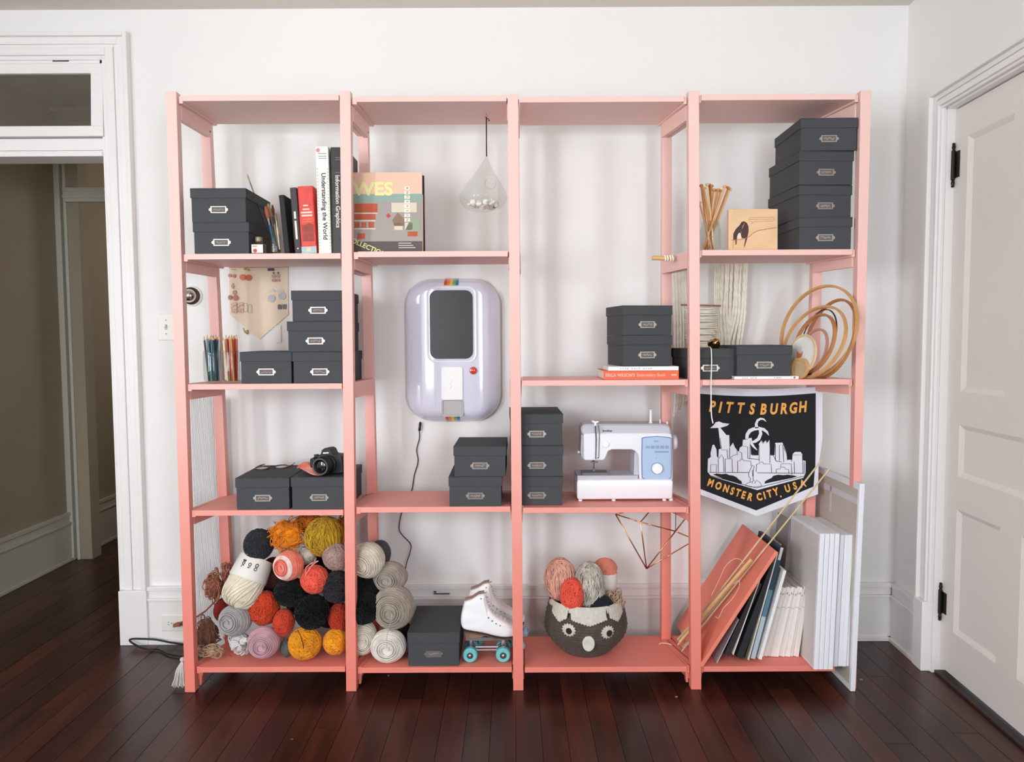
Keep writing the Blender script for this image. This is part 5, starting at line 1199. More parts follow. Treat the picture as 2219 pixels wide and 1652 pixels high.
# ================================================================== BAY 3: books under the boxes, sewing machine
def flatbook(label, pxl, pxr, pyt, z0, Yf, dp, m, name='book', group=None, yaw=0):
    xl, xr = XA(pxl, Yf, z0), XA(pxr, Yf, z0); h_ = ZA(pyt, Yf, xl) - z0; wd = xr - xl
    r_ = thing(name, label, 'book', (xl, Yf, z0), rad(yaw), group); t = .002
    b = MB(); b.box(0, wd, 0, dp, 0, t); b.box(0, wd, 0, dp, h_ - t, h_); b.box(0, wd, 0, t, t, h_ - t); obj('cover', b, m, r_, bevel=.0006, W=False)
    b = MB(); b.box(.004, wd - .004, t, dp - .004, t, h_ - t); obj('pages', b, M_paper, r_, W=False); return r_, wd, h_, z0 + h_
z0 = on(2, 2); GB = 'books lying under the photo boxes'
r_, wd, h_, z1 = flatbook('thick orange hardback lying under the white book, third bay', 1308, 1471, 804, z0, .012, .215, mat('orange_cover', '#e4603c', .5), group=GB)
M_sal = mat('salmon_title', '#f4b39a', .7)
text('title', "ERICA WILSON'S", .0165, M_sal, T(wd * .22, -.0006, h_ * .5) @ FACE, r_, W=False, offs=.0006, sx=.9)
text('title', 'Embroidery Book', .0165, M_sal, T(wd * .63, -.0006, h_ * .5) @ FACE, r_, W=False, offs=.0002, sx=.92)
flat('imprint', [(wd * .9, h_ * .42), (wd * .97, h_ * .42), (wd * .97, h_ * .6), (wd * .9, h_ * .6)], M_sal, r_, -.0002, W=False)
r_, wd, h_, z1 = flatbook('thin white book lying between the orange book and the two photo boxes', 1318, 1470.5, 795, z1 + .0004, .013, .20, mat('white_cover2', '#eeecea', .45), group=GB)
text('title', 'DESIGNING WITH NATURAL FORMS', .0068, mat('grey_title', '#a9a6a3', .6), T(wd * .42, -.0006, h_ * .5) @ FACE, r_, W=False) if False else None
b = MB(); [b.box(wd * (.17 + .033 * i), wd * (.17 + .033 * i + R.uniform(.012, .024)), -.0006, 0, h_ * .3, h_ * R.choice((.62, .7))) for i in range(14) if i not in (4, 9)]
q = obj('small_lettering', b, mat('grey_title', '#b5b2af', .6), r_, W=False); q['kind'] = 'stuff'
z2 = pbox('lower black photo box standing on the white and orange books', 1349, 1461.5, 727, z1 + .0005, .03, yaw=8.5, d_=.215)
z2 = pbox('upper black photo box of the pair above the white and orange books', 1349, 1463, 662, z2 + .0005, .028, yaw=9.5, d_=.215)
z0 = on(3, 2)
r_, wd, h_, z1 = flatbook('flat white book lying under the small photo box beside the hoops', 1591.5, 1731, 816, z0, .012, .20, mat('white_cover2', '#eeecea', .45))
b = MB(); [b.box(wd * (.12 + .033 * i), wd * (.12 + .033 * i + R.uniform(.012, .024)), -.0006, 0, h_ * .3, h_ * .65) for i in (0, 1, 2, 4, 5, 6, 15, 16, 17, 18)]
q = obj('small_lettering', b, mat('grey_title', '#b5b2af', .6), r_, W=False); q['kind'] = 'stuff'
b = MB(); b.box(wd * .92, wd * .945, -.0006, 0, h_ * .25, h_ * .8); obj('publisher_mark', b, mat('red2_print', '#c04438', .7), r_, W=False)
pbox('black photo box on the flat white book beside the embroidery hoops', 1596, 1717, 749, z1 + .0005, .02, d_=.22)

# sewing machine
zs_ = SZ[(2, 3)] + .0006; Yf = .095; xs0 = XA(1250, Yf, zs_ + .03); xs1 = XA(1458.8, Yf, zs_ + .03)
root = thing('sewing_machine', 'white sewing machine with pale blue control panel and round dial', 'sewing machine', (xs0, Yf, zs_))
M_sw = mat('machine_white', '#e9e8ee', .28, coat=.2); M_swg = mat('machine_grey', '#bcb9c2', .35); M_blue = mat('panel_blue', '#a9c0dc', .3)
def sp(X, Y_, y=0.0):        # crop pixel of the machine -> local x,z on depth Yf+y
    p = P(1230 + X / 6.885, 870 + Y_ / 6.885, Yf + y); return (p.x - xs0, p.z - zs_)
def sbox(mb, X0, X1, Y0, Y1, ya, yb, mi=0):
    a = sp(X0, Y0); c = sp(X1, Y1); mb.box(a[0], c[0], ya, yb, c[1], a[1], mi)
foot = .008
b = MB(); a = sp(140, 1172); c = sp(1572, 1480); W_ = c[0] - a[0]; H_ = a[1] - foot; Dp = .155
b.loft([[(x, y, z) for x, y, z in ((a[0] + i_, .0 + i_, z_), (c[0] - i_, .0 + i_, z_), (c[0] - i_, Dp - i_, z_), (a[0] + i_, Dp - i_, z_))] for i_, z_ in ((.006, foot), (.001, foot + .008), (0, a[1] - .012), (.004, a[1]))])
obj('base', b, M_sw, root, True, bevel=.004, W=False)
b = MB(); sbox(b, 150, 1060, 1120, 1176, .012, Dp - .01); obj('bed_plate', b, M_swg, root, bevel=.002, W=False)
for X in (160, 660, 1420, 1520):
    b = MB(); p = sp(X, 1490); b.cyl((p[0] + .01, .02, 0), (p[0] + .01, .02, foot + .002), .008, n=12); obj('foot', b, M_white, root, W=False)
# front housing: head, arm and column as one C shape
Cp = [sp(*p, .018) for p in ((236, 490), (262, 474), (1480, 470), (1540, 480), (1562, 520), (1572, 1172), (1068, 1172), (1062, 880), (1050, 800), (1010, 745), (950, 722), (660, 722), (610, 745), (585, 800), (560, 862), (535, 882), (262, 882), (236, 862))]
b = MB(); b.prism(Cp, .018, .115); obj('housing', b, M_sw, root, True, bevel=.0045, W=False)
Tp = [sp(*p, .03) for p in ((196, 400), (230, 350), (280, 338), (1440, 338), (1520, 360), (1548, 420), (1560, 500), (1570, 880), (1480, 900), (240, 880), (190, 790))]
b = MB(); b.prism([sp(*p, .03) for p in ((196, 400), (230, 350), (280, 338), (1440, 338), (1520, 360), (1548, 420), (1560, 500), (236, 500), (204, 500))], .030, .135); obj('top_cover', b, M_swg, root, True, bevel=.008, W=False)
b = MB(); b.prism([sp(*p, .03) for p in ((204, 498), (240, 498), (240, 870), (200, 830), (190, 760))], .030, .125); obj('end_cover', b, M_swg, root, True, bevel=.004, W=False)
b = MB(); b.prism([sp(*p, .05) for p in ((600, 700), (1065, 700), (1065, 1140), (600, 1140))], .100, .13); obj('rear_wall', b, mat('machine_shade_grey', '#c9c4cb', .5), root, bevel=.002, W=False) if False else None
b = MB(); b.prism([sp(*p, .05) for p in ((985, 745), (1065, 745), (1065, 1150), (850, 1150), (900, 1130), (975, 1090))], .03, .115); obj('throat_side', b, M_swg, root, True, bevel=.003, W=False)
# slots of the take-up lever
b = MB(); b.prism([sp(*p, .018) for p in ((408, 370), (424, 370), (432, 575), (424, 860), (414, 860), (418, 575))], .014, .0177); b.prism([sp(*p, .018) for p in ((456, 350), (466, 350), (478, 440), (466, 845), (440, 852), (440, 842), (460, 838), (470, 440))], .014, .0177)
obj('thread_slot', b, mat('slot_dark', '#26252b', .5), root, W=False)
b = MB(); p = sp(402, 340); b.prism([sp(*q_, .05) for q_ in ((350, 300), (370, 276), (400, 290), (440, 284), (465, 300), (425, 318), (420, 352), (392, 352), (388, 316))], .03, .06); obj('presser_knob', b, M_white, root, bevel=.001, W=False)
p = sp(563, 640, .018); b = MB(); b.lathe([(.0135, 0), (.0135, .004), (.0115, .006), (.001, .006)], 28, T(p[0], .0178, p[1]) @ Matrix.Rotation(rad(90), 4, 'X')); obj('tension_disc', b, mat('disc_white', '#f6f5f5', .3), root, True, W=False)
for X in (585, 893, 1230):
    p = sp(X, 374, .05); b = MB(); b.lathe([(.017, 0), (.0165, .003), (.010, .0075), (.001, .009)], 24, T(p[0], .055, p[1] + .002)); obj('top_cap', b, M_white, root, True, W=False)
p = sp(1243, 325, .06); q0 = sp(1243, 122, .06); b = MB(); h9 = q0[1] - p[1]; b.lathe([(.0085, 0), (.0085, .002), (.0055, .004), (.0055, h9 - .004), (.0095, h9 - .002), (.0095, h9)], 20, T(p[0], .065, p[1])); obj('spool_pin', b, mat('spool_white', '#efeef0', .3), root, True, W=False)
b = MB(); p = sp(1380, 350, .06); b.cyl((p[0], .06, p[1] - .004), (p[0], .06, p[1] + .022), .0028, n=10); obj('winder_pin', b, M_white, root, W=False)
b = MB(); p = sp(1485, 350, .06); b.cyl((p[0], .06, p[1] - .004), (p[0], .06, p[1] + .013), .0034, n=10); obj('winder_stop', b, M_white, root, W=False)
b = MB(); p = sp(1590, 620, .06); b.lathe([(.026, 0), (.030, .004), (.030, .014), (.026, .018)], 28, T(p[0] - .006, .075, p[1]) @ Matrix.Rotation(rad(90), 4, 'Y')); obj('hand_wheel', b, M_sw, root, True, W=False)
b = MB(); p = sp(180, 770, .03); b.lathe([(.006, 0), (.007, .006), (.004, .009)], 14, T(p[0] + .002, .05, p[1]) @ Matrix.Rotation(rad(-90), 4, 'Y')); obj('side_knob', b, M_white, root, True, W=False)
# blue control panel
pp = [(1105, 545), (1160, 530), (1325, 518), (1490, 530), (1546, 545), (1550, 850), (1546, 1140), (1490, 1168), (1325, 1186), (1160, 1168), (1105, 1140), (1100, 850)]
b = MB(); b.prism([sp(*p, .018) for p in pp], .0145, .0175); o = obj('panel_border', b, mat('panel_border_blue', '#5d6c9c', .35), root, W=False)
b = MB(); cxp = sum(sp(*p, .018)[0] for p in pp) / 12; czp = sum(sp(*p, .018)[1] for p in pp) / 12
b.prism([(cxp + (sp(*p, .018)[0] - cxp) * .955, czp + (sp(*p, .018)[1] - czp) * .972) for p in pp], .013, .0143); pn = obj('control_panel', b, M_blue, root, W=False)
p = sp(1333, 1000, .01); Md = T(p[0], .0128, p[1]) @ Matrix.Rotation(rad(90), 4, 'X')
b = MB(); b.lathe([(.0235, 0), (.0235, .003), (.0228, .004)], 36, Md); obj('dial_ring', b, mat('dial_blue', '#8fa6cc', .35), pn, True, W=False)
b = MB(); b.lathe([(.0205, .003), (.0205, .011), (.019, .0125), (.0125, .0125), (.012, .0115), (.001, .0115)], 36, Md); obj('dial', b, mat('dial_white', '#f1f0f3', .3), pn, True, W=False)
M_pl = mat('panel_print', '#8d9fbe', .5)
for (X0, X1, Y0, Y1) in ((1285, 1355, 585, 608), (1165, 1230, 668, 700), (1240, 1300, 664, 705), (1312, 1370, 662, 706), (1382, 1440, 662, 706), (1452, 1508, 662, 706), (1300, 1508, 742, 768), (1314, 1328, 838, 856)):
    a = sp(X0, Y0, .013); c = sp(X1, Y1, .013); b = MB(); b.box(a[0], c[0], .0124, .0129, c[1], a[1]); obj('print', b, M_pl, pn, W=False)
text('wordmark', 'brother', .0115, mat('wordmark_grey', '#5f5a66', .5), T(sp(594, 440, .03)[0], .0292, sp(594, 440, .03)[1]) @ FACE, root, W=False, offs=.0005, sx=1.05)
# needle, presser foot and plate
b = MB(); p = sp(396, 880, .04); e_ = sp(396, 1060, .04); b.tube([(p[0], .05, p[1] + .004), (e_[0], .05, e_[1] + .004)], .0024, 8); b.tube([(p[0] - .001, .05, p[1] + .004), (p[0] - .001, .05, p[1] - .012)], .0045, 10); b.box(p[0] - .012, p[0] + .015, .045, .053, p[1] - .011, p[1] - .006); b.box(p[0] - .005, p[0] + .004, .043, .056, e_[1] + .004, e_[1] + .016)
obj('needle_bar', b, mat('needle_steel', '#7a757b', .25, 1), root, W=False)
b = MB(); p = sp(215, 1075, .03); e_ = sp(596, 1110, .03); b.box(p[0], e_[0], .02, .085, e_[1], p[1] + .004); obj('needle_plate', b, mat('plate_dark', '#77727a', .3, .7), root, bevel=.001, W=False)

# copper wire polyhedron hanging under the board
M_cop = mat('copper_wire', '#d9a272', .2, 1.0)
vt = {k: P(*v) for k, v in dict(A=(1334, 1115, .12), B=(1388, 1132, .045), C=(1464, 1152, .10), H=(1507, 1170, .16), E=(1401, 1233, .12), T=(1420, 1094, .20), U=(1488, 1120, .24)).items()}
root = thing('wire_polyhedron', 'copper wire polyhedron hanging below the sewing machine shelf', 'hanging ornament', tuple(vt['E']))
for a, c in ('AB', 'BC', 'CH', 'AE', 'BE', 'CE', 'HE', 'BT', 'AT', 'TU', 'UH', 'CU', 'UE'):
    b = MB(); b.tube([vt[a], vt[c]], .0024, 8); obj('wire', b, M_cop, root, 'all')
b = MB(); zt = SZ[(2, 3)] - TB; b.tube([vt['C'], (vt['C'].x, vt['C'].y, zt)], .0014, 6); obj('hanging_thread', b, mat('maroon_thread', '#5a2f2b', .7), root)

# ================================================================== BAY 4 TOP: needles, plaque
z0 = on(3, 1); Yj = .075; xj = XA(1539, Yj, z0); rj = .040; hj = .115
root = thing('needle_jar', 'clear glass jar of wooden knitting needles beside the fourth post', 'jar', (xj, Yj, z0))
b = MB(); b.lathe([(.001, .001), (rj * .9, .001), (rj, .01), (rj, hj * .72), (rj * .86, hj * .88), (rj * .82, hj), (rj * .78, hj), (rj * .82, hj * .86), (rj * .95, hj * .7), (rj * .95, .012), (.001, .006)], 36); obj('jar_glass', b, M_glass, root, 'all', W=False)
tips = [((180, 215), (330, 1440), 0), ((300, 192), (440, 1440), 0), ((205, 262), (420, 1430), .02), ((385, 225), (300, 1420), .02), ((240, 270), (450, 1450), .015), ((430, 300), (260, 1430), .02), ((520, 300), (240, 1440), .0), ((565, 320), (280, 1400), .02), ((645, 235), (220, 1440), -.01), ((712, 262), (260, 1430), .01), ((745, 290), (300, 1410), .025), ((150, 560), (390, 1440), -.01), ((340, 205), (380, 1450), .03), ((480, 310), (330, 1450), .03)]
for i, (a, c, dy) in enumerate(tips):
    Yt = Yj + dy * 1.2; tp = P(1500 + a[0] / 9.18, 380 + a[1] / 9.18, Yt); bt = P(1500 + c[0] / 9.18, 380 + c[1] / 9.18, Yj + dy * .6); bt.z = z0 + .008
    L_ = (tp - bt); w_ = ('amber knitting needle at the far left of the jar, tall', 'pale knitting needle with the highest knob in the jar', 'honey knitting needle second from the left in the jar', 'amber knitting needle right behind the highest pale one', 'pale knitting needle low between the two left ones', 'honey knitting needle with a knob in the middle of the jar', 'amber knitting needle right of the jar middle, upright', 'pale knitting needle beside the upright amber one', 'honey knitting needle leaning right with a broad pale knob',
           'amber knitting needle leaning right, second from the right', 'pale knitting needle leaning furthest right in the jar', 'honey knitting needle lowest at the left rim of the jar', 'amber knitting needle behind the highest knob', 'pale knitting needle hidden mid jar behind the others')[i]
    rt = thing('knitting_needle', w_, 'knitting needle', tuple(bt), group='wooden knitting needles in the jar')
    m = mat('needle_' + str(i % 3), ['#c9834a', '#ecc890', '#dca66a'][i % 3], .4, var=.08)
    b = MB(); b.tube([bt, bt + L_ * .05, tp], [.0008, .0036, .0036], 8); obj('shaft', b, m, rt, True)
    d = L_.normalized(); M = Matrix.Translation(tp) @ d.to_track_quat('Z', 'Y').to_matrix().to_4x4(); b = MB(); b.lathe([(.006, -.002), (.0075, .0), (.0075, .004), (.005, .0065), (.001, .007)], 14, M); obj('knob', b, m, rt, True)
Yp = .06; pw = lambda X, Y_: P(1500 + X / 9.18, 380 + Y_ / 9.18, Yp)
a = pw(730, 668); c = pw(1700, 1466); root = thing('bird_plaque', 'square light wood plaque with two dark birds on a branch', 'plaque', ((a.x + c.x) / 2, Yp, z0), rot=(rad(-2), 0, 0))
ox, oz = (a.x + c.x) / 2, z0
def L2(X, Y_): p = pw(X, Y_); return (p.x - ox, p.z - oz)
b = MB(); b.box(a.x - ox, c.x - ox, 0, .019, 0, a.z - oz); obj('wood_block', b, mat('maple_block', '#e3bd93', .6, var=.06, vscale=18, bump=.1), root, bevel=.001, W=False)
M_bird = mat('bird_print', '#4a2f2b', .7); M_bel = mat('belly_print', '#ecd9c4', .7); M_br = mat('branch_print', '#b88757', .7)
flat('bird_print', [L2(*p) for p in ((818, 1290), (822, 1160), (870, 1070), (950, 990), (985, 930), (1040, 910), (1060, 930), (1010, 1000), (985, 1090), (965, 1150), (930, 1140), (895, 1220), (880, 1380), (860, 1380), (862, 1300))], M_bird, root, 0, W=False)
flat('bird_print', [L2(*p) for p in ((1040, 912), (1095, 945), (1125, 1020), (1125, 1130), (1100, 1230), (1095, 1265), (1050, 1400), (1025, 1450), (1045, 1340), (1060, 1255), (990, 1250), (970, 1180), (985, 1090), (1020, 1010), (1060, 930))], M_bird, root, 0, W=False)
flat('belly_print', [L2(*p) for p in ((895, 1260), (905, 1190), (935, 1140), (965, 1170), (980, 1250))], M_bel, root, -.0006, W=False)
b = MB(); pts = [L2(*p) for p in ((780, 1292), (900, 1285), (1010, 1272), (1120, 1230), (1220, 1145), (1320, 1095), (1480, 1070), (1685, 1038))]
b.tube([(x, -.0004, z) for x, z in pts], .0013, 5); b.tube([(x, -.0004, z) for x, z in [L2(815, 1290), L2(812, 1460)]], .0011, 5); obj('branch_print', b, M_br, root, W=False)
b = MB(); bb = [L2(*p) for p in ((1160, 832), (1620, 832), (1648, 870), (1620, 905), (1300, 918), (1225, 925), (1180, 970), (1200, 918), (1150, 910), (1130, 872))]; b.tube([(x, -.0004, z) for x, z in bb], .0008, 4, closed=True); obj('speech_bubble', b, M_br, root, W=False)
b = MB(); pts = [L2(1160 + 440 * i / 60, 872 + (8 if i % 2 else -7) * (0 if i in (22, 23, 28, 29) else 1)) for i in range(61)]; b.tube([(x, -.0004, z) for x, z in pts], .0005, 4); obj('handwriting', b, M_br, root, W=False)

# ================================================================== BAY 4 SECOND: macrame, bell, hoops
M_rope = yarn_mat('macrame', '#faf1e2', var=.08, vscale=40)
Ym = .40; zt = SZ[(3, 1)] - .01
root = thing('macrame_hanging', 'cream macrame wall hanging with long twisted cords behind the fourth post', 'wall hanging', tuple(P(1545, 560, Ym)))
def cord(pts, r_=.004, m=None, name='cord'):
    p = smooth_pts(pts, 8); b = MB()
    for ph in (0, 2.1, 4.2):
        b.tube([v + Vector((math.cos(i * .9 + ph), math.sin(i * .9 + ph), 0)) * r_ * .5 for i, v in enumerate(p)], r_ * .55, 5)
    return obj(name, b, m or M_rope, root, 'all')
for i in range(9):
    x0 = 1566 + i * 6.8; x1 = 1562 + i * 4.6 + 6 * math.sin(i); xm = x0 - 1 - .3 * i
    cord([P(x0 + 1, 540, Ym - .004 * (i % 3)), P(xm + 2 * math.sin(i * 2), 620, Ym - .008), P(xm - 3, 680, Ym - .006), P(x1 + 1, 740, Ym - .004 * (i % 2)), P(x1 - 3, 775, Ym), P(x1 - 4, 812, Ym)], .0062 + .001 * (i % 2))
for i in range(5):
    x0 = 1459 + i * 6.4; cord([P(x0, 560, Ym - .004 * (i % 2)), P(x0 + 1, 640, Ym - .005), P(x0 + 3, 720, Ym), P(x0 + 2, 800, Ym), P(x0 + 4, 860, Ym), P(x0 + 1, 905 - i * 9, Ym)], .0056)
for i in range(4): cord([P(1551 + i * 4.5, 560, Ym), P(1549 + i * 4, 640, Ym - .003), P(1553 + i * 4.5, 700, Ym), P(1556 + i * 3, 800, Ym)], .004)
b = MB(); b.tube([P(1476, 661, Ym - .01), P(1562, 663, Ym - .012)], .0035, 8); obj('crossbar', b, mat('twig_brown', '#a0714d', .7), root, True)
b = MB(); n = 0
for i in range(20):
    y = 667 + i * 4.6; b.tube([P(1484 + (i > 14) * 3, y + 1.5 * math.sin(i), Ym - .006), P(1520, y + 2 + 1.2 * math.sin(i * 2), Ym - .009), P(1556 - i * .3, y + 1.5, Ym - .004)], .0046, 6)
o = obj('woven_rows', b, M_rope, root, 'all'); o['kind'] = 'stuff'
for i, dy in enumerate((.215, .218)):
    pass
b = MB(); b.tube([P(1413, 559, .10), P(1461, 560.5, .10)], .0085, 12); obj('dowel', b, M_wood, root, True)
for k, x_ in enumerate((1441, 1446, 1452, 1457)):
    c = P(x_, 560, .10); b = MB(); b.tube([c + Vector((.0012 * math.sin(a * 2), .011 * math.cos(a), .011 * math.sin(a))) for a in np.linspace(0, 2 * math.pi, 18)[:-1]], .0032, 6, closed=True); obj('knot', b, M_rope, root, 'all')
zb2 = SZ[(3, 2)] + .0
# bell on the photo box with white cord
M_brs = mat('brass', '#b8935a', .16, 1.0); c = P(1551, 740, .11); bz = ZA(756, .05, XA(1550, .05, SZ[(3, 2)] + .1))
root = thing('brass_bell', 'small brass bell on the photo box, its white cord hanging over the shelf edge', 'bell', (c.x, .11, bz + .0005))
M = T(c.x, .11, bz + .022) @ Matrix.Rotation(rad(62), 4, 'X') @ Matrix.Rotation(rad(10), 4, 'Y')
b = MB(); b.lathe([(.026, -.018), (.025, -.014), (.020, -.004), (.017, .006), (.012, .013), (.004, .017), (.003, .020)], 32, M, False); o = obj('bell_body', b, M_brs, root, 'all'); m_ = o.modifiers.new('solid', 'SOLIDIFY'); m_.thickness = .0015
b = MB(); b.ell(M @ Vector((0, 0, -.014)), .0075, .0075, .0075, 14, 10); obj('clapper', b, M_brs, root, 'all')
b = MB(); b.tube([c + Vector((.0 + .0085 * math.cos(a), .012, .034 + .011 * math.sin(a) - (c.z - bz - .022))) for a in np.linspace(0, 2 * math.pi, 20)[:-1]], .0018, 6, closed=True); obj('bell_ring', b, M_brs, root, 'all')
b = MB(); b.tube(smooth_pts([P(1536, 752, .09), P(1540, 754, .06), P(1541.5, 762, .045), P(1542, 790, .035), P(1541, 822, -.004), P(1541, 850, -.006), P(1541, 880, -.006), P(1542, 902, -.006), P(1545, 918, -.006)]), .0023, 8); obj('cord', b, M_white, root, 'all')
# hoops
M_hp = mat('hoop_beech', '#d7a26c', .45, var=.1, vscale=20); M_hpr = mat('hoop_bamboo', '#bd7f4e', .4, var=.12, vscale=20)
def hoop(label, cx, cy, a_, ratio, tilt, Y, m, bandw=.010, th=.004, fill=None, screw=True, sgn=1):
    c = P(cx, cy, Y); Rr = a_ * (Y - CAM_LOC.y) / FPX; t = rad(tilt)
    u = Vector((math.sin(t), 0, math.cos(t))); w_ = Vector((math.cos(t), 0, -math.sin(t))) * ratio + Vector((0, sgn, 0)) * math.sqrt(1 - ratio ** 2); n_ = u.cross(w_).normalized()
    low = c.z - Rr * math.cos(t) * 1.0
    root = thing('embroidery_hoop', label, 'embroidery hoop', (c.x, Y, c.z), group='wooden embroidery hoops')
    N = 56
    for k, r0 in enumerate((Rr, Rr - th - .0008)):
        rings = []
        for i in range(N):
            a = 2 * math.pi * i / N; d = u * math.cos(a) + w_ * math.sin(a)
            rings.append([c + d * (r0 - th) - n_ * bandw / 2, c + d * r0 - n_ * bandw / 2, c + d * r0 + n_ * bandw / 2, c + d * (r0 - th) + n_ * bandw / 2])
        b = MB(); V = [tuple(q) for r_ in rings for q in r_]; F = [(4 * i + j, 4 * i + (j + 1) % 4, 4 * ((i + 1) % N) + (j + 1) % 4, 4 * ((i + 1) % N) + j) for i in range(N) for j in range(4)]
        b.add(V, F); obj('outer_ring' if k == 0 else 'inner_ring', b, m, root, True)
    if screw:
        a = rad(screw if screw is not True else 200); d = u * math.cos(a) + w_ * math.sin(a); s0 = c + d * (Rr + .004); tt = (w_ * math.cos(a) - u * math.sin(a)).normalized()
        b = MB(); b.tube([s0 - tt * .012, s0 + tt * .012], .0032, 8); b.tube([s0 + tt * .010, s0 + tt * .017], .005, 8); obj('screw', b, mat('hoop_screw', '#2d2826', .35, .8), root, True)
    if fill:
        b = MB(); b.add([c + (u * math.cos(2 * math.pi * i / 40) + w_ * math.sin(2 * math.pi * i / 40)) * (Rr - th) for i in range(40)], [tuple(range(40))]); obj('fabric', b, fill, root)
    return root, c, u, w_, n_
hoop('largest embroidery hoop, standing upright behind all the others', 1771, 718, 103, .40, 15, .11, M_hp, .012, screw=175, sgn=-1)
hoop('second tallest embroidery hoop nested just inside the largest one', 1796, 735, 90, .14, 16, .10, M_hpr, .010, screw=False, sgn=-1)
hoop('middle sized embroidery hoop leaning furthest to the left', 1762, 742, 86, .34, 24, .09, M_hp, .011, screw=170, sgn=-1)
hoop('thin dark embroidery hoop seen as a black arc inside the wooden ones', 1772, 738, 70, .1, 14, .10, mat('dark_hoop', '#3a2a26', .4), .003, .002, screw=False, sgn=-1)
hoop('medium brown embroidery hoop in front of the leaning one', 1763, 745, 68, .2, 18, .075, M_hpr, .012, screw=168, sgn=-1)
hoop('pinkish embroidery hoop inside the medium brown one', 1762, 760, 50, .15, 16, .07, mat('hoop_pink', '#c99482', .45), .008, screw=165, sgn=-1)
rt, c, u, w_, n_ = hoop('small pale embroidery hoop holding white fabric with an orange fox', 1738, 769, 45, .26, 10, .055, mat('hoop_pale', '#e3c7a6', .45), .008, fill=mat('white_fabric', '#e9e5df', .9), screw=False, sgn=-1)
def onf(a, c_): return c + u * c_ * .03 + w_ * a * .03 - n_ * .0015 * (1 if n_.y > 0 else -1)
b = MB(); fx = [onf(*p) for p in ((-.95, -.4), (-1.05, .45), (-.62, .1), (-.25, .12), (.1, .5), (.1, -.1), (-.15, -.5), (-.45, -.75))]; b.add([tuple(p) for p in fx], [tuple(range(8))]); o = obj('fox_embroidery', b, mat('fox_orange', '#dd7a50', .8), rt)
rt, c, u, w_, n_ = hoop('smallest embroidery hoop low beside the photo box', 1733, 799, 23, .5, 10, .03, M_hp, .008, fill=mat('straw_fabric', '#b99b77', .8), screw=False, sgn=-1)
# ================================================================== BAY 4 BOTTOM
zf = SZ[(3, 4)] + .0006; Q6 = lambda X, Y_, Y: P(1440 + X / 3.176, 1000 + Y_ / 3.176, Y)
# spare coral board leaning, top towards the right
def slab(name, label, cat, bf, tf, Y0, Y1, th, m, group=None, side=1):
    """upright sheet: bf, tf = front bottom / top pixels, reaches from Y0 to Y1; th grows to the left (side=-1) or right"""
    a = P(*bf, Y0); c = P(*tf, Y0); d = Vector((c.x - a.x, 0, c.z - a.z)); n_ = Vector((d.z, 0, -d.x)).normalized() * th * side
    if n_.z + a.z < a.z and side > 0: pass
    b = MB(); y = Vector((0, Y1 - Y0, 0)); V = [a, a + n_, a + n_ + y, a + y, c, c + n_, c + n_ + y, c + y]
    if side < 0: V = [a + n_, a, a + y, a + n_ + y, c + n_, c, c + y, c + n_ + y]
    lo = min(v.z for v in V[:4]); sh = Vector((0, 0, max(0, zf - lo))) if a.z > zf - .06 else Vector((0, 0, 0))
    b.hexa([v + sh for v in V]); o = obj(name, b, m, bevel=.0008)
    if cat: tag(o, label, cat, group); base_at(o, ((V[0] + V[2]) / 2) + sh)
    return o
bm = MB(); a = P(1523, 1456.5, -.004); c = P(1687, 1198, -.004); a.z = max(a.z, zf)
d = (c - a); n_ = Vector((-d.z, 0, d.x)).normalized() * .014
b = MB(); y = Vector((0, .40, 0)); b.hexa([a + n_, a, a + y, a + n_ + y, c + n_, c, c + y, c + n_ + y]); b_lo = 0
o = obj('spare_shelf_board', b, mat('coral_board', '#ea8470', .6, var=.05, vscale=4), bevel=.001); tag(o, 'wide coral painted board leaning across the bottom of the fourth bay', 'board'); base_at(o, a)
NL = n_ / .014                                     # unit normal pointing up-left off the coral board
# bamboo sticks resting on the board
M_bam = mat('bamboo', '#d0b48c', .5, var=.1, vscale=20)
def stick(label, p0, p1, r_, m=M_bam, rect=False, name='wooden_stick'):
    root_ = None; b = MB()
    b.tube([p0, p0 + (p1 - p0) * .5, p1], r_, 8 if not rect else 4); o = obj(name, b, m, smooth=not rect); tag(o, label, 'stick', 'sticks leaning over the coral board'); base_at(o, p0); return o
stick('longest thin bamboo stick leaning over the pennant corner', P(1469, 1398, .13), P(1780, 998, .03), .0034)
stick('second thin bamboo stick, its top ending right of the pennant', P(1477, 1412, .11), P(1797, 1017, .04), .0034)
stick('thick pale wooden slat lying on the coral board, shortest of the sticks', P(1474, 1392, .10), P(1629, 1213, .045), .0075, mat('pale_slat', '#dcb27e', .55), True)
stick('short beige stick poking out left of the fourth post at the shelf', P(1469, 1388, .15), P(1560, 1285, .09), .0060, mat('beige_slat', '#cbb08a', .6), True)
stick('grey beige stick behind the pale slat on the coral board', P(1480, 1404, .14), P(1622, 1222, .07), .0045, mat('grey_slat', '#b8a689', .6))
b = MB(); b.tube(smooth_pts([P(1542, 1290, .03), P(1556, 1262, .028), P(1572, 1228, .025), P(1590, 1212, .022), P(1604, 1213, .022), P(1611, 1222, .02)]), .0012, 6); b.tube(smooth_pts([P(1590, 1266, .02), P(1602, 1258, .018), P(1600, 1276, .018), P(1585, 1300, .02), P(1568, 1318, .02), P(1562, 1330, .02), P(1556, 1340, .022), P(1550, 1336, .022)]), .0012, 6)
o = obj('pink_wire', b, mat('pink_wire', '#e9b7a3', .4)); tag(o, 'thin pale pink wire looping beside the sticks on the coral board', 'wire')
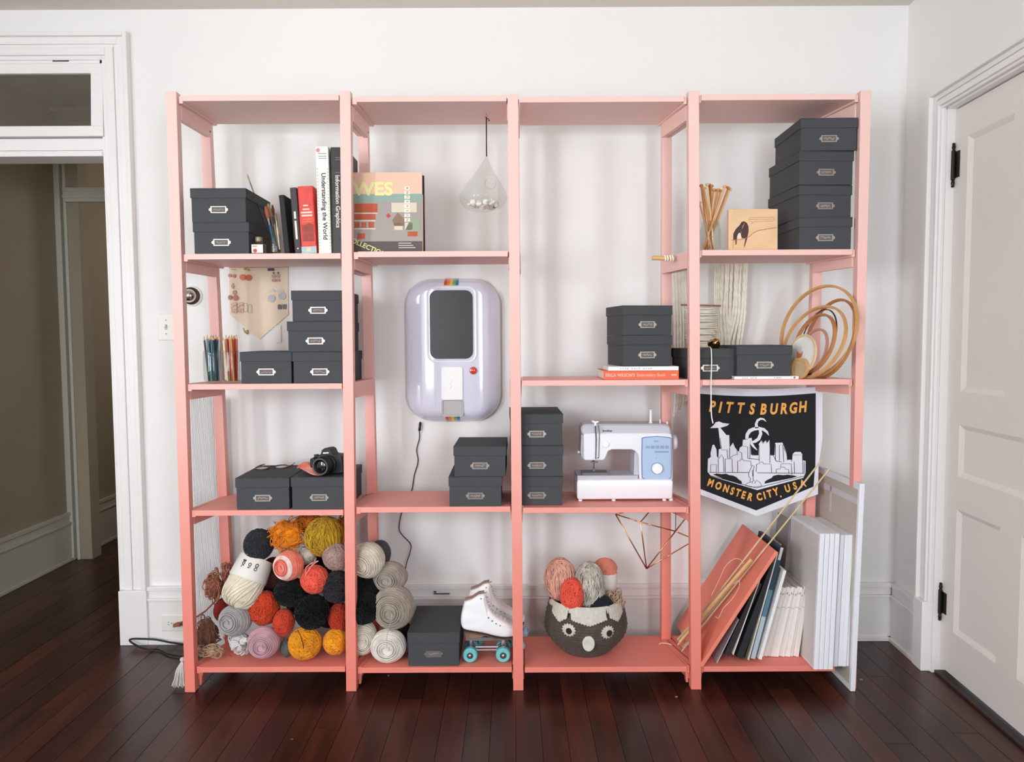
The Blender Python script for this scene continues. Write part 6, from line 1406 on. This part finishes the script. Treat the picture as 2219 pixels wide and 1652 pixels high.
b = MB(); b.tube(smooth_pts([P(1428, 1397, .16), P(1434, 1394, .165), P(1445, 1395, .16), P(1456, 1398, .155)]), .0022, 6); o = obj('pink_wire_scrap', b, mat('pink_wire', '#e9b7a3', .4)); tag(o, 'short curved pale pink scrap on the bottom shelf left of the fourth post', 'scrap')
# folders and books between the coral board and the magazines
ML = mat('lilac_sheet', '#bdb7c2', .6)
slab('lilac_folder', 'pale lilac sheet wedged under the foot of the coral board', 'folder', (1553, 1440), (1600, 1345), .03, .25, .003, ML)
slab('dark_binder', 'dark maroon black binder right behind the coral board', 'binder', (1569, 1418), (1640, 1262), .05, .27, .022, mat('maroon_black', '#2b2123', .6), side=1)
slab('white_card', 'thin white card between the maroon binder and the black binder', 'card', (1588, 1420), (1648, 1252), .045, .26, .003, M_white)
slab('black_binder', 'thick black binder leaning right of the thin white card', 'binder', (1596, 1425), (1672, 1220), .045, .27, .026, mat('binder_black', '#1d2026', .5), side=1)
slab('brown_folder', 'brown edged folder right of the black binder', 'folder', (1614, 1427), (1676, 1225), .05, .27, .009, mat('brown_folder', '#4a4238', .6))
slab('cream_folder', 'thin cream folder beside the blue poster sleeve', 'folder', (1621, 1431), (1684, 1200), .04, .27, .004, mat('cream_folder', '#dcd6c8', .6))
root = thing('blue_sleeve', 'tall blue grey portfolio sleeve leaning with dark top', 'portfolio', tuple(P(1630, 1427, .05)))
a = P(1627, 1427, .042); c = P(1690, 1186, .042); d = c - a; nn = Vector((d.z, 0, -d.x)).normalized() * .017
b = MB(); y = Vector((0, .24, 0)); lo = Vector((0, 0, max(0, zf - (a + nn).z)))
for (t0, t1, m, nm) in ((0, .38, mat('sleeve_pale', '#aebcc6', .5), 'lower_spine'), (.38, .62, mat('sleeve_mid', '#56788c', .5), 'middle_spine'), (.62, 1, mat('sleeve_dark', '#26374a', .5), 'upper_spine')):
    b = MB(); p0, p1 = a + d * t0 + lo, a + d * t1 + lo; b.hexa([p0, p0 + nn, p0 + nn + y, p0 + y, p1, p1 + nn, p1 + nn + y, p1 + y]); obj(nm, b, m, root)
p0 = a + d * .89 + lo; p1 = a + d * 1.0 + lo; b = MB(); e_ = Vector((0, -.002, 0)); b.hexa([p0 + nn * .2 + e_, p0 + nn * .8 + e_, p0 + nn * .8, p0 + nn * .2, p1 + nn * .2 + e_, p1 + nn * .8 + e_, p1 + nn * .8, p1 + nn * .2]); obj('spine_sticker', b, mat('sticker_pale', '#cfcac4', .6), root)
slab('white_book', 'white book leaning directly left of the magazines', 'book', (1644, 1429), (1698, 1236), .035, .24, .012, mat('white_matte', '#e9e9e8', .6))
slab('tan_envelope', 'tan card showing above the top edge of the coral board', 'card', (1600, 1330), (1690, 1178), .30, .42, .010, mat('tan_card', '#c9b49e', .7))
slab('purple_grey_folder', 'purple grey folder standing behind the tan card', 'folder', (1690, 1330), (1712, 1128), .26, .40, .006, mat('purple_grey', '#8f8688', .6))
# magazines
M_mag = [mat('mag_%d' % i, c_, .55) for i, c_ in enumerate(('#e4ddd8', '#eae4e0', '#dcd3ce', '#e9e0de'))]
NM = 13
for i in range(NM):
    t = i / NM; xb = 1650 + (1731 - 1650) * t; xt = 1693 + (1751 - 1693) * t; yb = 1423 - (3 if i % 3 == 1 else 0); yt = 1272 + (2 if i % 4 == 2 else 0)
    Ym_ = .085 + R.uniform(-.003, .004); a = P(xb, yb, Ym_); c = P(xt, yt, Ym_); wd = .0112
    lean = math.atan2(c.x - a.x, c.z - a.z); ht = (c - a).length
    rt = thing('magazine', ['cream magazine leftmost in the row, leaning most', 'cream magazine, second from the left in the leaning row', 'cream magazine, third from the left in the leaning row', 'cream magazine, fourth from the left in the leaning row', 'cream magazine, fifth from the left in the leaning row', 'cream magazine left of the middle of the leaning row', 'cream magazine in the middle of the leaning row', 'cream magazine right of the middle of the leaning row', 'cream magazine, fifth from the right in the leaning row', 'cream magazine, fourth from the right in the leaning row', 'cream magazine, third from the right in the leaning row', 'cream magazine, second from the right in the row', 'cream magazine rightmost in the row, with dark marks near its top'][i], 'magazine', (a.x, Ym_, zf + wd * math.sin(lean)), rot=(0, lean, 0), group='row of cream magazines on the bottom shelf')
    b = MB(); b.box(0, wd, 0, .21, 0, ht); obj('cover', b, M_mag[i % 4], rt, bevel=.001, W=False)
    b = MB(); b.box(.001, wd - .001, .002, .209, ht, ht + .0004); obj('page_edge', b, mat('page_edge', '#b3a9a2', .9), rt, W=False)
    b = MB(); b.box(wd * .3, wd * .7, -.0005, 0, ht * .895, ht * .915 + .003 * (i % 2)); obj('spine_mark', b, mat('mag_mark', '#9f9b9b', .6) if i < NM - 1 else mat('black_print', '#1c1a1b', .6), rt, W=False)
    b = MB(); b.box(.0004, wd - .0004, -.0003, 0, ht * .70, ht * .72); obj('spine_line', b, mat('mag_line', '#cfc6c2', .6), rt, W=False)
# canvases standing on the shelf end
Q10 = lambda X, Y_, Y: P(1640 + X / 3.932, 1100 + Y_ / 3.932, Y)
M_cv = mat('canvas_white', '#e8e8ee', .7, bump=.15, bscale=400); M_cvs = mat('canvas_face', '#d5cfcc', .75, bump=.15, bscale=400)
names = ['leftmost white canvas of the upright row at the shelf end', 'second white canvas from the left in the upright row', 'third white canvas from the left in the upright row', 'fourth white canvas from the left in the upright row',
         'fifth canvas from the left, set back from the front four', 'sixth canvas from the left, set back in the row', 'seventh canvas from the left, set back in the row', 'rightmost canvas of the row beside the tall panel']
for i in range(8):
    Y0 = -.028 if i < 4 else -.004 + .002 * (i % 2); k = 10.7 if i < 4 else 10.0
    xb = 1763.5 + 10.5 * i if i < 4 else 1805.5 + 9.6 * (i - 4); xt = 1777.5 + 10.9 * i if i < 4 else 1821 + 9.6 * (i - 4)
    a = P(xb, 1458, Y0); c = P(xt, 1157 if i < 4 else 1160, Y0); a.z = zf; d = c - a; d.y = 0
    wd = .0176 if i < 4 else .0162; b = MB(); lw = Vector((wd, 0, 0)); y = Vector((0, .285, 0))
    p0 = a; p1 = a + d
    rt = thing('canvas', names[i], 'canvas', tuple(a), group='white canvases standing at the right end')
    b.hexa([p0, p0 + lw, p0 + lw + y, p0 + y, p1, p1 + lw, p1 + lw + y, p1 + y]); obj('canvas_block', b, M_cv, rt, bevel=.0018)
    b = MB(); g_ = Vector((-.0006, 0, 0)); e0 = Vector((0, .012, .010)); 
    b.hexa([p0 + g_ + e0, p0 + e0, p0 + y * .97 + Vector((0, 0, .01)), p0 + g_ + y * .97 + Vector((0, 0, .01)), p1 + g_ + Vector((0, .012, -.01)), p1 + Vector((0, .012, -.01)), p1 + y * .97 - Vector((0, 0, .01)), p1 + g_ + y * .97 - Vector((0, 0, .01))]); obj('canvas_face', b, M_cvs, rt)
# tall panels at the far right
a = P(1843, 1500, -.022); c = P(1863.5, 1049, -.05); a.z = 0.001; d = c - a
rt = thing('tall_panel', 'tall thin white panel standing on the floor against the right post', 'panel', tuple(a))
lw = Vector((.0185, 0, 0)); y = Vector((.0, .385, 0)); b = MB(); b.hexa([a, a + lw, a + lw + y, a + y, a + d, a + d + lw, a + d + lw + y, a + d + y]); obj('panel_board', b, M_cv, rt, bevel=.001)
p = lambda s_, t_: a + d * s_ + y * t_; g_ = Vector((-.001, 0, 0)); b = MB()
b.hexa([p(.03, .03) + g_, p(.03, .03), p(.03, .97), p(.03, .97) + g_, p(.97, .03) + g_, p(.97, .03), p(.97, .97), p(.97, .97) + g_]); obj('shaded_face', b, mat('face_shade_grey', '#c2b6ab', .75), rt)  # shade on the panel's side face, put in as a grey sheet
b = MB()
for (s0, s1, t0, t1) in ((.90, .93, .03, .97), (.80, .93, .60, .64)): b.hexa([p(s0, t0) + g_ * 1.8, p(s0, t0) + g_, p(s0, t1) + g_, p(s0, t1) + g_ * 1.8, p(s1, t0) + g_ * 1.8, p(s1, t0) + g_, p(s1, t1) + g_, p(s1, t1) + g_ * 1.8])
obj('backing_tape', b, mat('tape_pale', '#d3cdd0', .6), rt)
a2 = P(1822, 1330, .10); c2_ = P(1833, 1060, .10); a2.z = zf; d2 = c2_ - a2; d2.y = 0
o = (lambda b: (b.hexa([a2 + v for v in (Vector((0, 0, 0)), Vector((.012, 0, 0)), Vector((.0, .17, 0)), Vector((-.012, .17, 0)))] + [a2 + d2 + v for v in (Vector((0, 0, 0)), Vector((.012, 0, 0)), Vector((.0, .17, 0)), Vector((-.012, .17, 0)))]), obj('grey_board', b, mat('frosted_grey', '#c9c0ba', .6)))[1])(MB())
tag(o, 'grey beige board rising between the canvases and the tall panel', 'board'); base_at(o, a2)

# ================================================================== CITY PENNANT
Yc = .225; M_blkf = mat('black_felt', '#191a1e', .95, bump=.4, bscale=500, sheen=.15); M_whf = mat('white_felt', '#e6e5ee', .9, bump=.3, bscale=500); M_yel = mat('gold_letters', '#f2ad55', .8); M_dk = mat('outline_black', '#121216', .8)
Z5 = lambda X, Y_: P(1490 + X / 5.329, 820 + Y_ / 5.329, Yc)
e0 = Z5(70, 90)
rt = thing('city_pennant', 'black and white felt pennant lettered PITTSBURGH with a city skyline', 'pennant', (Z5(790, 0).x, Yc, Z5(790, 100).z))
def wav(p, lay): return Vector((p.x, p.y - .0011 * lay, p.z))
def fprism(name, poly, m, lay, th=.0010, parent=None):
    q = [Z5(*p) for p in poly]; b = MB(); b.prism([(v.x, v.z) for v in q], Yc - .0011 * lay - th, Yc - .0011 * lay); return obj(name, b, m, parent or rt)
sag = [(40 + (1555 - 40) * i / 14, 95 + 30 * math.sin(math.pi * min(1, (1 - i / 14) * 1.05)) * (1 if i else .6)) for i in range(15)]
outer = sag + [(1556, 700), (1510, 1010), (1503, 1340), (800, 1590), (30, 1300)]
fprism('border', outer, M_whf, 0, .002)
inner = [(72, 165)] + [(100 + (1476 - 100) * i / 12, 172 + 36 * math.sin(math.pi * (1 - i / 12) * .97)) for i in range(13)] + [(1476, 700), (1472, 990), (1450, 1250), (790, 1525), (60, 1245)]
fprism('black_field', inner, M_blkf, 2)
def letters(word, pts, size, rots, name):
    for ch, (X, Y_), rz_ in zip(word, pts, rots):
        p = Z5(X, Y_)
        for (mm, off, dy, nm) in ((M_dk, .0036, .0034, 'letter_outline'), (M_yel, .0024 if name == 'letter' else .0018, .0044, name)):
            if nm == 'letter_outline': continue
            text(nm, ch, size, mm, T(p.x, Yc - dy, p.z) @ FACE @ Matrix.Rotation(rad(rz_), 4, 'Z'), rt, offs=off, shear=.18 if name == 'letter' else 0, sx=.74)
letters('PITTSBURGH', [(275, 330), (368, 340), (470, 342), (600, 350), (735, 360), (865, 362), (985, 360), (1100, 355), (1210, 348), (1320, 335)], .060, [-3, -3, -3, -2, -1, 0, 1, 2, 3, 4], 'letter')
letters('MONSTER', [(262, 1210), (352, 1245), (440, 1275), (512, 1305), (578, 1325), (640, 1350), (715, 1372)], .042, [-17] * 7, 'lower_letter')
letters('CITY.', [(825, 1372), (885, 1355), (942, 1335), (1015, 1312), (1066, 1335)], .042, [15] * 5, 'lower_letter')
letters('USA', [(1150, 1275), (1235, 1245), (1325, 1218)], .042, [17] * 3, 'lower_letter')
# skyline
base = [(228, 1080), (232, 930), (265, 908), (262, 860), (285, 770), (302, 765), (330, 820), (335, 900), (352, 930), (358, 820), (385, 810), (372, 680), (400, 655), (478, 655), (482, 800), (520, 745), (545, 800), (588, 850), (600, 800), (630, 780), (635, 710), (720, 700), (728, 880), (815, 885), (818, 760), (850, 715), (870, 745), (900, 715), (920, 745), (940, 710), (948, 880), (1000, 890), (1008, 745), (1090, 742), (1140, 860), (1150, 940), (1205, 940), (1205, 880), (1235, 850), (1300, 850), (1322, 880), (1325, 945), (1358, 955), (1358, 1090), (1330, 1150), (800, 1290), (270, 1130)]
fprism('skyline', base, M_whf, 3)
fprism('flying_saucer', [(255, 575), (300, 540), (320, 508), (360, 498), (400, 515), (480, 525), (450, 550), (370, 572)], M_whf, 3)
fprism('light_beam', [(352, 575), (372, 568), (445, 655), (400, 655), (375, 690), (378, 810)], M_whf, 4, .0006)
tent = [(905, 492), (880, 470), (845, 458), (800, 472), (778, 515), (788, 570), (830, 560), (880, 575), (920, 615), (935, 660), (900, 628), (850, 610), (850, 650), (800, 730), (800, 830), (740, 740), (700, 690), (665, 680), (690, 610), (745, 568), (770, 560)]
outl = [(905, 500), (870, 482), (835, 480), (805, 505), (805, 540), (812, 560)]
def band(name, pts, wds, m, lay):
    q = [Z5(*p) for p in pts]; n = len(q); L_ = []; R_ = []
    for i in range(n):
        t = (q[min(n - 1, i + 1)] - q[max(0, i - 1)]).normalized(); nx = Vector((-t.z, 0, t.x)); w_ = wds[i] / 5.329 * (Yc + 2.737) / FPX / 2; L_.append(q[i] + nx * w_); R_.append(q[i] - nx * w_)
    b = MB(); yy = Yc - .0011 * lay
    V = []; 
    for l, r_ in zip(L_, R_): V += [(l.x, yy, l.z), (r_.x, yy, r_.z), (l.x, yy - .001, l.z), (r_.x, yy - .001, r_.z)]
    F = []
    for i in range(n - 1): k = 4 * i; F += [(k, k + 1, k + 5, k + 4), (k + 2, k + 6, k + 7, k + 3), (k, k + 4, k + 6, k + 2), (k + 1, k + 3, k + 7, k + 5)]
    b.add(V, F); return obj(name, b, m, rt)
band('tentacle', [(905, 500), (875, 472), (840, 466), (805, 485), (788, 525), (795, 575)], [4, 20, 26, 28, 30, 40], M_whf, 3)
band('tentacle', [(680, 700), (685, 650), (715, 605), (760, 585), (820, 578), (875, 590), (912, 620), (935, 660)], [36, 40, 44, 40, 36, 34, 26, 4], M_whf, 3)
band('tentacle', [(715, 690), (725, 740), (760, 790), (800, 830)], [40, 34, 24, 6], M_whf, 4)
band('tentacle', [(832, 590), (840, 640), (815, 700), (770, 730), (740, 735)], [30, 38, 40, 34, 20], M_whf, 4)
# black line work
def lines(name, segs, w_=.0011, lay=4):
    b = MB()
    for s_ in segs: b.tube([wav(Z5(*p), lay) - Vector((0, .0004, 0)) for p in s_], w_, 4)
    o = obj(name, b, M_dk, rt); o['kind'] = 'stuff'; return o
lines('building_outlines', [[(350, 930), (352, 1080)], [(358, 930), (385, 880), (410, 920), (415, 1080)], [(262, 1080), (262, 995), (328, 995), (328, 1080)], [(385, 825), (450, 825), (460, 930)], [(372, 690), (385, 815)], [(430, 1080), (430, 930), (508, 930), (515, 1080)], [(482, 930), (482, 800)], [(490, 920), (520, 890), (570, 880), (565, 800)],
      [(575, 1080), (572, 955), (605, 950), (605, 935), (640, 935), (640, 950), (725, 955), (728, 1010)], [(600, 850), (620, 860), (625, 935)], [(630, 780), (688, 790), (690, 920)], [(720, 710), (715, 925)], [(690, 925), (820, 935)], [(735, 885), (815, 885)], [(820, 770), (822, 960)], [(948, 770), (945, 980)], [(850, 720), (860, 745), (880, 748)], [(900, 720), (908, 748)],
      [(788, 1080), (792, 990), (822, 985), (825, 968), (865, 965), (868, 985), (960, 990), (965, 1090)], [(1010, 950), (1010, 760)], [(1055, 950), (1055, 770), (1095, 765), (1105, 970)], [(1105, 800), (1140, 870), (1148, 945)], [(950, 885), (985, 890), (1005, 930), (1020, 955), (1080, 965)], [(1070, 1020), (1072, 985), (1190, 985), (1200, 1110)], [(1020, 1090), (1018, 1050), (1065, 1045), (1070, 1025), (1115, 1025), (1120, 1045), (1160, 1052), (1165, 1100)],
      [(1195, 960), (1205, 885), (1320, 885), (1328, 1100)], [(1225, 960), (1230, 1100)], [(1340, 960), (1342, 1090)], [(245, 1085), (700, 1088)], [(800, 1090), (1345, 1095)], [(270, 1125), (790, 1265), (1330, 1130)]])
fprism('tree_shape', [(290, 1110), (330, 1098), (390, 1105), (440, 1100), (480, 1118), (520, 1122), (560, 1140), (590, 1170), (620, 1190), (622, 1225), (560, 1208), (420, 1165)], M_dk, 4)
fprism('tree_shape', [(885, 1215), (890, 1188), (930, 1165), (965, 1150), (985, 1125), (1040, 1112), (1100, 1118), (1150, 1112), (1210, 1120), (1262, 1130), (1200, 1150), (1050, 1180)], M_dk, 4)
lines('fountain_lines', [[(705, 1140), (700, 1100), (725, 1040), (745, 1000), (765, 1010), (755, 1060), (752, 1160), (762, 1190)], [(705, 1140), (722, 1150), (715, 1200), (675, 1215), (662, 1240), (720, 1255), (800, 1252), (855, 1240), (830, 1200), (790, 1175), (770, 1215)], [(742, 1060), (748, 1130)], [(720, 1200), (745, 1185), (740, 1215)]])
b = MB(); p_ = Z5(1510, 140); b.cyl(p_ - Vector((0, .003, 0)), p_ - Vector((0, .006, 0)), .005, n=14); b.tube([p_ + Vector((.001, -.004, 0)), p_ + Vector((.006, -.006, .006)), p_ + Vector((.008, -.002, -.004))], .0015, 6); obj('corner_pin', b, mat('pin_brown', '#5a2c22', .5), rt)

# ================================================================== FLOOR BITS
tb = PZ(385, 1488, 0.0)
rt = thing('yarn_tassel', 'grey white yarn tassel on the floor against the leftmost post', 'tassel', (tb.x, tb.y, 0))
Mt = yarn_mat('tassel', '#cfc6c4'); tp = P(396, 1432, .03)
for i in range(11):
    b = MB(); ex = P(373 + i * 2.9, 1487 + (i % 3) * 2, .02 + .006 * (i % 3)); ex.z = max(ex.z, .004)
    b.tube(smooth_pts([tp, tp + (ex - tp) * .35 + Vector((-.006 + .001 * i, -.006, 0)), tp + (ex - tp) * .7 + Vector((.003 * math.sin(i), -.004, 0)), ex], 5), .0034, 6); obj('strand', b, Mt, rt, 'all')
b = MB(); b.ell(tp + Vector((0, 0, .004)), .011, .009, .010, 14, 8); obj('knot', b, Mt, rt, 'all')
def scrap(label, px, py, s_, col):
    c = PZ(px, py, .0); b = MB(); b.ell((c.x, c.y, .0012), s_, s_ * .8, .0014, 10, 6, Matrix.Rotation(.6, 3, 'Z')); o = obj('floor_scrap', b, mat('scrap_' + col, col, .8)); tag(o, label, 'scrap'); base_at(o, (c.x, c.y, 0))
scrap('small tan fleck on the floor left of the fourth post foot', 1466, 1511, .0065, '#b77a52')
scrap('pale crumb on the floor under the left bay', 454, 1477, .003, '#9a8f88')
scrap('tiny pale fleck on the floor beneath the second bay', 842, 1465, .004, '#a08b80')
scrap('beige wood chip on the floor in front of the first bay', 633, 1603, .0055, '#6e5344')
scrap('grey lint fleck on the floor right of the tall panel', 1866, 1474, .008, '#a49893')
scrap('small pale fleck on the floor near the door casing', 1970, 1459, .003, '#9d8377')
b = MB(); c0 = P(940, 1284, WY - .03); b.box(c0.x, c0.x + .012, WY - .034, WY - .030, c0.z, c0.z + .004); b.box(c0.x, c0.x + .07, WY - .034, WY - .030, c0.z - .008, c0.z - .005)
o = obj('baseboard_clip', b, M_dark); tag(o, 'small dark metal clip on the baseboard behind the second bay', 'clip')
